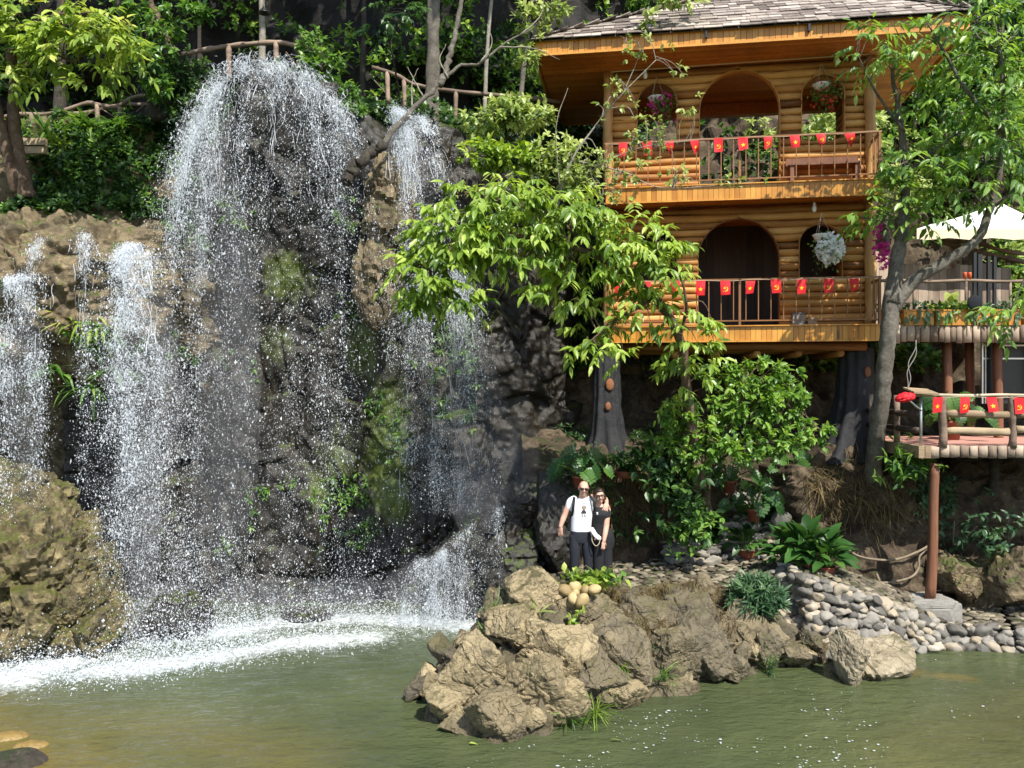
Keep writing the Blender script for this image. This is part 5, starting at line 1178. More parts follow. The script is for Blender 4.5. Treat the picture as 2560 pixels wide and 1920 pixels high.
tree('bushy_tree', 'bushy fresh green small tree in front of the dark space under the log house', 'tree',
     [([P(1768, 1300, 14.9), P(1766, 1210, 14.75), P(1785, 1140, 14.6), P(1830, 1060, 14.4), P(1860, 980, 14.3)], .085, .04), ([P(1785, 1140, 14.6), P(1740, 1070, 14.3), P(1700, 1010, 14.2)], .04, .01), ([P(1830, 1060, 14.4), P(1920, 1010, 14.3), P(2000, 1030, 14.2), P(2060, 1085, 14.2)], .035, .008), ([P(1770, 1180, 14.7), P(1830, 1130, 14.4), P(1900, 1110, 14.2)], .03, .008)],
     [B_(1760, 1080, 14.2, 110, 60, .5, 95), B_(1860, 1010, 14.2, 110, 60, .5, 100), B_(1960, 1010, 14.2, 80, 65, .5, 80), B_(1910, 935, 14.3, 110, 38, .5, 70), B_(1700, 1030, 14.1, 55, 50, .4, 44), B_(1840, 1120, 14.0, 80, 40, .4, 56), B_(1940, 1100, 14.0, 75, 50, .4, 56), B_(2045, 1085, 14.2, 45, 38, .3, 24), B_(1660, 1110, 14.2, 50, 40, .3, 26), B_(1740, 1150, 14.0, 60, 40, .3, 30), B_(1800, 940, 14.3, 60, 40, .3, 26)],
     'wh', 'leaf_fresh', 'bark_brown', None, .3, .135, 4, .3, .15, kwh=7, w=.46)
tree('rambling_shrub', 'thin arching pale leaved shrub crossing in front of the left side of the house', 'shrub',
     [([P(1390, 520, 14.9), P(1430, 400, 14.6), P(1500, 300, 14.5), P(1560, 230, 14.4), P(1640, 150, 14.3)], .028, .006), ([P(1400, 500, 14.9), P(1490, 420, 14.5), P(1600, 370, 14.4), P(1740, 350, 14.3)], .02, .004), ([P(1430, 400, 14.6), P(1560, 430, 14.4), P(1660, 470, 14.3), P(1880, 455, 14.3)], .018, .004), ([P(1400, 480, 14.9), P(1390, 320, 14.5), P(1420, 220, 14.4)], .016, .004), ([P(1560, 230, 14.4), P(1600, 120, 14.3), P(1550, 90, 14.3)], .01, .003), ([P(1640, 150, 14.3), P(1620, 90, 14.2), P(1560, 70, 14.2)], .008, .003)],
     [B_(1620, 330, 14.3, 60, 70, .3, 26), B_(1560, 420, 14.3, 110, 50, .3, 30), B_(1450, 420, 14.5, 70, 60, .3, 36), B_(1690, 440, 14.3, 60, 40, .3, 16), B_(1540, 250, 14.4, 60, 60, .3, 14), B_(1600, 120, 14.3, 90, 40, .3, 14), B_(1700, 170, 14.3, 30, 25, .2, 5), B_(1730, 260, 14.3, 30, 40, .2, 6), B_(1500, 500, 14.4, 90, 30, .3, 26), B_(1850, 455, 14.3, 70, 14, .2, 6)],
     'wh', 'leaf_pale', 'bark_pale', None, .55, .1, 4, .3, .1, parts=('stems', 'leaves'), kwh=5, w=.55)
for (lab, bl, mt, lm, nm) in (
  ('pale green bush growing beside the right hand fall below the rail fence', [B_(1220, 300, 15.2, 70, 45, .5, 60), B_(1320, 290, 15.2, 80, 40, .5, 66), B_(1270, 260, 15.2, 70, 30, .4, 40)], 'leaf_pale', [([P(1270, 370, 15.6), P(1262, 320, 15.4), P(1250, 280, 15.2)], .03, .01)], 'bush'),
  ('loose light green bush just left of the house at upper balcony height', [B_(1400, 380, 15.0, 90, 50, .4, 70), B_(1440, 450, 14.8, 60, 40, .4, 40), B_(1350, 420, 15, 60, 40, .4, 40)], 'leaf_pale', [([P(1390, 500, 15.4), P(1395, 450, 15.2), P(1400, 400, 15.0)], .03, .01)], 'bush'),
  ('dense bright bush low above the leaning foliage beside the right hand fall', [B_(1210, 385, 14.9, 70, 45, .4, 66), B_(1290, 390, 14.9, 60, 40, .4, 44)], 'leaf_bright', [([P(1240, 470, 15.4), P(1238, 420, 15.1), P(1235, 390, 14.9)], .03, .01)], 'bush'),
  ('trailing pale foliage hanging from above left of the roof corner', [B_(1330, 60, 15.6, 50, 60, .4, 44), B_(1320, 150, 15.6, 45, 40, .4, 30), B_(1380, 20, 15.6, 60, 30, .4, 30), B_(1690, -10, 15.3, 90, 40, .4, 44), B_(1620, 40, 15.2, 30, 25, .3, 8)], 'leaf_pale', [([P(1300, -200, 16), P(1320, -60, 15.8), P(1330, 60, 15.6), P(1325, 170, 15.6)], .03, .008), ([P(1320, -60, 15.8), P(1500, -50, 15.5), P(1690, -20, 15.3)], .02, .006)], 'hanging_branch'),
  ('dark leafy shrub between the crest of the wide fall and the rail fence', [B_(800, 170, 16.2, 60, 60, .5, 70), B_(850, 240, 16, 60, 45, .4, 50), B_(780, 110, 16.4, 40, 40, .4, 34), B_(880, 290, 15.8, 40, 35, .3, 24)], 'leaf_mid', [([P(830, 330, 16.4), P(820, 240, 16.3), P(800, 160, 16.2)], .04, .012)], 'bush'),
  ('dark green bush left of the crest of the wide fall', [B_(470, 180, 16.2, 70, 50, .5, 90), B_(430, 240, 16, 50, 50, .4, 60), B_(500, 240, 16, 40, 40, .3, 36)], 'leaf_dark', [([P(460, 320, 16.4), P(462, 250, 16.3), P(468, 190, 16.2)], .04, .012)], 'bush'),
  ('palm like dark shrub hanging over the top of the wide fall', [B_(1000, 30, 16.2, 50, 40, .4, 16, 'pin'), B_(950, 60, 16.2, 40, 40, .3, 12, 'pin')], 'leaf_dark', [([P(1010, 300, 17.2), P(985, 160, 16.8), P(960, 40, 16.3)], .025, .012)], 'bush')):
    tree(nm, lab, 'bush', lm, bl, 'wh', mt, 'bark_dark', None, .35, .14, 5, .4, .1, parts=('stems', 'leaves'), kwh=6, w=.5)
# bare branch
dw = thing('bare_branch', 'bare grey dead branch arching up over the gap between the two falls', 'branch', P(872, 440, 14.7))
o = np.array(dw.location)
def limb(pts, r0, r1, mat, nm, n=30):
    m = MB(); q = smoothpts(pts, n); t = np.linspace(0, 1, n); tube(m, q - o + .02 * rng.normal(size=(n, 3)) * r0 / .1, (r0 + (r1 - r0) * t ** .7) * (1 + .08 * rng.normal(size=n)), 10, True, None, (1, 1), .05); return m.build(nm, G[mat], dw, True)
limb([P(868, 448, 14.6), P(885, 420, 14.6), P(925, 385, 14.7), P(955, 362, 14.8)], .115, .095, 'bark_dark', 'butt')
limb([P(950, 368, 14.8), P(985, 325, 14.9), P(1040, 265, 15), P(1100, 212, 15.1), P(1150, 166, 15.2), P(1200, 158, 15.2), P(1250, 118, 15.2), P(1330, 72, 15.2)], .07, .014, 'bark_grey', 'limb')
limb([P(1098, 215, 15.1), P(1125, 140, 15.3), P(1140, 70, 15.4), P(1160, -40, 15.5)], .065, .04, 'bark_grey', 'limb')
for pts in ([(1200, 158), (1230, 110), (1218, 60)], [(1250, 118), (1330, 120), (1400, 150)], [(1060, 246), (1035, 200), (1020, 168)], [(1030, 275), (1030, 210), (1045, 170)], [(1120, 195), (1100, 150), (1115, 110)], [(1300, 90), (1350, 40), (1360, -10)]):
    limb([P(a, b, 15.1) for a, b in pts], .02, .004, 'bark_pale', 'twig', 10)
# trunks rising from the path, out-of-view crowns added overhead to shade the cliff behind
for px, w_, lean, d, lab, bark in ((1078, .16, .15, 17.6, 'thick grey trunk rising behind the bare branch', 'bark_grey'), (655, .075, 0, 17.9, 'thin pale trunk behind the crest of the wide fall', 'bark_pale'), (500, .05, -.1, 18.4, 'dark thin trunk left of the crest rail', 'bark_dark'), (905, .06, .2, 18.2, 'thin dark leaning trunk left of the rail fence', 'bark_dark'), (1205, .05, .5, 18.0, 'slim pale trunk right of the bare branch', 'bark_pale'), (150, .1, .1, 17.8, 'ivy wrapped trunk behind the yellow leaved tree', 'bark_dark'), (1290, .06, .9, 18.4, 'slim leaning trunk among the undergrowth left of the roof', 'bark_grey')):
    b = P(px, 300 if px > 1000 else 190, d); tp = b + np.array([lean * 2.2, -.6, 8.0])
    tree('background_tree', lab, 'tree', [([b - [0, 0, 1.0], b + [lean * .3, 0, 2], b + [lean * .9, -.2, 4.5], tp], w_, w_ * .6), ([b + [lean * .9, -.2, 4.5], tp + [-1.2, -2.0, -.6]], w_ * .5, .02), ([b + [lean * .9, -.2, 4.5], tp + [1.3, -2.2, -1]], w_ * .5, .02)],
         [(tp + np.array([rng.uniform(-.6, .6), -2.2, .2]), np.array([2.1, 2.0, 1.0]), 90)], 'wh', 'leaf_dark', bark, 'trees along the cliff top path', .08, .34, kwh=6, w=.5)
# trees on the hillside
for k, (px, py, d, rx, ry, lab, mt) in enumerate(((2120, 330, 20.5, 120, 90, 'pale sunlit jungle tree just right of the upper balcony', 'leaf_pale'), (2300, 180, 22, 170, 120, 'olive jungle tree high behind the grey tree', 'leaf_mid'), (2480, 350, 20.5, 150, 130, 'broad green jungle tree behind the canopy', 'leaf_mid'), (2230, 480, 19.5, 90, 70, 'small pale jungle bush tree right of the house at mid height', 'leaf_pale'), (2440, 30, 23, 160, 100, 'dark jungle tree in the upper right corner', 'leaf_dark'), (2120, 60, 22.5, 140, 70, 'pale jungle tree peeping over the roof right of the ridge', 'leaf_pale'), (1840, 400, 20.8, 130, 50, 'dark jungle shrub seen through the big upper arch', 'leaf_dark'), (1640, 360, 20.8, 90, 60, 'dark jungle shrub seen through the upper left arch', 'leaf_dark'), (1480, 240, 20.5, 130, 120, 'dark jungle shrub under the left eave of the roof', 'leaf_dark'), (1560, -20, 22, 200, 50, 'jungle tree rising behind the roof ridge', 'leaf_mid'))):
    c, r_ = px_blob(px, py, d, rx, ry, 1.0); n = int(rx * ry / (70 if not 1600 < px < 1900 else 260))
    tree('jungle_tree', lab, 'tree', [([c + [.2, .6, -r_[2] - 1.4], c + [0, .3, -r_[2] * .4], c + [.1, .2, r_[2] * .6]], .08, .03)], [(c, r_, n)], 'wh', mt, 'bark_grey', 'jungle trees on the hillside', .15, .2, kwh=6, w=.5)
lone = P(2165, 30, 22)
# ---------- leaf cover ----------
def cover(name, label, cat, pts, nrmls, n, mat, ll, k=5, w=.55, kind='stuff', jit=.12, sel=None, spread=.9, droop=.2):
    idx = rng.choice(len(pts), n, True, sel / sel.sum() if sel is not None else None)
    B = pts[idx] + nrmls[idx] * rng.uniform(.02, jit, (n, 1)) + rng.normal(size=(n, 3)) * .05
    m = MB(); whorl(m, B, nrmls[idx] + [0, -.4, .25] + rng.normal(size=(n, 3)) * .3, k, ll, w, spread, droop)
    return tag(m.build(name, G[mat]), label, cat, None, kind)
def flat(a): return a.reshape(-1, 3)
def clump(p, sc, th, s): return np.clip(fbm(p * sc, 3, s) - th, 0, 1)
S_, SN = flat(sp), flat(sn); SN = SN * np.sign(-(SN[:, 1:2]) + .001)
w0 = ((S_[:, 2] > 7.5) & (S_[:, 0] > -9.3) & (S_[:, 1] < 17.5)) * (clump(S_, .9, -.45, 3) + .02)
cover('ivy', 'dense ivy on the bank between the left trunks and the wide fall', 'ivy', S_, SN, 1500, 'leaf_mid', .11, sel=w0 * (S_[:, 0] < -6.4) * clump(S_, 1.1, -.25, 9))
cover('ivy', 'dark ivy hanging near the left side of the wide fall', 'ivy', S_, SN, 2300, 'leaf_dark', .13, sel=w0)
K_, KN = flat(kp), flat(kn); KN = KN * np.sign(-(KN[:, 1:2]) + .001)
wk = ((K_[:, 2] > 9) & (K_[:, 2] < 16) & (K_[:, 0] < 3.5)) * clump(K_, .5, -.05, 4)
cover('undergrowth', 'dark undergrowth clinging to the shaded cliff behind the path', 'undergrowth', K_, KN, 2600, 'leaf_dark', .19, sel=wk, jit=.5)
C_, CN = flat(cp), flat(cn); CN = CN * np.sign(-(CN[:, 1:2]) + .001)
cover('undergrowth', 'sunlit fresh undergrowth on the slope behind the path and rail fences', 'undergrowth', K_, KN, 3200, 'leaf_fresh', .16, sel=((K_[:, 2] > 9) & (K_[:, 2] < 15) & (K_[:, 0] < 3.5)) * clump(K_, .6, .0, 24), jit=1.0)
cover('ferns', 'leafy ferns and creepers over the tan left shelf', 'ferns', S_, SN, 1000, 'leaf_mid', .13, 6, .4, sel=((S_[:, 2] > 4.9) & (S_[:, 2] < 7.7)) * clump(S_, 1.0, .08, 31), jit=.1)
cover('crest_plants', 'dark leafy plants along the crest of the cliff behind the falls', 'undergrowth', C_, CN, 1500, 'leaf_dark', .15, sel=((C_[:, 1] > 16.6) & (C_[:, 2] > 8.5)) * clump(C_, .8, -.3, 5) * 1.0, jit=.4)
cover('wall_ferns', 'small wet ferns scattered over the cliff behind the falling water', 'ferns', C_, CN, 420, 'leaf_mid', .13, 6, .3, sel=((C_[:, 1] < 16.8) & (C_[:, 2] > .8) & (C_[:, 2] < 8) & (C_[:, 0] > -6) & (C_[:, 0] < -.8)) * np.clip(fbm(C_ * .9, 3, 12) - .12, 0, 1), jit=.08)
E_, EN = flat(ep), flat(en); EN = EN * np.sign(-(EN[:, 1:2]) + .001)
we = ((E_[:, 2] > 4.6) & (E_[:, 2] < 19)) * clump(E_, .45, -.4, 6)
cover('hillside_foliage', 'sunlit mixed jungle foliage covering the hillside behind the house', 'foliage', E_, EN, 7000, 'leaf_mid', .19, sel=we * np.where((E_[:, 0] > 2) & (E_[:, 0] < 6.6), .12, 1), jit=.6)
cover('hillside_foliage', 'pale sunlit creepers on the hillside right of the house', 'foliage', E_, EN, 4200, 'leaf_pale', .16, sel=we * (E_[:, 0] > 6.2) * clump(E_, .7, -.05, 8), jit=.6)
cover('bank_creeper', 'green creepers on the earth bank behind the couple', 'creeper', E_, EN, 620, 'leaf_dark', .1, 5, .3, sel=((E_[:, 2] > 1.3) & (E_[:, 2] < 3.3) & (E_[:, 0] > .9) & (E_[:, 0] < 3.6)) * clump(E_, 1.5, -.3, 9), jit=.12)
cover('bank_creeper', 'bluish green creepers on the shaded bank below the deck', 'creeper', E_, EN, 420, 'leaf_blue', .13, 5, .5, sel=((E_[:, 2] > .7) & (E_[:, 2] < 3.0) & (E_[:, 0] > 7.2)) * np.clip(fbm(E_ * .9, 3, 15) - .08, 0, 1), jit=.15)
def blades(name, label, cat, B, N, ll, wd, mat, k=14, kind=None, up=.9, curl=.55, spread=.6, out=(0, -.3, 0)):
    m = MB(); n = len(B) * k; b = np.repeat(np.asarray(B), k, 0) + rng.normal(size=(n, 3)) * .03
    d = rng.normal(size=(n, 3)) * spread + UP * up + np.asarray(out)
    leaves(m, b, d, UP + rng.normal(size=(n, 3)) * .3, ll * rng.uniform(.5, 1.2, n), wd, None, 's', .1, curl * rng.uniform(.5, 1.5, n))
    return tag(m.build(name, G[mat]), label, cat, None, kind)
idx = rng.choice(len(E_), 210, True, (lambda a: a / a.sum())(((E_[:, 2] > 1.6) & (E_[:, 2] < 3.25) & (E_[:, 0] > 5.4) & (E_[:, 0] < 8.2)) * clump(E_, 1.2, -.35, 4)))
blades('dry_grass', 'tangled dry grass and rootlets hanging over the earth bank left of the deck post', 'grass', E_[idx], None, .34, .035, 'leaf_dry', 12, 'stuff', -.1, .9, .6, (0, -.6, 0))
idx = rng.choice(len(E_), 260, True, (lambda a: a / a.sum())(((E_[:, 2] > 1.5) & (E_[:, 2] < 2.9) & (E_[:, 0] > .9) & (E_[:, 0] < 3.4)) * clump(E_, 1.2, -.35, 7)))
blades('dry_grass', 'dry greenish grass hanging down the bank right behind the couple', 'grass', E_[idx], None, .26, .04, 'leaf_dry', 10, 'stuff', -.2, .9, .5, (0, -.6, 0))
FP, FN = flat(fp), flat(fn_)
wf_ = ((FP[:, 2] > .62) & (FP[:, 2] < 1.25) & (FP[:, 0] > 1.3) & (FP[:, 0] < 3.5) & (FP[:, 1] < 13.2)) * clump(FP, 1.6, -.25, 5)
idx = rng.choice(len(FP), 650, True, wf_ / wf_.sum())
blades('dry_grass', 'brown matted grass on the top of the foreground rock below the terrace', 'grass', FP[idx], None, .17, .04, 'leaf_dry', 10, 'stuff', .1, .8, .7, (0, -.5, -.2))
# grass tufts and little plants on the rock
def snap(px, py, A, N=None):
    "first surface point of the cloud A seen near that pixel"
    q = np.stack([1280 + A[:, 0] / A[:, 1] * F, 960 - (A[:, 2] - CZ) / A[:, 1] * F], 1)
    dd = np.hypot(q[:, 0] - px, q[:, 1] - py); k = np.where(dd < dd.min() + 9)[0]
    return A[k[np.argmin(A[k, 1])]]
for px, py, ll, wd, k, mt, lab in ((1338, 1530, .34, .13, 16, 'leaf_pale', 'pale strap leaved tuft on the rock face below the peak'), (1640, 1610, .2, .12, 26, 'leaf_mid', 'feathery green fern in the middle of the foreground rock'), (1490, 1770, .36, .03, 60, 'leaf_bright', 'fine grass tuft low on the rock just above the water'), (1425, 1800, .26, .04, 60, 'leaf_mid', 'dark grass clump at the waterline of the foreground rock'), (1665, 1705, .24, .05, 40, 'leaf_mid', 'green fern tuft right of centre near the waterline'), (1230, 1520, .3, .05, 40, 'leaf_mid', 'mossy grass tuft on the falls side of the rock'), (1215, 1580, .28, .05, 40, 'leaf_mid', 'lower grass tuft beside the pool on the falls side of the rock'), (2050, 1625, .3, .05, 50, 'leaf_dry', 'greyish grass at the foot of the rubble wall'), (1920, 1660, .3, .04, 50, 'leaf_dark', 'dark roots and grass at the waterline near the right end of the rock'), (1550, 1455, .26, .05, 24, 'leaf_blue', 'bluish grass tuft beside the small plant at the couple'), (1560, 1660, .18, .1, 16, 'leaf_bright', 'small bright fern on the grey rock face')):
    b = snap(px, py, FP); blades('grass_tuft', lab, 'grass', [b + [0, -.02, 0]], None, ll, wd, mt, k, None, .75, .6, .6)
b = snap(1450, 1555, FP); m = MB(); whorl(m, b + rng.normal(size=(16, 3)) * [.05, .03, .12] + [0, -.05, 0], rdir(16, .4), 5, .075, .5); tag(m.build('small_weed', G['leaf_bright']), 'little bright leafy weed under the cobbles', 'plant')
# plant in front of the couple
c = P(1472, 1452, 11.95); rp = thing('rock_plant', 'low yellow green rosette plant on the rock hiding the feet of the couple', 'plant', c - [0, 0, .1])
m = MB(); n = 150; B = rng.normal(size=(n, 3)) * [.19, .12, .045] + [0, 0, .13]; leaves(m, B, rdir(n, .35) + [0, -.2, 0], UP + rng.normal(size=(n, 3)) * .4, rng.uniform(.08, .17, n), .68, np.clip(.5 + .35 * rng.normal(size=n), 0, 1)); m.build('leaves', G['leaf_yellow'], rp)
m = MB(); n = 60; leaves(m, rng.normal(size=(n, 3)) * [.14, .08, .03] + [.2, .0, .12], rdir(n, .6), UP + rng.normal(size=(n, 3)) * .4, rng.uniform(.1, .18, n), .5); m.build('inner_leaves', G['leaf_mid'], rp)
m = MB()
for k in range(14): a = rng.normal(size=3) * [.15, .08, 0]; tube(m, [a + [0, 0, -.14], a * 1.1 + [0, -.02, .0], a * 1.2 + [0, 0, .12]], .009, 5)
for a in ((-.15, .1), (.22, .02)): tube(m, smoothpts([(a[0], 0, .1), (a[0] + .1, -.05, .34), (a[0] + .22, -.03, .12)], 10), .004, 4)
m.build('stalks', G['leaf_dry'], rp)
# oleander-like bush by the wall
ob = thing('narrow_leaf_bush', 'blue green narrow leaved bush growing at the end of the rubble wall', 'bush', P(1890, 1560, 12.7))
o = np.array(ob.location); m = MB(); n = 150; B = in_blob(n, P(1890, 1490, 12.5), (.5, .35, .32), .3)[0]; D = nrm(B - (o + [0, .1, -.1])); whorl(m, B - o, D + [0, -.2, .2], 12, .17, .17, .8, .0, None, 's', .2); m.build('leaves', G['leaf_blue'], ob)
m = MB()
for i in range(0, n, 4): tube(m, smoothpts([(0, 0, -.1), (B[i] - o) * .5 + rng.normal(size=3) * .03, B[i] - o], 6), [.012, .01, .008, .007, .005, .004], 5, False)
m.build('stems', G['bark_brown'], ob, True)
# roots on the bank, dead twig in the fall
for pts, r_, lab in (([(2095, 1345), (2150, 1385), (2220, 1385), (2290, 1383), (2340, 1350)], .022, 'long pale root running level across the earth bank'), ([(2340, 1345), (2300, 1385), (2292, 1410), (2275, 1438), (2200, 1442), (2170, 1430)], .022, 'pale looping root left of the brown deck post'), ([(2370, 1310), (2370, 1345), (2375, 1365), (2400, 1358), (2430, 1300)], .012, 'thin root right of the brown deck post'), ([(2225, 1478), (2310, 1468), (2400, 1463)], .012, 'thin straight stick lying over the dark gap behind the footing')):
    q = smoothpts([snap(a, b_, E_) + np.array([0, -.09, 0]) for a, b_ in pts], 40); q[:, 1] = np.convolve(np.pad(q[:, 1], 4, 'edge'), np.ones(9) / 9, 'valid') - .04
    m = MB(); tube(m, q, r_ * (1 + .1 * rng.normal(size=40)), 7); tag(m.build('root', G['root'], None, True), lab, 'root', 'bare roots on the earth bank')
tw = MB()
for pts in ([(1163, 1395), (1172, 1360), (1185, 1335), (1180, 1300)], [(1172, 1360), (1145, 1350), (1110, 1350)], [(1180, 1335), (1210, 1325), (1235, 1318)], [(1165, 1350), (1160, 1325), (1140, 1305)], [(1138, 1378), (1125, 1360), (1110, 1350)], [(1190, 1328), (1200, 1300), (1218, 1285)]):
    tube(tw, smoothpts([P(a, b, 14.1) for a, b in pts], 8), np.linspace(.014, .004, 8), 5)
tag(tw.build('dead_twig', G['bark_dark'], None, True), 'small dark dead twig sticking out of the right hand cascade', 'twig')
# hanging strap ferns under the left shelf
for px, py, k, lab in ((245, 830, 16, 'yellow green strap fern hanging from the lip of the left shelf'), (185, 800, 10, 'strap fern left of the larger one under the left shelf'), (285, 930, 8, 'long strap fern hanging lowest at the cave mouth'), (130, 930, 14, 'dark strap fern inside the cave below the left shelf'), (230, 970, 10, 'lower strap fern under the left shelf')):
    c = P(px, py, 13.95); m = MB(); n = k * 2; leaves(m, c + rng.normal(size=(n, 3)) * [.14, .1, .05], rng.normal(size=(n, 3)) * [.7, .3, .3] + [0, -.7, .35], UP + [0, -.2, 0], rng.uniform(.22, .5, n), .12, None, 's', .15, .95)
    tag(m.build('strap_fern', G['leaf_yellow' if k > 8 and py < 900 else 'leaf_mid']), lab, 'fern')
for px, py, d, s, lab in ((130, 320, 15.9, .5, 'spiky fern clump left of the railing post on the left bank'), (215, 300, 16, .5, 'upright grassy fern beside the railing post on the left bank'), (290, 300, 16, .45, 'fern under the right end of the left railing'), (60, 320, 15.8, .45, 'dark fern behind the twin trunks'), (150, 350, 15.6, .4, 'yellowish fern drooping over the vine bank')):
    blades('fern', lab, 'fern', [P(px + a, py + 18, d) for a in (-14, 0, 14)], None, s, .1, 'leaf_mid' if s > .42 else 'leaf_yellow', 16, None, .8, .7, .8)
# ---------- potted plants ----------
def pot(name, label, loc, kind, r=.13, h=.16, mat='terracotta', s=1.0, n=14, round_=True, grp=None, hasplant=True):
    o = thing(name, label, 'potted plant', loc, 0, grp)
    m = MB()
    if round_: prof = [(0, 0), (r * .6, 0), (r * .9, h * .35), (r * 1.02, h * .75), (r * 1.05, h * .9), (r * 1.12, h * .92), (r * 1.12, h), (r * .98, h), (r * .9, h * .82), (0, h * .8)]
    else: prof = [(0, 0), (r * .78, 0), (r * .98, h * .82), (r * 1.08, h * .83), (r * 1.1, h), (r * .98, h), (r * .95, h * .85), (0, h * .84)]
    lathe(m, prof, n=28); m.build('pot', G[mat], o, True)
    lv = MB(); st = MB(); a0 = rng.uniform(0, 6.28)
    for k in range(n):
        a = a0 + k * 2.4; rr = (k + .5) / n
        dr = np.array([math.cos(a), math.sin(a) * .8 - .15, 0]); L = s * rng.uniform(.75, 1.15)
        if kind == 'monstera':
            e = dr * L * .36 * (.25 + rr) + UP * L * (.42 - .36 * rr) + [0, 0, h]; tube(st, smoothpts([(0, 0, h * .8), e * .5 + UP * .1 * L, e], 7), .011, 5, False)
            leaves(lv, [e], [dr * .8 - UP * (.2 + .5 * rr) + rng.normal(size=3) * .25], [UP * .6 + dr * .3 + np.array([0, -.7, 0]) + rng.normal(size=3) * .25], [L * .22 * rng.uniform(.8, 1.2)], .82, None, 'm', .3, .35)
        elif kind == 'lily':
            e = dr * L * .14 * (.3 + rr) + UP * L * (.26 - .18 * rr) * rng.uniform(.6, 1.1) + [0, 0, h]; tube(st, smoothpts([(0, 0, h * .8), e * .6 + UP * .03, e], 6), .007, 5, False)
            leaves(lv, [e], [dr * (.4 + .6 * rr) + UP * (1.1 - 1.1 * rr) + rng.normal(size=3) * .2], [UP * .6 - dr * .5 + np.array([0, -.3, 0])], [L * .19 * rng.uniform(.8, 1.2)], .5, None, 'o', .25, .4)
        elif kind == 'palm':
            e0 = np.array([0, 0, h]); d = dr * .8 + UP * .9
            pinnate(lv, np.array([e0]), np.array([d]), np.array([L * .6]), 8, L * .22, .3, .16, None, 's')
            tube(st, [e0 + nrm(d) * L * .6 * t - UP * (L * .21 * t * t) for t in (0, .5, 1)], [.007, .005, .003], 4, False)
    lv.build('leaves', G['leaf_glossy'], o, kind != 'palm'); 
    if st.n: st.build('stems', G['leaf_mid'], o, True)
    return o
tz = .97
def on(px, py, z): return PG(px, py, z)
pot('potted_monstera', 'big monstera in a terracotta pot on the bank directly above the man', P(1452, 1218, 14.35), 'monstera', .15, .2, s=1.25, n=20, round_=False)
pot('potted_palm', 'small palm in a wide terracotta bowl right of the monstera above the couple', P(1570, 1195, 14.7), 'palm', .22, .13, s=1.0, n=18)
pot('potted_monstera', 'monstera in a straight red pot standing on the stone steps', P(1884, 1303, 15.1), 'monstera', .115, .24, s=1.15, n=16, round_=False)
pot('potted_monstera', 'monstera in a shaded red pot behind the bushy tree trunk', P(1822, 1232, 15.7), 'monstera', .12, .24, s=1.1, n=14, round_=False)
pot('potted_monstera', 'monstera in a red pot at the right end of the stone steps', P(1974, 1228, 15.7), 'monstera', .12, .24, s=1.1, n=14, round_=False)
pot('potted_lily', 'broad leaved plant in a round brown pot leftmost on the terrace', on(1816, 1390, tz), 'lily', .165, .2, s=1.5, n=46)
pot('potted_lily', 'broad leaved plant in a glossy red bowl in the middle of the terrace row', on(1868, 1398, tz), 'lily', .175, .19, s=1.4, n=40)
pot('potted_lily', 'tall broad leaved plant in a tapered dark grey pot on the terrace', on(1903, 1385, tz), 'lily', .13, .36, 'grey_pot', 1.7, 50, False)
pot('potted_lily', 'broad leaved plant in a pale bowl at the corner of the rubble wall', P(1962, 1424, 14.1), 'lily', .13, .14, 'white_pot', 1.5, 34)
pot('potted_lily', 'bushy broad leaved plant in a brown pot right of the pale bowl', P(2012, 1424, 14.0), 'lily', .15, .18, 'terracotta', 1.9, 64)
pot('potted_lily', 'broad leaved plant in a brown bowl rightmost beside the ramp', P(2062, 1440, 13.75), 'lily', .16, .17, 'terracotta', 1.6, 54)
pot('potted_monstera', 'potted monstera standing on the red deck floor behind the rail', np.array([P(2395, 1080, 15)[0], 15.2, DZ]), 'monstera', .16, .36, s=1.2, n=14, round_=False)
m = MB(); n = 26; B = P(1700, 1240, 14.3) + rng.normal(size=(n * 4, 3)) * [.35, .2, .35]; whorl(m, B, rdir(n * 4, .2) + [0, -.5, 0], 5, .17, .42); tag(m.build('broadleaf_shrub', G['leaf_dark']), 'dark broadleaf shrub at the foot of the bushy tree', 'shrub')
m = MB(); n = 80; B = P(1735, 1310, 14.3) + rng.normal(size=(n, 3)) * [.2, .15, .2]; whorl(m, B, rdir(n, .0) + [0, -.5, 0], 5, .14, .45); tag(m.build('broadleaf_shrub', G['leaf_mid']), 'green shrub drooping over the dark hollow left of the pots', 'shrub')
m = MB(); n = 60; B = P(1650, 1160, 14.2) + rng.normal(size=(n, 3)) * [.25, .15, .3]; whorl(m, B, rdir(n, .0) + [0, -.5, 0], 5, .2, .5); tag(m.build('broadleaf_shrub', G['leaf_dark']), 'large leaved shrub between the palm bowl and the bushy tree', 'shrub')
m = MB(); n = 50; B = P(2260, 1160, 13.95) + rng.normal(size=(n, 3)) * [.2, .15, .2]; whorl(m, B, rdir(n, .0) + [0, -.5, 0], 5, .18, .3); tag(m.build('broadleaf_shrub', G['leaf_mid']), 'leafy weeds between the grey trunk and the deck corner', 'shrub')
m = MB(); n = 46; B = P(2490, 1330, 14.3) + rng.normal(size=(n, 3)) * [.25, .1, .35]; whorl(m, B, rdir(n, .0) + [0, -.5, 0], 5, .15, .45); tag(m.build('broadleaf_shrub', G['leaf_blue']), 'bluish leafy shrub on the bank right of the deck post', 'shrub')
n = 50; m = MB(); c = P(2208, 625, 14.6); B = c + rng.normal(size=(n, 3)) * [.07, .05, .2]
for q in range(3): leaves(m, B, rdir(n), rdir(n) + [0, -1, 0], .07, .8)
tag(m.build('flower_spray', G['petal_pink']), 'bright pink flower spray beside the lower right house corner', 'flowers')
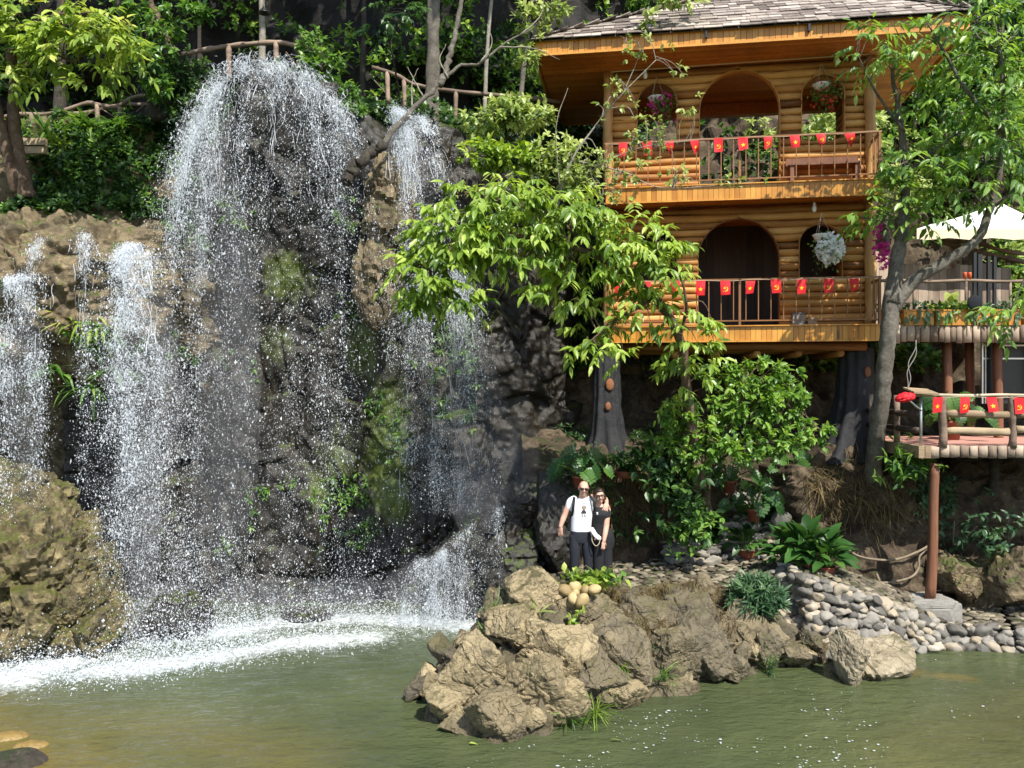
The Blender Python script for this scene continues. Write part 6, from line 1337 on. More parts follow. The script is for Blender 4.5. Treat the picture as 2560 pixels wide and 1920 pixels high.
m = MB(); n = 30; B = P(2195, 570, 14.6) + rng.normal(size=(n, 3)) * [.06, .05, .08]; leaves(m, B, rdir(n), rdir(n) + [0, -1, 0], .06, .8); tag(m.build('flower_spray', G['petal_pink']), 'smaller pink flower spray above the main spray at the house corner', 'flowers')
# ---------- falling water ----------
OCT = np.array([[1, 0, 0], [-1, 0, 0], [0, 1, 0], [0, -1, 0], [0, 0, 1], [0, 0, -1.0]])
OCF = np.array([[0, 2, 4], [2, 1, 4], [1, 3, 4], [3, 0, 4], [2, 0, 5], [1, 2, 5], [3, 1, 5], [0, 3, 5]])
def drops(mb, X, Vv, r, st=(1.0, 2.6)):
    n = len(X); d = nrm(Vv + rng.normal(size=Vv.shape) * .4 * np.linalg.norm(Vv, axis=1)[:, None] * .4)
    a = nrm(np.cross(d, rdir(n))); b = np.cross(d, a)
    s = rng.uniform(*st, n)
    Q = OCT[None] * rng.uniform(.6, 1.3, (n, 6, 1))
    V = Q[..., 0:1] * a[:, None] + Q[..., 1:2] * b[:, None] + Q[..., 2:3] * d[:, None] * s[:, None, None]
    V = X[:, None] + V * r[:, None, None]
    mb.add(V.reshape(-1, 3), [(OCF[None] + (np.arange(n) * 6)[:, None, None]).reshape(-1, 3)], .5)
def strands(mb, P0, V0, T0, T1, m, r0, wob=.05, seed=0, cut=.1):
    n = len(P0); t = T0[:, None] + (T1 - T0)[:, None] * np.linspace(0, 1, m)[None]
    X = P0[:, None] + V0[:, None] * t[..., None] - np.array([0, 0, 4.9]) * (t ** 2)[..., None]
    off = rng.uniform(0, 200, (n, 1, 1)); q = np.concatenate([t[..., None] * 7 + off, off + 0 * t[..., None], off * .3 + 0 * t[..., None]], -1)
    W = np.stack([vn(q, 1 + seed), vn(q + 31, 2), vn(q + 57, 3)], -1) + .5 * np.stack([vn(q * 3, 4), vn(q * 3 + 31, 5), vn(q * 3 + 57, 6)], -1)
    X = X + W * (wob * (.3 + t))[..., None] * [1, .7, .5]
    rr = r0 * np.clip(.65 + 1.1 * vn(q * 2.2 + 9, 8), 0, 2) * np.clip(np.minimum(np.linspace(0, 1, m), np.linspace(1, 0, m)) * 8, 0, 1)[None] * rng.uniform(.5, 1.4, (n, 1))
    ang = np.array([0, 2.09, 4.19]); dx = np.cos(ang); dy = np.sin(ang)
    V = X[:, :, None] + rr[:, :, None, None] * (dx[None, None, :, None] * np.array([1, 0, .25]) + dy[None, None, :, None] * np.array([0, 1, .1]))
    i = (np.arange(n) * m * 3)[:, None, None] + (np.arange(m - 1) * 3)[None, :, None] + np.arange(3)[None, None]
    j = (np.arange(n) * m * 3)[:, None, None] + (np.arange(m - 1) * 3)[None, :, None] + (np.arange(3)[None, None] + 1) % 3
    mb.add(V.reshape(-1, 3), [np.stack([i, j, j + 3, i + 3], -1).reshape(-1, 4)], .5)
def tland(z0, vz, zend): return (vz + np.sqrt(np.maximum(0, vz * vz + 19.6 * (z0 - zend)))) / 9.8
def fall(label, line, N, njet, vout, vx, zend, jetfrac=.6, rmed=.009, spread=1.0, nstr=250, strT=(.0, .45), strr=.011, tpow=.85, vxn=.22, wt=None, vz=(.3, .6), wob=.06):
    o = thing('waterfall', label, 'waterfall', smoothpts(line, 3)[1])
    base = np.array(o.location); L = smoothpts(line, 100)
    def samp(u): return L[np.clip((u * 99).astype(int), 0, 99)]
    def vel(u, n): return np.stack([np.interp(u, np.linspace(0, 1, len(vx)), vx) + rng.normal(size=n) * vxn * spread, -np.abs(rng.normal(size=n) * .28 * spread + vout), rng.normal(size=n) * vz[1] * .4 - vz[0] + .2], 1)
    ju = rng.random(njet) if wt is None else rng.choice(100, njet, True, np.interp(np.linspace(0, 1, 100), np.linspace(0, 1, len(wt)), wt) / np.interp(np.linspace(0, 1, 100), np.linspace(0, 1, len(wt)), wt).sum()) / 99
    jv = vel(ju, njet); jw = rng.random(njet) ** 2 + .1
    m = MB()
    N = int(N * 5.0); n1 = int(N * jetfrac); k = rng.choice(njet, n1, True, jw / jw.sum())
    p1 = samp(ju[k]) + rng.normal(size=(n1, 3)) * [.05, .05, .03]; v1 = jv[k] + rng.normal(size=(n1, 3)) * [.07, .09, .15] * spread
    n2 = N - n1; u2 = rng.random(n2) if wt is None else rng.choice(100, n2, True, np.interp(np.linspace(0, 1, 100), np.linspace(0, 1, len(wt)), wt) / np.interp(np.linspace(0, 1, 100), np.linspace(0, 1, len(wt)), wt).sum()) / 99
    p2 = samp(u2) + rng.normal(size=(n2, 3)) * [.1, .1, .05]; v2 = vel(u2, n2) * [1.15, 1.1, 1]
    Pp = np.concatenate([p1, p2]); Vv = np.concatenate([v1, v2])
    T = tland(Pp[:, 2], Vv[:, 2], zend); t = T * rng.random(N) ** tpow
    X = Pp + Vv * t[:, None] - np.array([0, 0, 4.9]) * (t ** 2)[:, None]; vel_ = Vv - np.array([0, 0, 9.8]) * t[:, None]
    # clumping: drops gather in irregular sheets
    cl = fbm(X * np.array([1.6, 1.6, .9]), 3, 77) + .8 * fbm(X * np.array([5.5, 5.5, 3.2]), 2, 79)
    keep = rng.random(N) < np.clip(.55 + 1.1 * cl, .06, 1); X, vel_ = X[keep], vel_[keep]; n = len(X)
    r = np.where(rng.random(n) < .91, .33, .68) * rmed * np.exp(.5 * rng.normal(size=n)); r = np.clip(r, .0016, .018)
    drops(m, X - base, vel_, r); m.build('drops', G['white_water'], o, False)
    if nstr:
        nstr = int(nstr * .65)
        m = MB(); k = rng.choice(njet, nstr, True, jw / jw.sum()); p0 = samp(ju[k]) + rng.normal(size=(nstr, 3)) * [.06, .05, .03]; v0 = jv[k] + rng.normal(size=(nstr, 3)) * [.06, .08, .1]
        Tm = tland(p0[:, 2], v0[:, 2], zend); a = rng.uniform(strT[0], strT[1], nstr) ** 1.2; b = a + rng.uniform(.03, .13, nstr) * .8
        strands(m, p0 - base, v0, a * Tm, np.minimum(b, 1) * Tm, 20, strr * .44, wob * 2.2); m.build('strands', G['white_water'], o, True)
    return o
D0 = 15.1
crest = [P(490, 350, D0 + .1), P(512, 280, D0), P(552, 210, D0 + .1), P(605, 166, D0 + .1), P(665, 158, D0 + .1), P(735, 172, D0 + .1), P(800, 212, D0 + .1), P(848, 270, D0), P(872, 330, D0 + .1)]
mf = fall('wide white waterfall spraying off the domed crest in the middle of the cliff', crest, 40000, 60, .5, [-.55, -.5, -.35, -.15, 0, .1, .2, .3, .35], .0, .5, .0092, 1.0, 520, (0, .5), .0105, .8, .38, [1.1, 1.3, 1.6, 1.3, 1.1, .9, .9, .8, .7], wob=.09)
# foaming cap over the dome: water still clinging to the rock
m = MB(); n = 950; base = np.array(mf.location); L = smoothpts(crest, 100); u = rng.beta(1.6, 1.6, n); p0 = L[(u * 99).astype(int)] + rng.normal(size=(n, 3)) * [.12, .1, .06] + [0, -.05, .03]
v0 = np.stack([(u - .5) * .8 + rng.normal(size=n) * .2, -.65 + rng.normal(size=n) * .25, .55 + rng.normal(size=n) * .3], 1)
strands(m, p0 - base, v0, (T_ := rng.uniform(0, .36, n) ** 1.2), T_ + rng.uniform(.03, .13, n), 14, .0056, .4, 3); m.build('foam_cap', G['white_water'], mf, True)
lf = fall('bright white stream arcing off the right end of the left shelf', [P(300, 640, 13.55), P(330, 612, 13.6), P(375, 640, 13.7)], 20000, 22, .35, [-.12, .18, .75], .0, .55, .009, .9, 240, (0, .5), .0105, .85, .26, [1.3, 1.2, .6])
fall('narrow white stream pouring down the far left of the rock shelf', [P(15, 700, 13.25), P(60, 690, 13.2), P(115, 690, 13.2)], 9000, 14, .15, [-.1, 0, .05], 1.9, .6, .009, .7, 150, (0, .7), .011, .95, .12)
fall('thin upper trickle running over the tan face of the left shelf', [P(118, 590, 13.35), P(95, 610, 13.3), P(60, 630, 13.25)], 700, 8, .12, [-.35, -.25, -.1], 5.9, .8, .009, .5, 130, (0, .9), .012, 1, .1)
fall('sparse dripping trickle in the middle of the left shelf', [P(195, 570, 13.5), P(225, 600, 13.3), P(262, 640, 13.3)], 1700, 9, .1, [.15, .1, .05], 2.5, .8, .008, .5, 60, (0, .7), .009, .8, .08)
fall('right hand waterfall gushing past the bare branch towards the leaning foliage', [P(985, 270, 15.2), P(1010, 285, 15.1), P(1060, 300, 15.2)], 14000, 22, .35, [.05, .55, 1.15], 2.2, .6, .009, .8, 330, (0, .5), .0125, .9, .22)
fall('misty lower cascade breaking over dark ledges beside the couple', [P(1035, 1405, 14.5), P(1100, 1385, 14.4), P(1160, 1330, 14.4), P(1250, 1265, 14.3)], 15000, 24, .35, [-.25, -.15, .0, -.3], .0, .6, .006, .9, 420, (0, .9), .0095, .62, .3)
fall('thin white veil sliding down the dark wall behind the leaning foliage', [P(1010, 560, 15.2), P(1060, 600, 15.2), P(1130, 660, 15.2), P(1180, 720, 15.2)], 17000, 34, .2, [.3, .35, .3, .2], 1.9, .6, .006, .9, 300, (0, .95), .009, .75, .2)
# splash over the pool where the falls land
def splash(label, line, N, w, hgt, r):
    L = smoothpts(line, 100); X = L[rng.integers(0, 100, N)] + np.stack([rng.normal(size=N) * .3, rng.normal(size=N) * w, np.abs(rng.normal(size=N)) ** 1.7 * hgt], 1)
    m = MB(); v = rdir(N, .6); drops(m, X, v, np.clip(r * np.exp(.5 * rng.normal(size=N)), .0025, .02), (.8, 2.0))
    return tag(m.build('splash', G['white_water']), label, 'splash', None, 'stuff')
splash('fine spray bursting up along the foot of the wide waterfall', [PG(330, 1620), PG(480, 1600), PG(600, 1570), PG(800, 1552), PG(1000, 1552), PG(1190, 1566)], 22000, .35, .32, .005)
splash('spray and foam drops on the pool below the left shelf', [PG(-100, 1700), PG(100, 1680), PG(280, 1680), PG(450, 1660), PG(600, 1635), PG(900, 1595)], 15000, .35, .13, .0055)
m = MB(); N = 3400; q = np.stack([rng.uniform(1150, 2560, N), 1600 + 330 * rng.random(N) ** .8], 1); X = np.array([PG(a, b, .024) for a, b in q])
cl = fbm(X * np.array([1.2, 2.0, 1]), 4, 91); ok = (rng.random(N) < np.clip(.12 + 1.2 * cl, .01, .9)) 
ok &= ~((q[:, 0] < 1900) & (q[:, 1] < 1870 - .25 * (q[:, 0] - 1250)))
X = X[ok]; n = len(X); r = np.clip(.0055 * np.exp(.5 * rng.normal(size=n)), .003, .016)
S3 = np.stack([r * rng.uniform(1, 2.2, n), r, r * .4], 1); T, Fc = ICO[1]; V = X[:, None] + T[None] * S3[:, None]
m.add(V.reshape(-1, 3), [(Fc[None] + (np.arange(n) * len(T))[:, None, None]).reshape(-1, 3)], .5)
tag(m.build('foam_flecks', G['white_water'], None, True), 'white foam flecks drifting on the green pool', 'foam', None, 'stuff')
for px, py, lab, mt in ((1172, 1858, 'yellow leaf floating beside the tip of the foreground rock', 'leaf_yellow'), (1525, 1848, 'thin pale leaf floating on the pool right of the rock tip', 'leaf_pale')):
    m = MB(); leaves(m, [PG(px, py, .04)], [[1, .2, 0]], [[0, 0, 1.0]], [.11 if py > 1850 else .17], .5 if py > 1850 else .2); tag(m.build('floating_leaf', G[mt]), lab, 'leaf')
# ---------- the couple ----------
def M_skin(name, col):
    t = NT(name); v = t.coord(); c = t.ramp(t.noise(v, 9, 4), [(.3, tuple(x * .88 for x in col)), (.7, tuple(min(1, x * 1.1) for x in col))])
    t.done(t.bsdf(c, .5, .4, None, 0, **{'Subsurface Weight': .08, 'Subsurface Scale': .02}))
M_skin('skin_m', (.56, .32, .235)); M_skin('skin_w', (.55, .325, .24))
M_plain('shirt_white', (.74, .76, .8), .85, .2, 0, .03, .25, 25); M_plain('cloth_black', (.014, .014, .016), .8, .3, 0, .2, .2, 40); M_plain('trouser_navy', (.017, .019, .026), .85, .3, 0, .2, .3, 30)
M_plain('print_dark', (.03, .03, .035), .8); M_plain('print_tan', (.22, .18, .14), .8); M_plain('lips', (.42, .13, .12), .5); M_plain('lens', (.008, .008, .01), .12); M_plain('hair', (.022, .013, .009), .45, .5, 0, .3, .4, 80); M_plain('teeth', (.8, .78, .72), .4)
def loft(mb, rings, n=28, e=2.3):
    "horizontal superellipse rings (cx,cy,z,rx,ry), capped"
    r = np.asarray(rings, float); t = np.linspace(0, 1, max(12, len(r) * 6))
    q = smoothpts(np.concatenate([r[:, :3]], 1), len(t)); k = np.linspace(0, 1, len(r)); rx = np.interp(t, k, r[:, 3]); ry = np.interp(t, k, r[:, 4])
    a = np.arange(n) * 2 * math.pi / n; c, s = np.cos(a), np.sin(a); cx = np.sign(c) * np.abs(c) ** (2 / e); sy = np.sign(s) * np.abs(s) ** (2 / e)
    V = np.stack([q[:, 0, None] + rx[:, None] * cx, q[:, 1, None] + ry[:, None] * sy, q[:, 2, None] + 0 * cx], -1).reshape(-1, 3); m = len(t)
    i = np.arange(m - 1)[:, None] * n + np.arange(n)[None]; j = np.arange(m - 1)[:, None] * n + (np.arange(n)[None] + 1) % n
    up = r[-1, 2] > r[0, 2]; Q = np.stack([i, j, j + n, i + n], -1).reshape(-1, 4)
    V = np.concatenate([V, q[:1], q[-1:]]); kk_ = np.arange(n); k2 = (kk_ + 1) % n
    Tt = np.concatenate([np.stack([k2, kk_, np.full(n, m * n)], 1), np.stack([kk_ + (m - 1) * n, k2 + (m - 1) * n, np.full(n, m * n + 1)], 1)])
    if not up: Q = Q[:, ::-1]; Tt = Tt[:, ::-1]
    mb.add(V, [Q, Tt])
def ell(mb, c, r, Rm=None, sub=3):
    T, Fc = ICO[sub]; X = T * np.asarray(r, float)
    if Rm is not None: X = X @ np.asarray(Rm).T
    mb.add(X + np.asarray(c, float), [Fc])
def arm(mb, pts, rad, n=14, m=26):
    q = smoothpts(pts, m); k = np.linspace(0, 1, len(rad)); rr = np.interp(np.linspace(0, 1, m), k, rad); tube(mb, q, rr, n)
    for p_, r_ in ((q[0], rr[0]), (q[-1], rr[-1])): ell(mb, p_, (r_,) * 3, None, 2)
def hand(mb, wrist, d, nrm_, thumb, s=1.0, curl=.35, spread=.16):
    "palm, four bent fingers and a thumb; d along the hand, nrm_ out of the back of the hand"
    d = nrm(np.asarray(d, float)); n_ = np.asarray(nrm_, float); n_ = nrm(n_ - d * (n_ @ d)); w = np.cross(d, n_) * thumb
    Rm = np.stack([w, n_, d], 1)
    ell(mb, wrist + d * .045 * s, (.04 * s, .017 * s, .055 * s), Rm); ell(mb, wrist + d * .072 * s, (.041 * s, .014 * s, .03 * s), Rm)
    for k, (ln, off) in enumerate(((.072, .03), (.08, .011), (.075, -.009), (.058, -.028))):
        b = wrist + d * .085 * s + w * off * s; f = nrm(d + w * spread * (off / .03) ); c = curl * (1 + .15 * k)
        p1 = b + f * ln * .45 * s; f2 = nrm(f - n_ * c); p2 = p1 + f2 * ln * .32 * s; f3 = nrm(f2 - n_ * c * 1.1); p3 = p2 + f3 * ln * .26 * s
        q = smoothpts([b - f * .02 * s, b, p1, p2, p3], 14); tube(mb, q, np.linspace(.0098, .0068, 14) * s, 10); ell(mb, p3, (.0072 * s,) * 3, None, 2)
    b = wrist + d * .025 * s + w * .03 * s; f = nrm(d * .7 + w * .75 - n_ * .25); p1 = b + f * .035 * s; f2 = nrm(f + d * .5 - n_ * .2); p2 = p1 + f2 * .032 * s
    tube(mb, smoothpts([b - f * .015, b, p1, p2], 10), np.linspace(.0135, .0085, 10) * s, 10); ell(mb, p2, (.0088 * s,) * 3, None, 2)
def remesh(o, v, it=6, fac=.5):
    m = o.modifiers.new('r', 'REMESH'); m.mode = 'VOXEL'; m.voxel_size = v; m.use_smooth_shade = True
    s = o.modifiers.new('s', 'SMOOTH'); s.factor = fac; s.iterations = it
    return o
def head(mb, c, tilt, w=.079, h=.118, dp=.1, fem=False):
    Rm = np.asarray(Matrix.Rotation(tilt, 3, 'Y') @ Matrix.Rotation(R(4), 3, 'X'))
    def E(p_, r_, sub=3): ell(mb, c + Rm @ np.asarray(p_), r_, Rm, sub)
    E((0, .012, .028), (w * .98, dp, h * .76)); E((0, -.018, -.045), (w * .78, dp * .76, h * .6)); E((0, -.05, -.088), (w * .42, .038, .028))
    for s_ in (-1, 1):
        E((s_ * w * .5, -.058, -.03), (.028, .03, .03)); E((s_ * w * .36, -.082, .036), (.032, .018, .012)); E((s_ * w * 1.0, .012, -.004), (.011, .022, .033)); E((s_ * .011, -.098, -.03), (.01, .01, .009), 2)
    tube(mb, [c + Rm @ np.array(p_) for p_ in ((0, -.084, .03), (0, -.1, .0), (0, -.112, -.024))], [.009, .011, .015], 10); E((0, -.106, -.028), (.015, .015, .011))
    return Rm
def K(cx, cy, y=0.0): return np.array([(cx - 610) * .001014, y, 1.775 - (cy - 150) * .001014])
def wrap(o, tgt, off=.003):
    m = o.modifiers.new('w', 'SHRINKWRAP'); m.target = tgt; m.wrap_method = 'PROJECT'; m.use_project_y = True; m.use_project_x = False; m.use_project_z = False; m.use_positive_direction = True; m.use_negative_direction = True; m.offset = off; m.wrap_mode = 'ABOVE_SURFACE'
MB0 = np.array([1.131, 12.94, .965])
man = thing('person', 'bald man in white printed t-shirt and sunglasses, one arm round the woman', 'person', MB0)
hc = K(632, 272)
m = MB(); hR = head(m, hc + [0, -.01, 0], R(3))
arm(m, [K(628, 330, .02), K(622, 400, .025), K(612, 440, .03)], [.06, .06, .072])
loft(m, [(-.0, .02, .95, .15, .1), (0, .02, 1.1, .148, .1), (0, .015, 1.3, .17, .105), (.005, .02, 1.42, .16, .09), (.01, .03, 1.48, .08, .065)])
arm(m, [K(475, 455, .02), K(398, 545, .02), K(335, 690, .015), K(300, 770, -.0), K(262, 868, -.03)], [.062, .056, .048, .046, .03])
hand(m, K(262, 868, -.03), (.02, -.1, -1), (-.55, -.75, 0), 1, 1.02, .22)
arm(m, [K(775, 425, .04), K(860, 440, .12), K(930, 445, .13), K(985, 455, .06), K(992, 492, -.06)], [.06, .055, .05, .042, .03])
hand(m, K(990, 490, -.07), (-.3, -.35, -1), (.1, -1, .15), -1, 1.05, .18, .3)
for s_, x in ((-1, 490), (1, 690)):
    arm(m, [K(x - 8 * s_, 1040), K(x + 4 * s_, 1350, .0), K(x + 8 * s_, 1800, .02)], [.06, .055, .04])
b = m.build('body', G['skin_m'], man, True); remesh(b, .0055, 5)
m = MB()
loft(m, [(-.02, .02, .957, .163, .118), (-.018, .018, 1.05, .166, .12), (-.005, .012, 1.2, .172, .124), (.0, .01, 1.33, .182, .122), (.004, .018, 1.43, .168, .1), (.012, .03, 1.495, .083, .07)], 36)
arm(m, [K(478, 455, .02), K(430, 495, .02), K(402, 570, .02)], [.07, .073, .066], 18); arm(m, [K(745, 450, .03), K(810, 440, .07), K(850, 440, .11)], [.07, .068, .062], 18)
sh_ = m.build('t_shirt', G['shirt_white'], man, True); remesh(sh_, .009, 8)
m = MB()
loft(m, [(-.02, .02, 1.0, .16, .115), (-.02, .02, .92, .17, .12), (-.02, .02, .85, .175, .12), (-.02, .02, .78, .17, .11)], 36)
for s_, x in ((-1, 490), (1, 690)):
    loft(m, [((x - 610) * .001014, .02, .9, .088, .1), ((x - 610) * .001014, .0, .7, .09, .095), ((x - 606 + 6 * s_) * .001014, .0, .5, .075, .08), ((x - 606 + 8 * s_) * .001014, .02, .25, .07, .075), ((x - 606 + 8 * s_) * .001014, .02, .05, .072, .085)])
remesh(m.build('trousers', G['trouser_navy'], man, True), .009, 6)
for s_, x in ((-1, 480), (1, 702)):
    m = MB(); ell(m, ((x - 610) * .001014, -.06, .04), (.05, .14, .045)); m.build('shoe', G['black_metal'], man, True)
def glasses(parent, c, Rm, w, lens, yy, zz, hgt=.021, rim=False):
    m = MB()
    for s_ in (-1, 1):
        if rim:
            a = np.linspace(0, 2 * math.pi, 21); q = np.stack([s_ * w * .5 + w * .4 * np.sign(np.cos(a)) * np.abs(np.cos(a)) ** .7, yy + .012 * np.abs(np.cos(a)) * 0, zz + hgt * np.sign(np.sin(a)) * np.abs(np.sin(a)) ** .7], 1) if False else np.stack([s_ * w * .5 + w * .4 * np.sign(np.cos(a)) * np.abs(np.cos(a)) ** .7, np.full(21, yy), zz + hgt * np.sign(np.sin(a)) * np.abs(np.sin(a)) ** .7], 1)
            tube(m, c + q @ Rm.T, .0045, 6)
        else: ell(m, c + Rm @ np.array([s_ * w * .5, yy, zz]), (w * .42, .008, hgt), Rm)
        tube(m, [c + Rm @ np.array(p_) for p_ in ((s_ * w * .9, yy + .005, zz + .008), (s_ * w * 1.04, yy + .05, zz + .008), (s_ * w * 1.04, .01, zz + .006))], .004, 6)
    tube(m, [c + Rm @ np.array(p_) for p_ in ((-w * .85, yy, zz + hgt * .8), (0, yy - .006, zz + hgt * .8), (w * .85, yy, zz + hgt * .8))], .0045, 6)
    return m.build('glasses' if rim else 'sunglasses', G[lens], parent, True)
hc2 = hc + [0, -.01, 0]
glasses(man, hc2, hR, .079, 'lens', -.112, .006, .02)
def mouth(parent, c, Rm, w=.026, smile=.006):
    m = MB(); t = np.linspace(-1, 1, 9); q = np.stack([t * w, -.094 + .014 * t * t, -.062 + smile * t * t], 1); tube(m, c + q @ Rm.T, .0052 * (1.15 - .7 * t * t), 8); lp = m.build('lips', G['lips'], parent, True)
    m = MB(); q = np.stack([t * w * .75, -.0985 + .012 * t * t, -.0625 + smile * t * t], 1); tube(m, c + q @ Rm.T, .0022 * (1.1 - .6 * t * t), 6); m.build('teeth', G['teeth'], lp, True)
mouth(man, hc2, hR)
# print on the shirt: cap line, tan disc, dark dome and two little legs
def patch(pts, nm, mat, y=-.3):
    m = MB(); pts = [K(a, b_, y) for a, b_ in pts]; n = len(pts); c = np.mean(pts, 0); ring1 = [(p_ + c) / 2 for p_ in pts]
    V = np.array(pts + ring1 + [c]); i = np.arange(n); j = (i + 1) % n
    m.add(V, [np.stack([i, j, j + n, i + n], 1), np.stack([i + n, j + n, np.full(n, 2 * n)], 1)]); o = m.build(nm, G[mat], sh_, False); wrap(o, sh_, .003); return o
circ = lambda cx, cy, rx, ry, a0=0, a1=360, k=18: [(cx + rx * math.cos(R(a)), cy - ry * math.sin(R(a))) for a in np.linspace(a0, a1, k, endpoint=a1 - a0 < 360)]
patch(circ(628, 560, 40, 36), 'print_disc', 'print_tan'); patch([(608, 496), (648, 492), (650, 504), (606, 508)], 'print_cap', 'print_dark'); patch(circ(624, 655, 42, 62, 0, 180, 14), 'print_dome', 'print_dark')
patch([(600, 662), (614, 662), (610, 696), (588, 702), (586, 694), (602, 688)], 'print_leg', 'print_dark'); patch([(634, 662), (646, 662), (648, 690), (660, 696), (655, 703), (632, 700)], 'print_leg', 'print_dark')
for b_ in (548, 566): patch([(592, b_), (664, b_ - 2), (664, b_ + 4), (592, b_ + 6)], 'print_line', 'print_dark')
# backpack
bp = thing('backpack', 'black backpack worn by the bald man with straps over his white shirt', 'backpack', MB0 + [0, .25, 1.2])
m = MB(); ell(m, (0.0, -.05, .02), (.165, .1, .24)); ell(m, (0, .0, -.08), (.15, .1, .13)); remesh(m.build('pack', G['cloth_black'], bp, True), .012, 4)
for pts in ([(470, 400, .06), (478, 420, -.06), (462, 500, -.135), (452, 600, -.12), (440, 680, -.06), (430, 740, .04)], [(735, 380, .07), (748, 400, -.05), (782, 470, -.125), (798, 560, -.115), (800, 640, -.05)]):
    m = MB(); q = smoothpts([K(a, b_, c) for a, b_, c in pts], 24) - np.array([0, .25, 1.2]); tube(m, q, .021, 8, True, None, (.45, 1)); m.build('strap', G['cloth_black'], bp, True)
# woman
WB = MB0 + [0, -.03, 0]
wo = thing('person', 'dark haired woman in black short sleeved top and wide black trousers wearing glasses', 'person', WB + [.33, 0, 0])
OFF = np.array([.33, 0, 0])
def KW(cx, cy, y=0.0): return K(cx, cy, y) - OFF
wc = KW(882, 376)
m = MB(); wR = head(m, wc + [0, -.02, 0], R(-7), .07, .107, .094, True)
arm(m, [KW(885, 430, .01), KW(878, 500, .02), KW(880, 560, .03)], [.05, .048, .06])
loft(m, [(-.0, .02, .85, .13, .1), (-.03, .02, 1.05, .12, .09), (-.02, .01, 1.25, .135, .1), (-.03, .02, 1.33, .13, .08), (-.055, .03, 1.4, .06, .05)])
arm(m, [KW(1000, 600, .0), KW(985, 720, -.05), KW(978, 850, -.08), KW(955, 960, -.13), KW(932, 1066, -.17)], [.06, .056, .046, .041, .027])
hand(m, KW(930, 1068, -.17), (-.12, -.1, -1), (.45, -.85, 0), -1, .92, .3)
arm(m, [KW(800, 590, .05), KW(770, 700, .1), KW(750, 850, .12)], [.05, .045, .04])
for s_, x in ((-1, 860), (1, 1010)): arm(m, [KW(x, 1050), KW(x, 1400), KW(x, 1830, .02)], [.08, .055, .04])
remesh(m.build('body', G['skin_w'], wo, True), .0055, 5)
m = MB()
loft(m, [(-.02, .02, .9, .165, .12), (-.025, .02, 1.0, .145, .11), (-.03, .012, 1.1, .13, .105), (-.025, -.002, 1.24, .142, .118), (-.02, .012, 1.32, .142, .098), (-.035, .025, 1.365, .1, .072)], 36)
arm(m, [KW(975, 590, .01), KW(982, 640, -.02), KW(978, 712, -.045)], [.07, .072, .066], 18); arm(m, [KW(815, 580, .04), KW(790, 640, .07), KW(770, 700, .1)], [.06, .06, .056], 18)
ws = m.build('black_top', G['cloth_black'], wo, True); remesh(ws, .009, 6)
m = MB()
loft(m, [(.01, .02, .99, .145, .11), (.01, .025, .9, .17, .13), (.015, .03, .82, .175, .135), (.01, .02, .7, .165, .12)], 36)
for s_, x in ((-1, 865), (1, 1000)): loft(m, [((x - 610) * .001014 - .33, .02, .82, .092, .11), ((x - 610) * .001014 - .33, .01, .55, .088, .1), ((x - 610 + 8 * s_) * .001014 - .33, .01, .25, .092, .1), ((x - 610 + 12 * s_) * .001014 - .33, .01, .03, .1, .11)])
remesh(m.build('trousers', G['cloth_black'], wo, True), .009, 6)
for x in (855, 1015):
    m = MB(); ell(m, ((x - 610) * .001014 - .33, -.07, .035), (.042, .12, .035)); m.build('shoe', G['black_metal'], wo, True)
wc2 = wc + [0, -.02, 0]
m = MB()
def EH(p_, r_): ell(m, wc2 + wR @ np.asarray(p_), r_, wR)
EH((0, .03, .042), (.077, .092, .085)); EH((0, .06, -.01), (.072, .068, .09)); EH((.05, .03, .05), (.034, .07, .05)); EH((-.05, .03, .05), (.034, .07, .05)); EH((0, -.035, .088), (.062, .045, .028))
EH((.072, .04, -.04), (.03, .035, .055)); EH((.085, .05, -.075), (.025, .03, .04)); remesh(m.build('hair', G['hair'], wo, True), .008, 3)
glasses(wo, wc2, wR, .07, 'lens', -.106, .008, .02, True); mouth(wo, wc2, wR, .023, .004)
m = MB()
for s_ in (-1, 1): ell(m, wc2 + wR @ np.array([s_ * .033, -.088, .006]), (.0125, .006, .0065), wR)
m.build('eyes', G['print_dark'], wo, True)
def wpatch(pts):
    m = MB(); pts = [KW(a, b_, -.3) for a, b_ in pts]; c = np.mean(pts, 0); n = len(pts); m.add(np.array(pts + [c]), [np.array([[i, (i + 1) % n, n] for i in range(n)])]); o = m.build('shirt_badge', G['petal_white'], ws); wrap(o, ws, .003)
wpatch([(820, 636), (838, 626), (852, 634), (846, 650), (850, 664), (826, 664), (832, 650)])
bg = thing('belt_bag', 'small white belt bag with a chain loop worn across the woman in black', 'bag', WB + K(815, 965, -.16))
o_ = K(815, 965, -.16)
m = MB(); q = smoothpts([K(748, 868, -.1), K(765, 920, -.135), K(800, 975, -.155), K(845, 1015, -.155), K(888, 1035, -.13)], 20); tube(m, q - o_, np.array([.016] + [.034] * 3 + [.042] * 12 + [.034] * 3 + [.016]), 12, True, None, (.6, 1)); m.build('pouch', G['white_pot'], bg, True)
m = MB(); q = smoothpts([K(745, 960, -.12), K(750, 1070, -.15), K(800, 1142, -.17), K(850, 1115, -.17), K(872, 1050, -.15)], 24); tube(m, q - o_, .0075, 6); m.build('chain', G['bamboo'], bg, True)
m = MB(); q = smoothpts([K(1015, 565, .0), K(1045, 620, .04), K(1052, 700, .08), K(1022, 830, .11), K(960, 900, .12)], 20); tube(m, q - o_, .012, 6, True, None, (.4, 1)); m.build('strap', G['white_pot'], bg, True)
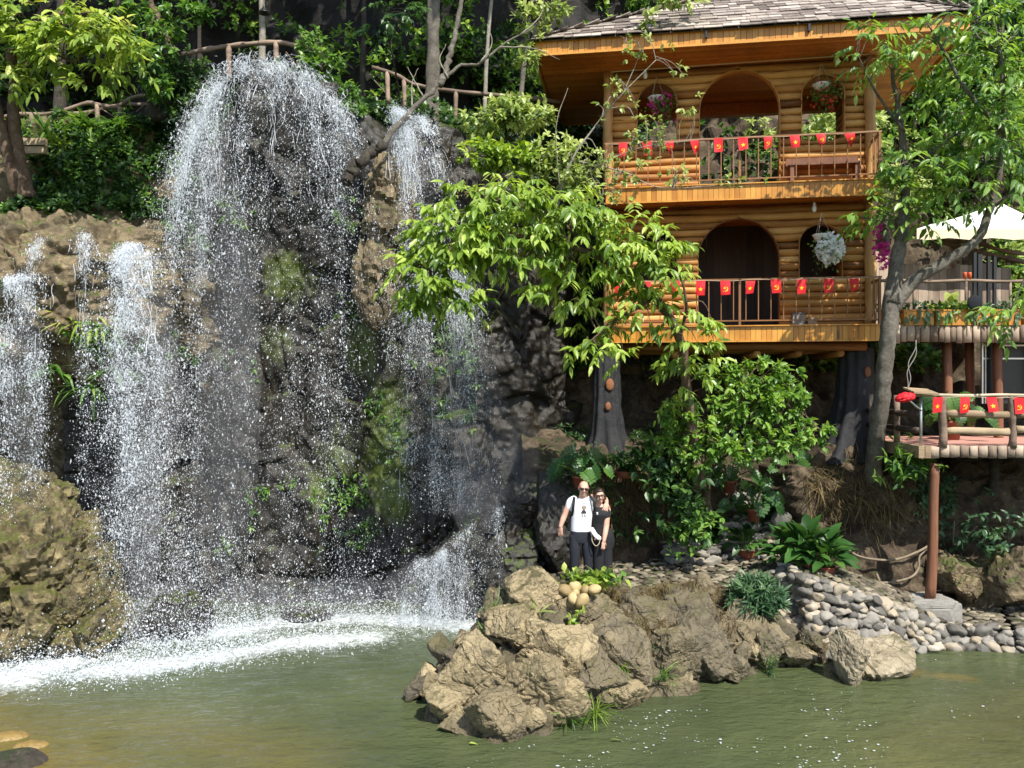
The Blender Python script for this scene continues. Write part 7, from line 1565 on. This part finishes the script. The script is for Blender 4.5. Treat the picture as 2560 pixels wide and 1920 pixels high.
# ---------- drifting spray ----------
def mist(name, label, dens, parts, hide=None):
    t = NT(name); pv = t.n('ShaderNodeVolumePrincipled'); pv.inputs['Color'].default_value = (.95, .97, 1, 1); pv.inputs['Density'].default_value = dens; pv.inputs['Anisotropy'].default_value = .0
    t.l(pv.outputs[0], t.out.inputs['Volume'])
    m = MB()
    for px, py, d, rx, ry, rd, tilt in parts:
        ell_c = P(px, py, d); T, Fc = ICO[5]; X = T * np.array([rx, rd, ry]) * (1 + .28 * fbm(T * np.array([2.2, 1, 1.2]) + px, 4, 3))[:, None]; X[:, 0] += tilt * X[:, 2] + .1 * fbm(X * 1.2 + px, 3, 8); X = X + ell_c; X[:, 2] = np.maximum(X[:, 2], .06); m.add(X, [Fc])
    tag(m.build('spray_mist', G[name], None, True), label, 'mist', None, 'stuff')
mist('spray_air', 'fine white mist of spray hanging along the foot of the falls', .2, [(420, 1560, 14.1, .8, .7, .5, 0), (640, 1530, 14.7, 1.0, .6, .5, 0), (860, 1520, 14.8, 1.1, .55, .45, 0), (1080, 1490, 14.7, .9, .7, .4, 0), (130, 1640, 13.1, .9, .35, .3, 0)])
mist('spray_veil', 'thin translucent veils of falling spray inside the separate falls', .17, [(345, 1150, 13.35, .36, 3.0, .3, -.04), (400, 900, 13.5, .4, 1.6, .3, -.1), (60, 950, 13.1, .28, 1.9, .25, 0), (520, 520, 14.8, .35, 1.9, .3, .13), (570, 1000, 14.6, .6, 3.6, .35, .04), (1190, 1040, 14.8, .55, 1.7, .35, -.12), (1040, 400, 15.0, .3, 1.0, .2, -.25), (1200, 1230, 14.5, .6, .8, .35, 0), (1240, 1180, 14.6, .8, 1.0, .4, 0)])
# ---------- camera, sun, sky ----------
cd_ = bpy.data.cameras.new('camera'); cam = bpy.data.objects.new('camera', cd_); COL.objects.link(cam)
cam.location = (0, 0, CZ); cam.rotation_euler = (R(90), 0, 0)
cd_.sensor_width = 36; cd_.lens = 36 * F / 2560; cd_.clip_end = 300; cd_.clip_start = .05
SC.camera = cam
EL, AZ = R(52), R(28)
sv = Vector((math.sin(AZ) * math.cos(EL), -math.cos(AZ) * math.cos(EL), math.sin(EL)))
sl = bpy.data.lights.new('sun', 'SUN'); sl.energy = 4.6; sl.angle = R(.5); sl.color = (1, .955, .87)
so = bpy.data.objects.new('sun', sl); COL.objects.link(so); so.rotation_euler = sv.to_track_quat('Z', 'Y').to_euler(); so.location = (6, -10, 25)
w = bpy.data.worlds.new('World'); SC.world = w; w.use_nodes = True
nt = w.node_tree; bgn = nt.nodes['Background']; sk = nt.nodes.new('ShaderNodeTexSky'); sk.sky_type = 'NISHITA'; sk.sun_disc = False
sk.sun_elevation = EL; sk.sun_rotation = math.atan2(sv.x, sv.y)
nt.links.new(sk.outputs[0], bgn.inputs[0]); bgn.inputs[1].default_value = .12
vs = SC.view_settings; vs.view_transform = 'Standard'; vs.look = 'None'; vs.gamma = 1; vs.exposure = .85
SC.render.engine = 'CYCLES'; SC.cycles.use_denoising = True
try: SC.cycles.denoiser = 'OPENIMAGEDENOISE'
except Exception: pass
SC.cycles.max_bounces = 6; SC.cycles.diffuse_bounces = 3; SC.cycles.glossy_bounces = 3; SC.cycles.transmission_bounces = 4; SC.cycles.transparent_max_bounces = 20
SC.cycles.caustics_reflective = False; SC.cycles.caustics_refractive = False; SC.cycles.sample_clamp_indirect = 4
